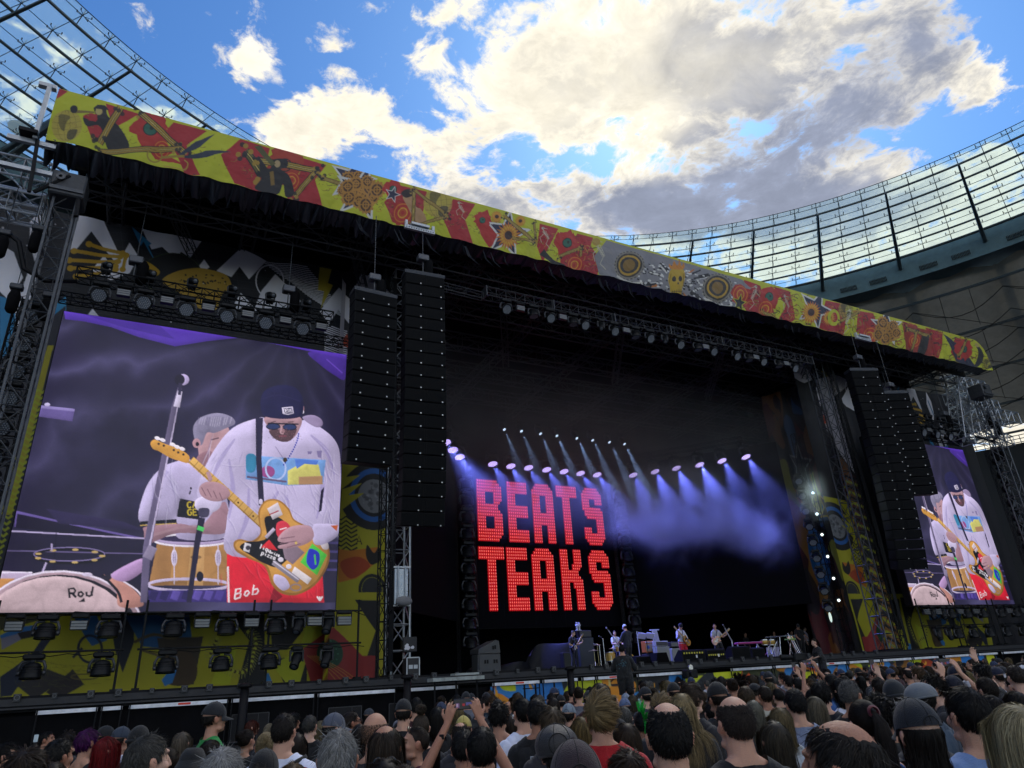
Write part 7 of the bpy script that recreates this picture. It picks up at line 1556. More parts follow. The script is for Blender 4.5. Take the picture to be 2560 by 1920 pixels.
# drum kit
def drum(b,c,r,h,ax=None,n=20): b.lathe(c,[(r,0),(r,h)],n,ax=ax)
p=onY(1528,1652,30.2); t=thing('drum_kit','golden drum kit with cymbals in front of the drummer','drum kit',(p[0]+.6,30.2,DZ)); gold=mat('drum_gold',(.55,.33,.06),.3,.3)
b=MB(); drum(b,(p[0],30.2,DZ+.35),.23,.40); b.build('floor_tom',gold,t); b=MB(); drum(b,(p[0]+.75,30.1,DZ+.35),.30,.45,ax=[[1,0,0],[0,0,1],[0,-1,0]]); b.build('bass_drum',gold,t)
b=MB(); drum(b,(p[0]+.55,30.2,DZ+.78),.17,.2); drum(b,(p[0]+.95,30.2,DZ+.78),.17,.2); b.build('rack_tom',gold,t)
b=MB()
for c,z in (((p[0],30.2),DZ+.74),((p[0],30.2),DZ+.34),((p[0]+.55,30.2),DZ+.98),((p[0]+.95,30.2),DZ+.98)): b.lathe((*c,z),[(.24 if z<DZ+.8 else .18,0),(.24 if z<DZ+.8 else .18,.025)],20)
for k in range(3): a=k*2.1; b.tube((p[0]+.24*math.cos(a),30.2+.24*math.sin(a),DZ),(p[0]+.24*math.cos(a),30.2+.24*math.sin(a),DZ+.6),.012,5)
b.build('hoop',m_chr,t)
for px,py,w in ((1485,1627,.30),(1493,1613,.22),(1532,1622,.24),(1560,1618,.26)):
    c=onY(px,py,30.4); b=MB(); b.lathe(c,[(w,0),(w*.3,.03),(.03,.06)],20); b.tube((c[0],c[1],DZ),c,.015,6)
    for a in (0,2.1,4.2): b.tube((c[0],c[1],DZ+.35),(c[0]+.25*math.cos(a),c[1]+.25*math.sin(a),DZ),.012,5)
    b.build('cymbal',mat('cymbal',(.5,.42,.2),.3,.8),t)
# keyboards, percussion, cases on the right
t=thing('keyboard','magenta stage keyboard on a crossed white stand','keyboard',(onY(1870,1612,28.)[0],28,DZ)); a,c=onY(1840,1611,28.),onY(1901,1605,28.); b=MB(); b.bbox((a+c)/2+np.array([0,0,0]),(c[0]-a[0],.32,.09),.02); b.build('case',mat('magenta_case',(.33,.02,.14),.4),t)
b=MB(); b.box((a+c)/2+np.array([0,-.02,.05]),(c[0]-a[0]-.2,.2,.01)); b.build('keys',mat('keys_white',(.5,.5,.52),.5),t)
b=MB(); m_=(a+c)/2
for s_ in(-1,1):
    for q in (-.75,.6): b.tube((m_[0]+q-.28*s_,28+.1*s_,DZ),(m_[0]+q+.12*s_,28+.1*s_,m_[2]-.05),.03,6)
b.build('crossed_leg',m_wst,t)
t=thing('bongos','pair of amber bongo drums with bright rims on a stand','drum',(onY(1921,1612,28.)[0],28,DZ)); 
for k,px in enumerate((1913,1930)):
    c=onY(px,1613,28.); b=MB(); b.lathe(c,[(.15,0),(.19,.13),(.19,.26)],16); b.build('shell',gold,t); b=MB(); b.lathe(c+np.array([0,0,.23]),[(.205,0),(.205,.05)],16); b.lathe(c,[(.16,0),(.16,.03)],16); b.build('rim',m_chr,t)
c=onY(1921,1616,28.); b=MB(); b.tube((c[0],28,DZ),c,.03,6)
for a in (0,2.1,4.2): b.tube((c[0],28,DZ+.5),(c[0]+.4*math.cos(a),28+.4*math.sin(a),DZ),.02,5)
b.build('stand',m_chr,t)
t=thing('percussion_rack','percussion rack of chrome poles, pedals and a small cowbell','percussion',(onY(1960,1620,27.6)[0],27.6,DZ)); x0=onY(1950,1620,27.6)[0]; b=MB()
for k in range(12): q=random.uniform(-.9,1.3); b.tube((x0+q,27.6+random.uniform(-.4,.4),DZ+.05),(x0+q+random.uniform(-.4,.4),27.6,DZ+random.uniform(.6,1.3)),.018,5)
b.tube((x0-.9,27.6,DZ+1.05),(x0+1.3,27.6,DZ+1.1),.025,6); b.box((x0+.2,27.5,DZ+.06),(2.0,.8,.1)); b.build('poles',m_chr,t)
b=MB(); c=onY(1979,1596,27.6); b.prism([(-.18,-.08),(.18,-.12),(.12,.14),(-.05,.16)],c,(1,0,0),(0,0,1),(0,.15,0)); b.build('cowbell',mat('brass',(.65,.42,.08),.3,.5),t)
b=MB(); c=onY(1975,1598,27.6); b.box(c,(.5,.3,.05)); b.build('green_pad',mat('pad_green',(.25,.45,.10),.5),t)
b=MB(); x,y,z,w,h=rect(1919,1618,1953,1643,27.9); b.box((x-w*.25,y,z+h/2),(w*.42,.04,h)); b.box((x+w*.25,y,z+h/2),(w*.42,.04,h)); o=b.build('lilac_board',mat('panel_lilac',(.42,.40,.55),.6)); tag(o,'pale lilac panels standing under the bongos','board')
def case(label,r,depth=.6):
    x,y,z,w,h=r; t=thing('flight_case',label,'flight case',(x,y,z),'flight cases'); b=MB(); b.bbox((x,y,z+h/2),(w,depth,h),.02); b.build('body',m_tol,t); b=MB()
    for sx in(-1,1):
        b.box((x+sx*(w/2),y-depth/2,z+h/2),(.035,.035,h)); 
    for sz in (0,1): b.box((x,y-depth/2,z+sz*h),(w,.035,.035))
    for k in(-.2,.2): b.box((x+k*w,y-depth/2-.012,z+h*.5),(.14,.02,.12))
    b.build('edge_trim',m_alu,t); return t
case('black flight case with silver latches at the right of the deck',rect(2134,1609,2160,1645,28.,DZ+.05)); case('black flight case carrying the small mixer',rect(2100,1609,2132,1648,28.5,DZ+.05)); case('black road case under the hanging stickers beside the left truss tower',rect(1011,1645,1042,1678,24.,DZ+.02),.5)
x,y,z,w,h=rect(2097,1596,2126,1609,28.5); t=thing('mixer','small pale-faced mixing desk on the flight case by the red-shirt man','mixer',(x,y,z)); b=MB(); b.bbox((x,y,z+h/2),(w,.5,h),.02); b.build('body',m_lg,t); b=MB()
for k in range(9): b.box((x-w*.42+k*w*.1,y-.26,z+h*.5),(w*.05,.02,h*.7))
b.build('knob_strip',mat('knob_pale',(.35,.38,.40),.4),t)
t=thing('sticker_case','black case covered in white stickers hanging on the left inner tower','case',(8.6,24.1,5)); x,y,z,w,h=rect(1008,1592,1043,1630,24.1); b=MB(); b.bbox((x,y+.15,z+h/2),(w,.3,h),.02); b.build('body',m_tol,t); b=MB()
for k in range(9): b.m=0; q=np.array([x+random.uniform(-.4,.4)*w,y-.004,z+random.uniform(.12,.9)*h]); b.lathe(q,[(random.uniform(.03,.07),0),(.001,.002)],9,ax=[[1,0,0],[0,0,1],[0,-1,0]])
b.build('sticker',mat('sticker_white',(.55,.55,.6),.5),t)
q=onY(1010,1503,23.6); t=thing('fluffy_microphone','grey furry windshield microphone clamped to the left inner tower','microphone',q); b=MB(); b.ell(q,(.30,.15,.17),18,12); b.build('windshield',mat('fur_grey',(.20,.20,.21),.95,bump=1.,bscale=60),t,True); b=MB(); b.tube(q,q+np.array([-.5,.4,-.4]),.02,6); b.build('arm',m_bm,t)
for i,(px,py) in enumerate(((1076,1543),(1099,1541))):
    px+=1000; q=onY(px,py,28.); t=thing('practical_lamp','white glowing %s lamp on a thin curved stem right of the band'%['leaf-shaped','narrow upright'][i],'lamp',(q[0],28,DZ),'stem lamps'); b=MB(); b.path([(q[0]+.35,28,DZ+1.),(q[0]+.3,28,q[2]-.6),q-np.array([0,0,.2])],.018,5); b.build('stem',m_chr,t); b=MB(); b.ell(q,(.10 if i==0 else .05,.05,.28),10,8); b.build('bulb',mat('bulb_white',(.6,.65,.6),.5,emit=(.8,1.,.9),estr=.8),t)
# camera crane and camera at the stage edge
q=onY(1725,1685,21.5); t=thing('camera_crane','black camera head on a low rail in the gap of the white stage rails','camera',q); b=MB(); b.bbox(q,(.5,.35,.3),.04); b.tube(q+np.array([-.1,-.3,0]),q+np.array([-.1,-.1,0]),.1,12); b.tube(q+np.array([.2,0,.2]),q+np.array([4.2,.2,.15]),.03,6); b.tube(q,(q[0],q[1],1.),.06,8); b.build('camera_body',m_lb,t); b=MB(); b.lathe(q+np.array([.05,-.0,.22]),[(.10,0),(.10,.05),(.08,.05)],14,ax=[[1,0,0],[0,0,1],[0,-1,0]]); b.build('reel',m_chr,t)
q=onY(1140,1697,21.2); t=thing('shelf_unit','pale equipment shelf fixed to the stage edge below the grey side stack','shelf',q); b=MB(); b.box(q,(1.7,.5,.10)); b.box(q+np.array([.3,0,.12]),(.8,.4,.06)); b.build('shelf',mat('shelf_pale',(.30,.33,.32),.6,var=.4,vscale=5),t); b=MB()
for k in(-.7,0,.7): b.tube(q+np.array([k,0,0]),(q[0]+k,q[1],.0),.03,6)
b.build('leg',m_bm,t)
t=thing('ladder','short dark step ladder standing before the mural','ladder',(11.6,21.0,0)); b=MB()
for x in (11.1,11.5,12.2): b.tube((x,21,0),(x,21,1.85),.03,6)
for z in (.5,.9,1.3,1.72): b.box((11.35,21,z),(.5,.25,.03))
b.box((11.9,21,1.35),(.9,.05,.04)); b.build('frame',m_bm,t)
for i,(px,py) in enumerate(((1427,1700),(610,1745),(1018,1712))):     # hanging dark poles before the rail
    q=onY(px,py,21.3); t=thing('speaker_post','dark round-topped post standing before the rail, %s of three'%['right one','left one','middle one'][i],'post',(q[0],21.3,0),'posts before the rail'); b=MB(); b.tube((q[0],21.3,0),(q[0],21.3,2.25),.14,12,.11); b.lathe((q[0],21.3,2.2),[(.17,0),(.2,.05),(.12,.12)],14); b.build('post',m_bm,t,True)
# crowd barrier in the pit
for k in range(26):
    x=-9+1.95*k; YB=15.5 if x<14 else 19.0; t=thing('crowd_barrier','black crowd barrier panel before the stage, %s'%nth(k),'barrier',(x,YB,0),'crowd barriers'); b=MB(); b.box((x,YB,.6),(1.85,.04,1.0)); b.build('panel',mat('barrier_black',(.02,.02,.022),.5,.3),t); b=MB(); b.path([(x-.93,YB,0),(x-.93,YB-.05,1.15),(x+.93,YB-.05,1.15),(x+.93,YB,0)],.03,6); b.build('frame',m_tblk,t)

# ================================================================ the band and crew
A_=lambda *p:np.array(p,float)
def guitar(col,dark,L=1.0):
    b=MB(); o=crom([(-.02,.16),(.10,.19),(.17,.12),(.19,.02),(.30,.0),(.34,-.12),(.20,-.22),(.02,-.20),(-.12,-.21),(-.20,-.10),(-.19,.05),(-.12,.15)],4)
    b.prism([(-x,y) for x,y in o][::-1],(0,0,0),(1,0,0),(0,0,1),(0,.045,0)); return b
def make_guitar(label,col,pick,loc,rot,rz):
    t=thing('guitar',label,'guitar',loc,'electric guitars'); t.rotation_euler=(0,rot,rz)
    o=crom([(.16,.05),(.12,.13),(.0,.15),(-.10,.12),(-.20,.17),(-.31,.12),(-.36,0),(-.31,-.13),(-.20,-.17),(-.10,-.12),(.0,-.15),(.14,-.16),(.10,-.06)],4)
    b=MB(); b.prism(o,(0,0,0),(1,0,0),(0,0,1),(0,.045,0)); obj('body',b.mesh('body',mat('g_'+col,hexc(col),.25,coat=.5)),t)
    b=MB(); b.prism([(.10,-.03),(.02,.08),(-.10,.06),(-.14,-.10),(0,-.11)],(0,-.004,0),(1,0,0),(0,0,1),(0,.004,0)); obj('pickguard',b.mesh('pickguard',mat('g_'+pick,hexc(pick),.3)),t)
    b=MB(); b.box((.42,-.005,0),(.66,.025,.055)); obj('neck',b.mesh('neck',mat('neck_maple',(.45,.28,.10),.4)),t)
    b=MB(); b.prism([(0,-.035),(.05,-.05),(.20,-.03),(.20,.03),(.04,.045)],(.75,-.015,0),(1,0,0),(0,0,1),(0,.025,0)); obj('headstock',b.mesh('headstock',mat('neck_maple')),t)
    b=MB(); b.box((-.05,-.015,0),(.05,.012,.09)); b.box((-.16,-.015,0),(.05,.012,.09)); b.box((-.24,-.015,0),(.03,.02,.1))
    for k in range(6): b.ell((.79+.025*k,-.03,.05),(.012,.012,.018),6,4)
    obj('metalwork',b.mesh('metalwork',m_chr),t); return t
# a player facing -Y: bodies face +Y so they are turned half round; guitar body at the player's right hip, neck to the left
gl={1:(A_(.30,.02,1.12),A_(.12,.20,1.00),A_(-.8,.35,-.35),A_(0,-1,.2),.7,.2),-1:(A_(-.33,.06,1.12),A_(-.42,.24,1.20),A_(-.3,.2,.6),A_(.4,-.6,-.4),1.3,.1)}
KG=Kind('guitarist',voxel=.011,arms=gl,headrot=(R(-26),0,R(14)),legs={1:(A_(.14,.04,.50),A_(.17,-.02,.09),A_(.22,.13,.03)),-1:(A_(-.15,.05,.50),A_(-.20,.02,.09),A_(-.27,.16,.03))})
KG2=Kind('guitarist_two',voxel=.011,arms=gl,headrot=(R(-6),0,R(-38)),legs={1:(A_(.14,.04,.50),A_(.20,-.02,.09),A_(.26,.13,.03)),-1:(A_(-.20,.08,.52),A_(-.34,.06,.09),A_(-.42,.18,.03))})
def player(K,px,Y,rz,sc,label,top,bottom,skin,gc,pk,glabel,gr=-30,dz=0,sleeve=None,gz=1.03,shoes='1a1a1c',lx=.10):
    x=onY(px,1650,Y)[0]; p=person(K,(x,Y,DZ+.01),rz,label,sc,skin,top,bottom,None,shoes)
    M=p.matrix_basis.copy(); c,s_=math.cos(rz),math.sin(rz); ly=.20
    g_=make_guitar(glabel,gc,pk,(x+sc*(lx*c-ly*s_),Y+sc*(lx*s_+ly*c),DZ+gz*sc),R(gr),rz+math.pi)
    strap(p,[(.12,.19,1.0),(.10,.17,1.25),(-.02,.10,1.42),(-.10,-.06,1.44),(-.02,-.15,1.25),(.16,-.10,1.0),(.24,.06,.98)],'1c1c22',.016); return p
p=player(KG,1436,30,math.pi+R(24),1.03,'grey-haired guitarist in a black shirt playing a black guitar beside the tall bass cabinet',('tee','121215'),('jeans','1a1e2a'),2,'101418','c9c9cc','black electric guitar with pale hardware played by the guitarist in black',-38); add_hair(p,KG,'short','77746f',900)
KGL=Kind('guitarist_left',voxel=.011,arms={-s_:tuple((A_(-v[0],v[1],v[2]) if i<4 else v) for i,v in enumerate(a)) for s_,a in gl.items()},headrot=(R(-26),0,R(-10)),legs={1:(A_(.14,.04,.50),A_(.17,-.02,.09),A_(.22,.13,.03)),-1:(A_(-.15,.05,.50),A_(-.20,.02,.09),A_(-.27,.16,.03))})
p=player(KGL,1712,28.3,math.pi+R(8),1.07,'guitarist in a dark beanie, white sweatshirt and red shorts standing centre stage',('long','cfcfe0'),('shorts','b01428'),2,'b07a30','15131a','worn amber guitar hanging on the singer in red shorts',-140,shoes='d0d0d0',lx=-.06); add_cap(p,KGL,'beanie','15162a',name='beanie'); glasses(p,KGL)
p=player(KG2,1801,28.,math.pi-R(8),1.02,'guitarist in a grey T-shirt and black trousers with a pale pink guitar',('tee','a9a9b2'),('jeans','101014'),0,'d9a58e','b9b4b0','pale pink electric guitar played by the grey-shirt guitarist',-30); add_hair(p,KG2,'crop','241a14',900)
# drummer
sit={1:(A_(.24,.42,.72),A_(.26,.40,.28),A_(.28,.56,.22)),-1:(A_(-.24,.42,.72),A_(-.26,.40,.28),A_(-.28,.56,.22))}
KD=Kind('drummer',voxel=.012,arms={1:(A_(.30,.12,1.12),A_(.22,.38,1.10),A_(0,.6,.3),A_(0,0,-1),1.1,.1),-1:(A_(-.30,.12,1.12),A_(-.20,.40,1.06),A_(0,.6,0),A_(0,0,-1),1.1,.1)},legs=sit,headrot=(R(-4),0,R(-30)))
x=onY(1543,1640,31.)[0]; p=person(KD,(x,31.,DZ+.28-.22),math.pi,'drummer in a white T-shirt sitting behind the drum kit',1.0,2,('tee','c9c9d4'),('jeans','15161c')); add_hair(p,KD,'short','6e6a68',700)
b=MB(); b.lathe((x,31.,DZ),[(.2,0),(.03,.03),(.03,.5),(.19,.52),(.20,.6),(.02,.61)],16); o=b.build('drum_stool',m_tol); tag(o,'round black stool under the drummer','stool')
# man with white cap, back to us, holding a guitar case upright
KT=Kind('helper',voxel=.011,w=1.08,arms={1:(A_(.27,.10,1.12),A_(.26,.30,.98),A_(0,.8,-.4),A_(-1,0,0),.8,.2),-1:(A_(-.27,.10,1.12),A_(-.24,.30,1.02),A_(0,.8,-.3),A_(1,0,0),.8,.2)},headrot=(R(-18),0,0))
x=onY(1573,1650,28.8)[0]; p=person(KT,(x,28.8,DZ),R(8),'man in a white cap and navy shirt seen from behind beside the drums',1.10,0,('big','232636'),('jeans','0d0d10')); add_cap(p,KT,'cap','c4c6d4',back=False,name='cap'); add_hair(p,KT,'shortcap','1c1512',500)
b=MB(); b.box((0,0,0),(.1,.1,.1)); hem=onY(1576,1618,28.8)
for px,Y,sc,rz,lab,top,cap_,sk in ((2012,29.5,1.04,math.pi-R(20),'percussionist in a black shirt and cap behind the chrome rack',('tee','0d0d10'),('cap','141416'),1),):
    x=onY(px,1650,Y)[0]; p=person(KT,(x,Y,DZ),rz,lab,sc,sk,top,('jeans','101014')); add_cap(p,KT,cap_[0],cap_[1]); 
x=onY(2026,1640,31.)[0]; p=person(KM,(x,31.,DZ),math.pi+R(30),'man in a white T-shirt half hidden behind the percussionist',1.,2,('tee','b9b9cc'),('jeans','15161c')); add_hair(p,KM,'short','1c1410',500)
x=onY(2106,1640,30.)[0]; p=person(KT,(x,30.,DZ),math.pi+R(25),'man in a dark red T-shirt working at the small mixer on the right',1.02,0,('tee','5e1520'),('jeans','15161c')); add_hair(p,KT,'short','1c1410',500)
for i,(px,Y,lab) in enumerate(((1946,34.,'stagehand in the dark behind the bongos'),(1873,34.5,'stagehand in the dark behind the magenta keyboard'),(1990,34.,'stagehand in the dark left of the percussionist'))):
    x=onY(px,1640,Y)[0]; p=person(KM,(x,Y,DZ),math.pi+R(10*i),lab,1.,i,('tee','141418'),('jeans','101014'),'stagehands at the back'); add_hair(p,KM,'crop','15100c',300)
# crew in the pit
pod=lambda x,Y,z,lab:(lambda b:(b.bbox((x,Y,z/2),(1.0,.9,z),.02),tag(b.build('camera_riser',m_deck),lab,'riser')))(MB())
KC=Kind('operator',voxel=.010,w=1.15,belly=.05,arms={1:(A_(.30,.10,1.16),A_(.22,.36,1.12),A_(-.2,.8,.2),A_(-.6,0,-.6),1.1,.1),-1:(A_(-.30,.10,1.16),A_(-.22,.36,1.15),A_(.2,.8,.2),A_(.6,0,-.6),1.1,.1)},headrot=(R(-12),0,0))
q=onY(1553,1610,17.2); z0=q[2]-1.78*1.03; person_z=z0; p=person(KC,(q[0],17.2,z0),R(-38),'heavy camera operator in a black printed T-shirt and shorts on a riser before the band',1.03,1,('big','17191c'),('shorts','0b0b0e')); add_hair(p,KC,'wavyshort','120d0b',900); 
bm_=BVHTree.FromPolygons([v.co for v in KC.get('big')[1].vertices],[q_.vertices[:] for q_ in KC.get('big')[1].polygons]); b=MB()
for k in range(26):
    u,v=random.gauss(0,.05),1.27+random.gauss(0,.045); h_=bm_.ray_cast(Vector((u,-1,v)),Vector((0,1,0)))
    if h_[0]: b.lathe(np.array([u,h_[0].y-.004,v]),[(random.uniform(.006,.02),0),(.001,.001)],7,ax=[[1,0,0],[0,0,1],[0,-1,0]])
obj('faded_print',b.mesh('faded_print',clothm('3c5a66')),p); pod(q[0],17.2,z0,'black riser under the heavy camera operator')
t=thing('broadcast_camera','black broadcast camera the heavy operator is aiming at the band','camera',(q[0]+.5,17.75,z0+1.1)); c0=np.array([q[0]+.42,17.62,z0+1.18]); b=MB(); b.bbox(c0,(.22,.55,.26),.03,rot=R(-38)); b.tube(c0+A_(.15,.2,0),c0+A_(.42,.55,.02),.09,14,.11); b.tube(c0-A_(0,0,.1),c0-A_(0,0,1.15),.05,8); b.build('camera_body',m_lb,t)
KW=Kind('operator_woman',voxel=.010,w=.88,sw=.9,fem=True,lean=R(14),arms={1:(A_(.22,.16,1.14),A_(.12,.42,1.10),A_(-.1,.8,.1),A_(-.6,0,-.6),1.0,.1),-1:(A_(-.22,.16,1.14),A_(-.10,.42,1.12),A_(.1,.8,.1),A_(.6,0,-.6),1.,.1)},headrot=(R(2),0,0))
q=onY(2042,1597,19.6); z0=max(.3,q[2]-1.72); p=person(KW,(q[0],19.6,z0),R(72),'young camera woman in a dark T-shirt and denim shorts leaning to her camera',1.0,2,('big','1b1d22'),('shorts','23252e')); add_hair(p,KW,'pony','2c2018',900); pod(q[0],19.6,z0,'black riser under the camera woman')
t=thing('broadcast_camera','black broadcast camera on a pedestal held by the camera woman','camera',(q[0]-1.,19.7,z0+1.)); c0=np.array([q[0]-.85,19.9,z0+1.12]); b=MB(); b.bbox(c0,(.6,.22,.26),.03); b.tube(c0+A_(-.2,.02,0),c0+A_(-.62,.3,.02),.09,14,.11); b.tube(c0-A_(0,0,.1),(c0[0],c0[1],0),.07,8); b.build('camera_body',m_lb,t)
q=onY(1577,1711,18.2); p=person(KB,(q[0],18.2,q[2]-1.76),math.pi+R(30),'security man with dark glasses facing the crowd before the mural',1.0,0,('tee','0e0e10'),('jeans','101014')); add_hair(p,KB,'short','15100c',600); glasses(p,KB)
print('band ok')

# ================================================================ the crowd
ph={1:(A_(.34,.20,1.40),A_(.115,.36,1.80),A_(-.28,.05,1.),A_(-.3,.9,0),.75,.7),-1:(A_(-.36,.18,1.36),A_(-.125,.36,1.78),A_(.28,.05,1.),A_(.3,.9,0),.75,.7)}
KP=Kind('phone_man',voxel=.0055,arms=ph)
KP2=Kind('arms_up',voxel=.010,w=.9,arms=ph)
KR=Kind('one_arm_up',voxel=.010,w=.92,arms={1:(A_(.30,.14,1.42),A_(.22,.26,1.78),A_(-.1,.05,1.),A_(-.2,-.9,0),.5,.6)})
KS=dict(M=KM,B=KB,F=KF,P=KP,U=KP2,O=KR)
HWD=dict(short=.165,buzz=.158,crop=.162,messy=.185,wavyshort=.19,swept=.185,curly=.19,afro=.22,long=.18,wavy=.19,bob=.185,half=.18,pony=.17,bun=.175,bald=.155,balding=.16,baldtop=.158,baldlong=.175,mohawk=.165,fluffy=.18,crown=.165,topbun=.165,cap=.18,capback=.18,trucker=.18,beanie=.18,flat=.20,bucket=.24,newsboy=.225,undercap=.18,fringe=.155)
HTP=dict(mohawk=.08,topbun=.075,afro=.05,curly=.03,fluffy=.03,messy=.03,newsboy=.02,cap=.018,trucker=.018,capback=.018,beanie=.025,flat=.0,bucket=.01,bald=-.003,buzz=.006,balding=.0)
BR,DB,BKH,GY,WHH,BL_,LB_='35261a','261a12','15110e','5c5852','9c9a98','8f7846','5a4228'
crowd=[]
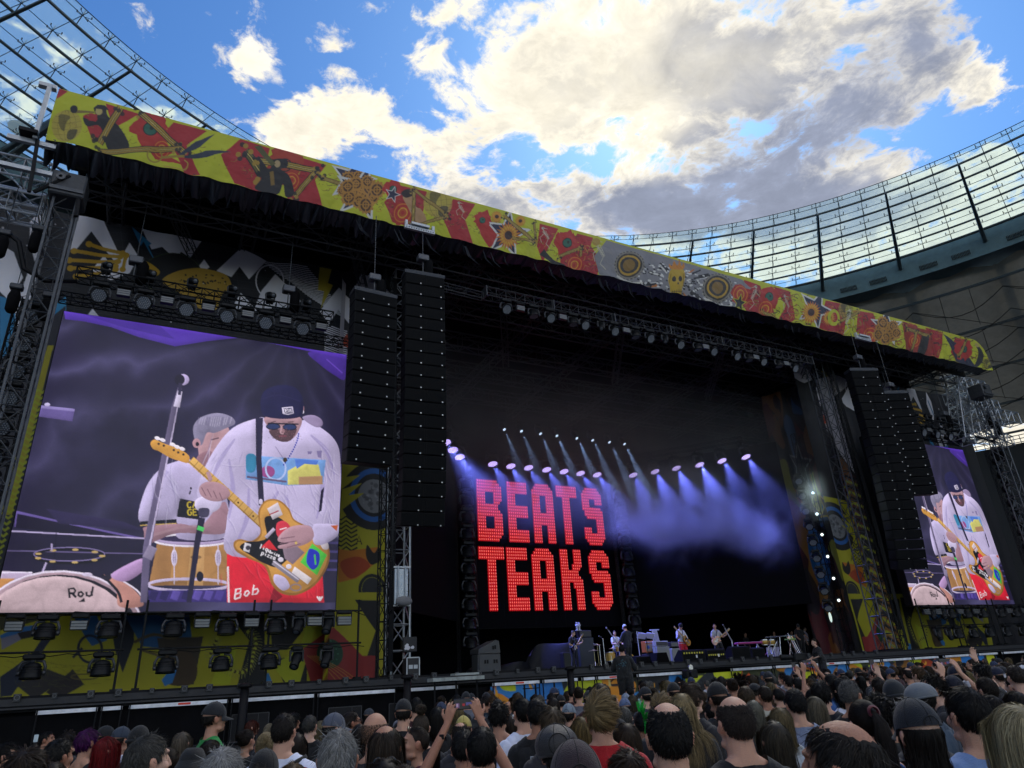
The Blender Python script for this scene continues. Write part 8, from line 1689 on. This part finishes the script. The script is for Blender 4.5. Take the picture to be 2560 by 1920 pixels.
# cx, top, width, kind, style, hair colour, (garment, colour), yaw, label, extra
C_=[
(22,1850,50,'M','messy',BKH,('tee','1a1a1e'),60,'man with dark hair and sunglasses at the bottom left corner','sun'),
(80,1855,98,'M','messy',BR,('tee','22242c'),6,'person with messy brown hair near the bottom left corner',''),
(155,1842,58,'M','crop',BKH,('tee','1c1c20'),22,'man with cropped black hair between the messy brown head and purple hair',''),
(122,1826,28,'M','short',BKH,('tee','202024'),70,'small dark-haired man in profile beside the raised white phone',''),
(178,1823,42,'M','curly',DB,('tee','1c1c20'),0,'person with curly dark brown hair left of the purple hair',''),
(226,1819,50,'M','wavyshort','5a1560',('tank','101012'),28,'person with bright purple hair and a black vest','P:METAL'),
(268,1816,38,'M','cap','101014',('tee','26262c'),45,'man in a low black cap right of the purple hair',''),
(272,1838,52,'F','long','8c0a12',('tee','2a2a30'),42,'woman with long bright red hair in profile','n'),
(308,1818,42,'M','cap','2c3646',('tee','d8dcf0'),25,'man in a grey-blue cap and white T-shirt with dark red lettering','B:BEIRU'),
(138,1900,74,'F','long','3a2c20',('tee','1e1e24'),0,'brown streaked hair at the bottom edge below the cropped black head',''),
(352,1816,48,'M','beanie','0b0b0e',('tee','141418'),10,'person in a black beanie behind the grey-haired man at left',''),
(380,1830,84,'M','short','55534f',('tee','2a2a2e'),38,'large grey-haired man turned right, left of the black bucket hat','n'),
(427,1866,38,'F','bun','33251a',('tee','1e1e24'),0,'woman with a brown hair bun behind the black bucket hat',''),
(458,1827,44,'F','long','75695a',('tee','2c2c30'),0,'woman with long ash-blond hair left of the green T-shirt',''),
(541,1757,46,'M','cap','16181e',('tee','1c8a3c'),50,'tall man in a green T-shirt and black cap looking right','g'),
(530,1846,52,'F','half',DB,('tee','1c1c20'),20,'person with dark brown hair in front of the green T-shirt',''),
(486,1868,74,'M','bucket','0e0f12',('tee','101014'),6,'person in a black bucket hat at the bottom left of centre',''),
(564,1860,100,'M','short','b0aeac',('tee','24262c'),0,'big head of silver-white hair at lower left, near the yellow shirt','n'),
(632,1798,30,'F','bob','5a2412',('tee','26262c'),60,'red-haired woman in profile left of the blond bun',''),
(620,1820,42,'F','bun','241812',('tee','17171b'),20,'woman with a dark bun right of the silver-white head',''),
(655,1915,60,'M','short','4a3a2a',('tee','c9b81c'),10,'person in a yellow shirt at the bottom edge beside the silver-white head',''),
(667,1826,54,'F','bun','a08c66',('tee','1e1e24'),0,'woman with a loose blond bun left of the lettered white T-shirt','n'),
(676,1806,34,'F','pony','8c8068',('tee','202026'),0,'grey-blond woman with a patterned scrunchie behind the blond bun',''),
(714,1779,56,'B','crop','241b14',('tee','e2e6fa'),14,'big man in a white T-shirt with large red lettering and a black strap','C'),
(664,1875,50,'M','cap','0c0c0f',('tee','141418'),0,'person in a black cap in front of the lettered white T-shirt',''),
(733,1902,44,'F','half','6a5232',('tee','2a2a2e'),0,'light brown hair at the bottom edge below the red lettering',''),
(744,1830,36,'F','long','33271e',('tee','1e1e22'),0,'woman with long brown hair right of the big man in white',''),
(737,1777,32,'F','messy',BKH,('tee','1a1a1e'),20,'dark-haired person directly behind the big man in white',''),
(777,1785,36,'M','crop','4d4a46',('tee','0f0f12'),10,'man with a grey fade haircut in a black T-shirt',''),
(804,1799,26,'F','long','8a7c5c',('tee','26262c'),0,'woman with long blond hair beside the grey fade haircut',''),
(838,1784,50,'M','trucker','4c5160',('tee','e2e6fa'),55,'man in a grey and white trucker cap pointing right','tr'),
(848,1815,98,'M','short','a3a2a0',('tee','e2e6fa'),4,'very large head of short silver hair left of centre','n'),
(880,1775,38,'M','short','2a1e16',('tee','1c1c20'),60,'bearded man with glasses in profile behind the trucker cap','gl'),
(899,1807,34,'F','long','2a221c',('tee','2e3038'),0,'dark straight-haired woman left of the bald head',''),
(941,1783,60,'M','bald','6a5444',('tee','23252c'),18,'bald man with a glasses band left of the long balding hair','n'),
(924,1772,26,'M','cap','33363e',('tee','23252c'),40,'small grey cap just behind the bald man',''),
(965,1806,92,'M','baldlong','3b2f24',('tee','b3a8c8'),8,'person with long brown hair thinning at the crown and a lilac shirt','n'),
(962,1890,92,'F','long',DB,('tee','2b2b30'),0,'dark hair with sunglasses pushed up at the bottom edge','up'),
(1009,1749,42,'B','cap','0d0e12',('tee','141418'),4,'man in a plain black cap left of the messy top knot','bk'),
(1052,1765,46,'F','topbun','4a3e32',('tee','1e1e24'),0,'person with a messy greying top knot',''),
(1093,1765,42,'F','bob',BKH,('tee','0f0f12'),6,'person with black hair left of the hands raising the phone',''),
(1037,1812,58,'F','pony','33271e',('tee','4c1428'),-105,'woman looking left with sunglasses on her head and a high ponytail','up'),
(1010,1905,60,'F','short','3a2c20',('tee','128a94'),0,'person in a teal T-shirt at the bottom edge below the woman looking left',''),
(1158,1818,64,'P','crop',BKH,('tee','1c2444'),4,'man in a navy striped shirt raising a phone with both hands','ph'),
(1203,1810,78,'M','short','130f0c',('tee','b9bcd0'),8,'man with short black hair right in front of the phone filmer','n'),
(1150,1806,40,'M','balding','2c221a',('tee','26262c'),0,'balding man just behind the phone filmer',''),
(1158,1791,28,'M','cap','b9a85a',('tee','2a2a2e'),0,'pale yellow cap below the raised phone',''),
(1245,1750,52,'M','curly',BKH,('tank','0f0f12'),14,'man with curly black hair and a black vest right of the raised phone','n'),
(1276,1785,34,'F','half','3d3024',('tee','26262c'),0,'brown-haired woman right of the curly black hair',''),
(1272,1754,20,'M','bald','2a241e',('tee','1e1e22'),60,'tiny bald head behind the curly black hair',''),
(1303,1742,46,'M','short','120e0c',('tee','e2e6fa'),-18,'black-haired man with a white earbud and white T-shirt','ear'),
(1342,1742,52,'M','crop','171210',('tee','101013'),12,'man with short dark hair and white letters on a black T-shirt','D'),
(1376,1763,68,'F','wavyshort','5b4c38',('tee','26262c'),0,'person with wavy grey-brown hair above the leather cap','n'),
(1382,1742,32,'F','half','2a1d14',('tee','1e1e22'),0,'small brown head above the wavy grey-brown hair',''),
(1401,1738,26,'M','cap','121216',('tee','1e1e22'),0,'small black snapback left of the pale cap',''),
(1421,1760,38,'M','cap','75828e',('tee','0e0e10'),30,'man in a pale grey-blue cap',''),
(1441,1733,24,'F','bun','5a544e',('tee','26262c'),0,'small grey updo above the pale grey-blue cap',''),
(1497,1705,46,'F','bob','2e2620',('tee','1a1a1e'),0,'large dark brown head behind the blond styled hair',''),
(1494,1723,80,'M','swept','947c54',('polo','b0101c'),10,'young man with swept blond hair and a red polo shirt','n'),
(1532,1737,24,'M','buzz','5a4838',('tee','26262c'),70,'small pale profile right behind the swept blond hair',''),
(1451,1788,58,'F','long','7d683e',('tee','e2e6fa'),0,'blond woman with a pink-nailed hand at her hair','n'),
(1388,1818,112,'M','newsboy','231f20',('tee','15151a'),0,'person in a large brown leather newsboy cap','lc'),
(1433,1855,140,'M','cap','2c1c20',('tee','121216'),0,'person in a big dark maroon cap at the bottom edge','bk'),
(1562,1858,88,'M','messy','3b2a1a',('tee','2a2a2e'),0,'brown hair at the bottom edge before the red polo shirt',''),
(1564,1803,56,'F','long','40301f',('tee','26262c'),10,'brown-haired woman right of the red polo collar',''),
(1563,1734,18,'M','cap','8a93a4',('tee','2a2a30'),0,'tiny pale blue cap below the security man',''),
(1560,1746,18,'M','cap','5d6b8c',('tee','2a2a30'),0,'tiny blue cap under the pale one',''),
(1558,1764,26,'M','short','6a6864',('tank','141418'),0,'small grey-haired head with bare tattooed shoulder',''),
(1580,1736,26,'F','bob','5a503c',('tee','26262c'),0,'small head with streaked short hair left of the green mohawk',''),
(1600,1757,42,'M','mohawk','30ff60',('tee','0f0f12'),0,'person with a bright green spiked mohawk','mo'),
(1647,1731,56,'F','swept','947c56',('tee','26262c'),0,'short blond hair rising behind the thinning dark crown','n'),
(1661,1756,106,'M','balding','15110e',('tee','b0101c'),2,'large dark head with a thinning bald spot','n'),
(1681,1707,34,'M','cap','0d0d10',('tee','141418'),0,'black cap behind the short blond hair',''),
(1701,1729,60,'F','wavy','b39c70',('tee','1e1e22'),8,'woman with long wavy blond hair falling down her back','n'),
(1723,1707,54,'M','swept','4b3b2e',('tee','1c1c20'),58,'man in profile with an undercut and swept brown hair',''),
(1738,1705,20,'F','short','74706c',('tee','26262c'),0,'tiny grey head behind the undercut man',''),
(1757,1727,22,'F','half','4a3824',('tee','26262c'),0,'narrow brown-haired head between undercut man and black cap',''),
(1788,1707,52,'M','trucker','0e0e12',('tee','15151a'),0,'person in a black cap with a white front panel',''),
(1824,1732,84,'B','baldtop','3a302a',('tee','0c0d12'),0,'broad bald-topped man with a bare neck and black T-shirt','n'),
(1776,1750,42,'M','crop',BKH,('tee','101013'),10,'dark-haired man close left of the broad bald man',''),
(1843,1681,32,'M','afro',DB,('tee','1c1c20'),10,'person with an afro against the rails right of centre',''),
(1860,1712,42,'M','short','4e3d28',('tee','26262c'),14,'man with short light brown hair above the grey-blond head',''),
(1884,1709,32,'M','flat','111216',('tee','1e1e22'),30,'small black flat cap right of the light brown head',''),
(1880,1748,48,'F','long','8a8878',('tee','e2e6fa'),10,'woman with long ash-grey hair and a pale blue shirt','n'),
(1907,1712,34,'M','short','2e2116',('tee','c2bfae'),0,'brown-haired man in a cream T-shirt',''),
(1944,1766,58,'F','bob','7a6a48',('tee','b4bcc4'),0,'person with a streaked blond bob left of the dark cropped man','n'),
(1928,1797,70,'F','long','4a4234',('tee','16181e'),0,'long dark blond hair below the streaked bob',''),
(1980,1718,50,'M','crop','120e0c',('tee','7c88a4'),10,'dark cropped man left of the straight pale blond hair',''),
(1941,1719,28,'M','short',BKH,('tee','1c1c20'),0,'small black-haired head left of the dark cropped man',''),
(2028,1718,44,'M','short','100c0a',('tee','26262c'),0,'round black head between two dark-haired men',''),
(2032,1738,52,'F','long','857b66',('tee','26262c'),0,'straight pale blond hair behind the big balding head',''),
(2046,1695,50,'M','messy','15100d',('tee','151a2a'),45,'dark-haired man looking right in a navy shirt',''),
(2095,1693,48,'F','bob','0c0a09',('tee','e2e6fa'),0,'black bob over a white T-shirt right of the navy shirt',''),
(2118,1699,46,'M','buzz','6c6a68',('tee','1c1c20'),60,'man with clipped grey hair and glasses in profile','gl'),
(2105,1687,30,'M','short','241a12',('tee','26262c'),0,'dark brown head behind the clipped grey hair',''),
(2142,1676,14,'M','bald','2a241e',('tee','26262c'),0,'tiny pink bald head near the violet-lit phone',''),
(2149,1688,22,'F','long',BKH,('tee','26262c'),20,'dark-haired woman below the tiny bald head',''),
(2178,1673,22,'M','cap','3c3438',('tee','26262c'),10,'small brownish cap right of the violet-lit phone',''),
(2190,1690,38,'O','messy',DB,('tee','26262c'),0,'brown-haired person with one hand raised holding a phone','o'),
(2075,1785,155,'M','crown','2a231e',('tee','0f1014'),-38,'huge balding head in front at lower right, turned left','bh'),
(2147,1743,82,'F','pony','1e1510',('tank','14161c'),6,'woman with dark hair in a red-tied ponytail and blue straps','n'),
(2188,1728,76,'F','curly','15100d',('tee','11141c'),0,'person with thick curly dark hair behind the ponytail woman','n'),
(2227,1701,52,'M','beanie','1f2226',('tee','26262c'),0,'person in a dark grey beanie',''),
(2274,1751,106,'F','cap','0f141e',('tank','101216'),0,'long-haired person in a dark navy cap and white-edged black vest','uc'),
(2262,1736,74,'M','fluffy','aba6a2',('tee','26262c'),0,'fluffy white hair behind the dark navy cap',''),
(2290,1709,66,'M','flat','6d7278',('tee','3a4c60'),-20,'man in a pale grey flat cap and checked shirt','pl'),
(2323,1681,50,'M','curly','19120d',('tee','1e1e22'),-60,'man with curly dark hair looking left, right of the flat cap',''),
(2396,1710,92,'B','short','120d0b',('tee','7d9cd0'),0,'big dark-haired man in a pale blue football shirt with lettering','T'),
(2375,1690,46,'M','cap','14182a',('tee','26262c'),10,'person in a navy cap behind the big dark-haired man',''),
(2521,1753,120,'F','long','c4b48c',('tee','2a2a30'),0,'large head of straight light blond hair at the right edge','n'),
(2283,1680,22,'M','fluffy','9c9894',('tee','26262c'),0,'small white-haired head above the grey flat cap',''),
(2357,1673,36,'M','curly','241a12',('tee','26262c'),0,'brown curly head above the big dark-haired man',''),
(2382,1664,36,'M','cap','12172a',('tee','26262c'),30,'person in a navy cap below the stage corner',''),
(2443,1651,38,'O','curly',BKH,('tee','1c1c20'),0,'black curly-haired person with one open hand raised',''),
(2485,1668,32,'M','cap','1a1e33',('tee','e2e6fa'),0,'person in a navy cap with three white stripes at far right','st'),
(2530,1662,38,'M','buzz','3a2f28',('tee','26262c'),20,'man with a shaved fade at the far right',''),
(2554,1664,26,'M','cap','c6c8d0',('tee','26262c'),30,'white cap cut by the right edge of the photo',''),
(2525,1690,36,'M','balding','241b15',('tee','26262c'),0,'balding man below the shaved fade at far right',''),
(2455,1690,44,'U','short','241a12',('tee','26262c'),0,'person filming with both hands and a white cuff at far right','ph2'),
(2415,1676,26,'F','bob','857448',('tee','26262c'),0,'small blond head left of the filming hands',''),
(2468,1734,56,'F','half','17110e',('tee','26262c'),0,'dark head below the filming hands at right',''),
(2530,1725,56,'F','half','1e1612',('tee','26262c'),0,'dark head just above the light blond hair at the right edge',''),
(2072,1682,30,'U','crop',BKH,('tee','3a62a0'),0,'small person filming with both hands before the camera woman','ph2'),
(1990,1692,26,'O','short',BKH,('tee','26262c'),0,'small dark-haired person with a raised hand left of the camera woman','o'),
(1965,1684,26,'F','messy','100c0a',('tee','26262c'),0,'small dark head left of the raised hand',''),
]
pos=[]
def place(cx,top,w,st,hs=None):
    zc=F*HWD[st]/w; k=(atD(cx,top,1.)[2]-1.85)
    for _ in range(2):
        z=1.85+k*zc; S0=ZT+HTP.get(st,.015)
        if z/S0<.90 and k<0: zc=(1.85-.90*S0)/(-k)
        if z/S0>1.10 and k>0: zc=(1.10*S0-1.85)/k
    return zc
for c in C_:
    zc=place(c[0],c[1],c[2],c[4]); pos.append([c[0],c[1],zc])
fill=[]
rr=random.Random(12); tries=0
while len(fill)<188 and tries<30000:
    tries+=1; px=rr.uniform(1010,2640)
    zc=rr.uniform(9.5,34) if px>1500 else rr.uniform(9.,17.)
    q=atD(px,1680,zc); 
    if q[1]>(14.9 if q[0]<14.5 else 18.4) or q[1]<4: continue
    h=rr.uniform(1.62,1.80)
    if any(math.hypot(q[0]-a[0],q[1]-a[1])<.52 for a in fill): continue
    if any((lambda b_:math.hypot(q[0]-b_[0],q[1]-b_[1])<.5)(atD(p_[0],p_[1],p_[2])) for p_ in pos): continue
    fill.append((q[0],q[1],h,px,zc))
for it in range(40):                          # keep neighbours from standing inside each other
    W_=[atD(*p) for p in pos]; mv=False
    for i in range(len(pos)):
        for j in range(i):
            d=math.hypot(W_[i][0]-W_[j][0],W_[i][1]-W_[j][1])
            if d<.36:
                a,b_=(i,j) if pos[i][2]>pos[j][2] else (j,i)
                pos[a][2]*=1.012; pos[b_][2]*=.994; mv=True
    if not mv: break
def face_stage(x,y): return -math.atan2(16-x,30-y)
def crowd_person(i,c,P,zc):
    cx,top,w,kd,st,hc,tp,yaw,label,ex=c; K_=KS[kd]; S0=ZT+HTP.get(st,.015); sc=P[2]/S0; dz=0
    if sc<.88: dz=P[2]-.88*S0; sc=.88
    if sc>1.12: dz=P[2]-1.12*S0; sc=1.12
    rz=face_stage(P[0],P[1])*.75-R(yaw)+R(rr.uniform(-6,6)); c0=K_.I['nb']
    p=person(K_,(P[0],P[1],min(dz,0) if dz<0 else dz),rz,label,sc,rr.randrange(4),tp,('jeans',rr.choice(['15181f','1c2430','101012','2a2a2e'])),'concertgoers in the crowd')
    near=zc<3.4; mid=zc<6.5; n=2500 if st=='mohawk' else 9000 if 'n' in ex.split(':')[0] and near else 6000 if near else 3600 if mid else 1300 if zc<12 else 500
    wd=.0014 if near else .002 if mid else .0036 if zc<12 else .006
    if st in ('cap','trucker','beanie','flat','bucket','newsboy'):
        add_cap(p,K_,st,hc,back=False,name={'beanie':'beanie','bucket':'bucket_hat','flat':'flat_cap','newsboy':'leather_cap'}.get(st,'cap'),rough=.45 if ex=='lc' else .85)
        add_hair(p,K_,'undercap' if ex=='uc' else 'shortcap','1e1712',max(400,n//3),i%3,width=wd*1.3)
        if ex=='tr' or st=='trucker':
            b=MB(); c3=HC+A_(0,0,.012); b.grid(np.array([[c3+A_(math.sin(a)*math.cos(t)*HR_[0]*1.115,math.cos(a)*math.cos(t)*HR_[1]*1.115,math.sin(t)*HR_[2]*1.155) for a in np.linspace(-.8,.8,9)] for t in np.linspace(.1,1.25,8)])); o=obj('front_panel',b.mesh('front_panel',clothm('d4d6ea'),smooth=True),p)
        if ex=='st':
            b=MB()
            for k in(-1,0,1): b.box(HC+A_(k*.016,-HR_[1]*1.08,-.0),(.009,.008,.05))
            obj('white_stripes',b.mesh('white_stripes',clothm('d0d0d8')),p)
    else:
        add_hair(p,K_,st,hc,n,(i%5) if near else i%3,width=wd)
        if ex=='mo': add_hair(p,K_,'side','141010',900,1,name='shaved_side')
    if ex in('sun','gl'): glasses(p,K_)
    if ex=='up': glasses(p,K_,up=True)
    if ex=='B:BEIRU': printed(p,K_,'tee','BEIRU',1.37,.085,'8c1020')
    if ex=='g': printed(p,K_,'tee','omm',1.30,.09,'0c3c1c',-.05)
    if ex=='C':
        printed(p,K_,'tee','CARGO',1.365,.125,'b0101c',0.02,bold=.004)
        strap(p,[(.16,.02,1.47),(.13,-.10,1.44),(.0,-.165,1.33),(-.16,-.17,1.17),(-.22,-.08,1.05)],'08080a',.018)
    if ex=='D': printed(p,K_,'tee','DI',1.33,.075,'b0b4bc',-.03); printed(p,K_,'tee','DE',1.24,.075,'b0b4bc',-.05)
    if ex=='T': printed(p,K_,'tee','TOTEN H',1.37,.062,'141a30',0,bold=.003); printed(p,K_,'tee','DELTA EN L',1.30,.045,'141a30'); b=MB(); 
    if ex=='ear': b=MB(); b.ell((-.088,.0,1.622),(.012,.010,.010),8,6); b.tube((-.09,.006,1.618),(-.086,.018,1.598),.004,5); obj('earbud',b.mesh('earbud',mat('earbud',(.8,.8,.8),.3)),p)
    if ex=='uc':
        for s_ in(-1,1): strap(p,[(s_*.13,-.11,1.44),(s_*.165,-.12,1.30),(s_*.16,-.12,1.15)],'b8b4a4',.008,'vest_edging')
    if 'ponytail' in label and kd=='F' and near or label.startswith('woman with dark hair in a red'):
        b=MB(); b.lathe((0,-.128,1.70),[(.022,-.012),(.034,0),(.022,.012)],12,ax=[[1,0,0],[0,.2,1],[0,-1,.2]],cap=False); obj('hair_tie',b.mesh('hair_tie',clothm('5a1020'),smooth=True),p)
        for s_ in(-1,1): strap(p,[(s_*.10,.02,1.46),(s_*.11,-.10,1.42),(s_*.12,-.135,1.28)],'1c5ca0',.007)
    if ex in('ph','ph2','o'):
        M=Matrix.Translation(p.location)@Matrix.Rotation(rz,4,'Z')@Matrix.Scale(sc,4); one=ex=='o'
        c3=M@Vector((.17 if one else 0,.40 if not one else .28,1.905)); t=thing('smartphone',{'ph':'black smartphone held up by the man in navy, its screen showing the stage','ph2':'phone held in both hands by the '+('small person before the camera woman' if cx<2200 else 'person with a white cuff at far right'),'o':'phone raised in one hand '+('left of the camera woman' if cx<2100 else 'near the small brownish cap')}[ex],'phone',c3,'phones held up in the crowd',rz)
        b=MB(); w_,h_=(.158,.076) if not one else (.076,.158); b.bbox((0,0,0),(w_*sc,.009,h_*sc),.004); obj('body',b.mesh('body',mat('phone_black',(.01,.01,.012),.2)),t)
        P_=np.zeros((20,40,3)); P_[...,0]=np.linspace(-w_/2+.006,w_/2-.006,40)[None]*sc; P_[...,1]=-.006; P_[...,2]=np.linspace(h_/2-.005,-h_/2+.005,20)[:,None]*sc
        cc=np.zeros((20,40,3))+.012; cc[8:17,4:11]=(.10,.05,.13); cc[9:15,5:8]=(.25,.2,.3); cc[9:14,17:22]=(.20,.01,.015); cc[7:13,24:36]=(.05,.05,.16); obj('display',grid_mesh('display',P_,cc,m_scr,False),t)
    if ex=='ph':
        b=MB(); b.lathe((-.16,.345,1.70),[(.034,-.012),(.038,0),(.034,.012)],14,ax=[[.8,0,-.4],[0,1,0],[.4,0,.9]]); b.bbox((-.165,.30,1.70),(.035,.012,.035),.004); obj('wristwatch',b.mesh('wristwatch',m_bm),p)
        b=MB(); b.lathe((.155,.345,1.71),[(.036,-.016),(.038,0),(.036,.016)],14,ax=[[.9,0,.35],[0,1,0],[-.35,0,.9]]); obj('wristband',b.mesh('wristband',clothm('d0d4e6')),p)
    if cx==2455: b=MB(); b.lathe((.155,.345,1.70),[(.034,-.03),(.036,0),(.034,.03)],14,ax=[[.9,0,.35],[0,1,0],[-.35,0,.9]]); obj('cuff',b.mesh('cuff',clothm('c8cad6')),p)
    return p
order=sorted(range(len(C_)),key=lambda i:0)
for i in range(len(C_)):
    P=atD(*pos[i]); crowd_person(i,C_[i],P,pos[i][2])
# the packed crowd farther back, between the heads above
FH=[('short',BKH,'short black hair'),('crop',DB,'cropped dark hair'),('long',BR,'long brown hair'),('bob','4a3826','a brown bob'),('cap','17191f','a black cap'),('messy',LB_,'messy light brown hair'),('long','7d6c48','long blond hair'),('short','6a6763','short grey hair'),('balding','2a211a','thinning hair'),('curly','19120e','curly dark hair'),('cap','2c3650','a blue cap'),('bun','33261a','a brown bun')]
FT=['1a1b20','26272c','101013','2e3440','6a6c78','3c1a1e','b4b6c4','20303c']
cnt_={}
for j,(x,y,h,px,zc) in enumerate(sorted(fill,key=lambda f:f[3])):
    st,hc,nm=FH[rr.randrange(len(FH))]; kd='F' if st in('long','bob','bun') else rr.choice('MMB'); w=F*.17/zc
    zn='left mural end' if x<17 else 'mural centre' if x<26 else 'right mural end' if x<34 else 'right screen'; n_=cnt_.get((nm,zn),0); cnt_[(nm,zn)]=n_+1
    crowd_person(j,(px,0,w,kd,st,hc,('tee',FT[rr.randrange(len(FT))]),rr.uniform(-25,25),'person with %s before the %s, %s'%(nm,zn,nth(n_)),''),np.array([x,y,h]),zc)
# lone raised phone at the left
q=atD(90,1846,9.); t=thing('smartphone','pale phone raised upright above the heads at the left','phone',q,'phones held up in the crowd'); b=MB(); b.bbox((0,0,0),(.05,.01,.09),.004); obj('body',b.mesh('body',mat('phone_pale',(.5,.6,.65),.3)),t); b=MB(); b.path([(0,0,-.05),(0.02,.05,-.2),(.05,.1,-.5)],[.02,.03,.04],7); obj('case_grip',b.mesh('case_grip',skinm(0),smooth=True),t)
print('crowd',len(C_),len(fill))
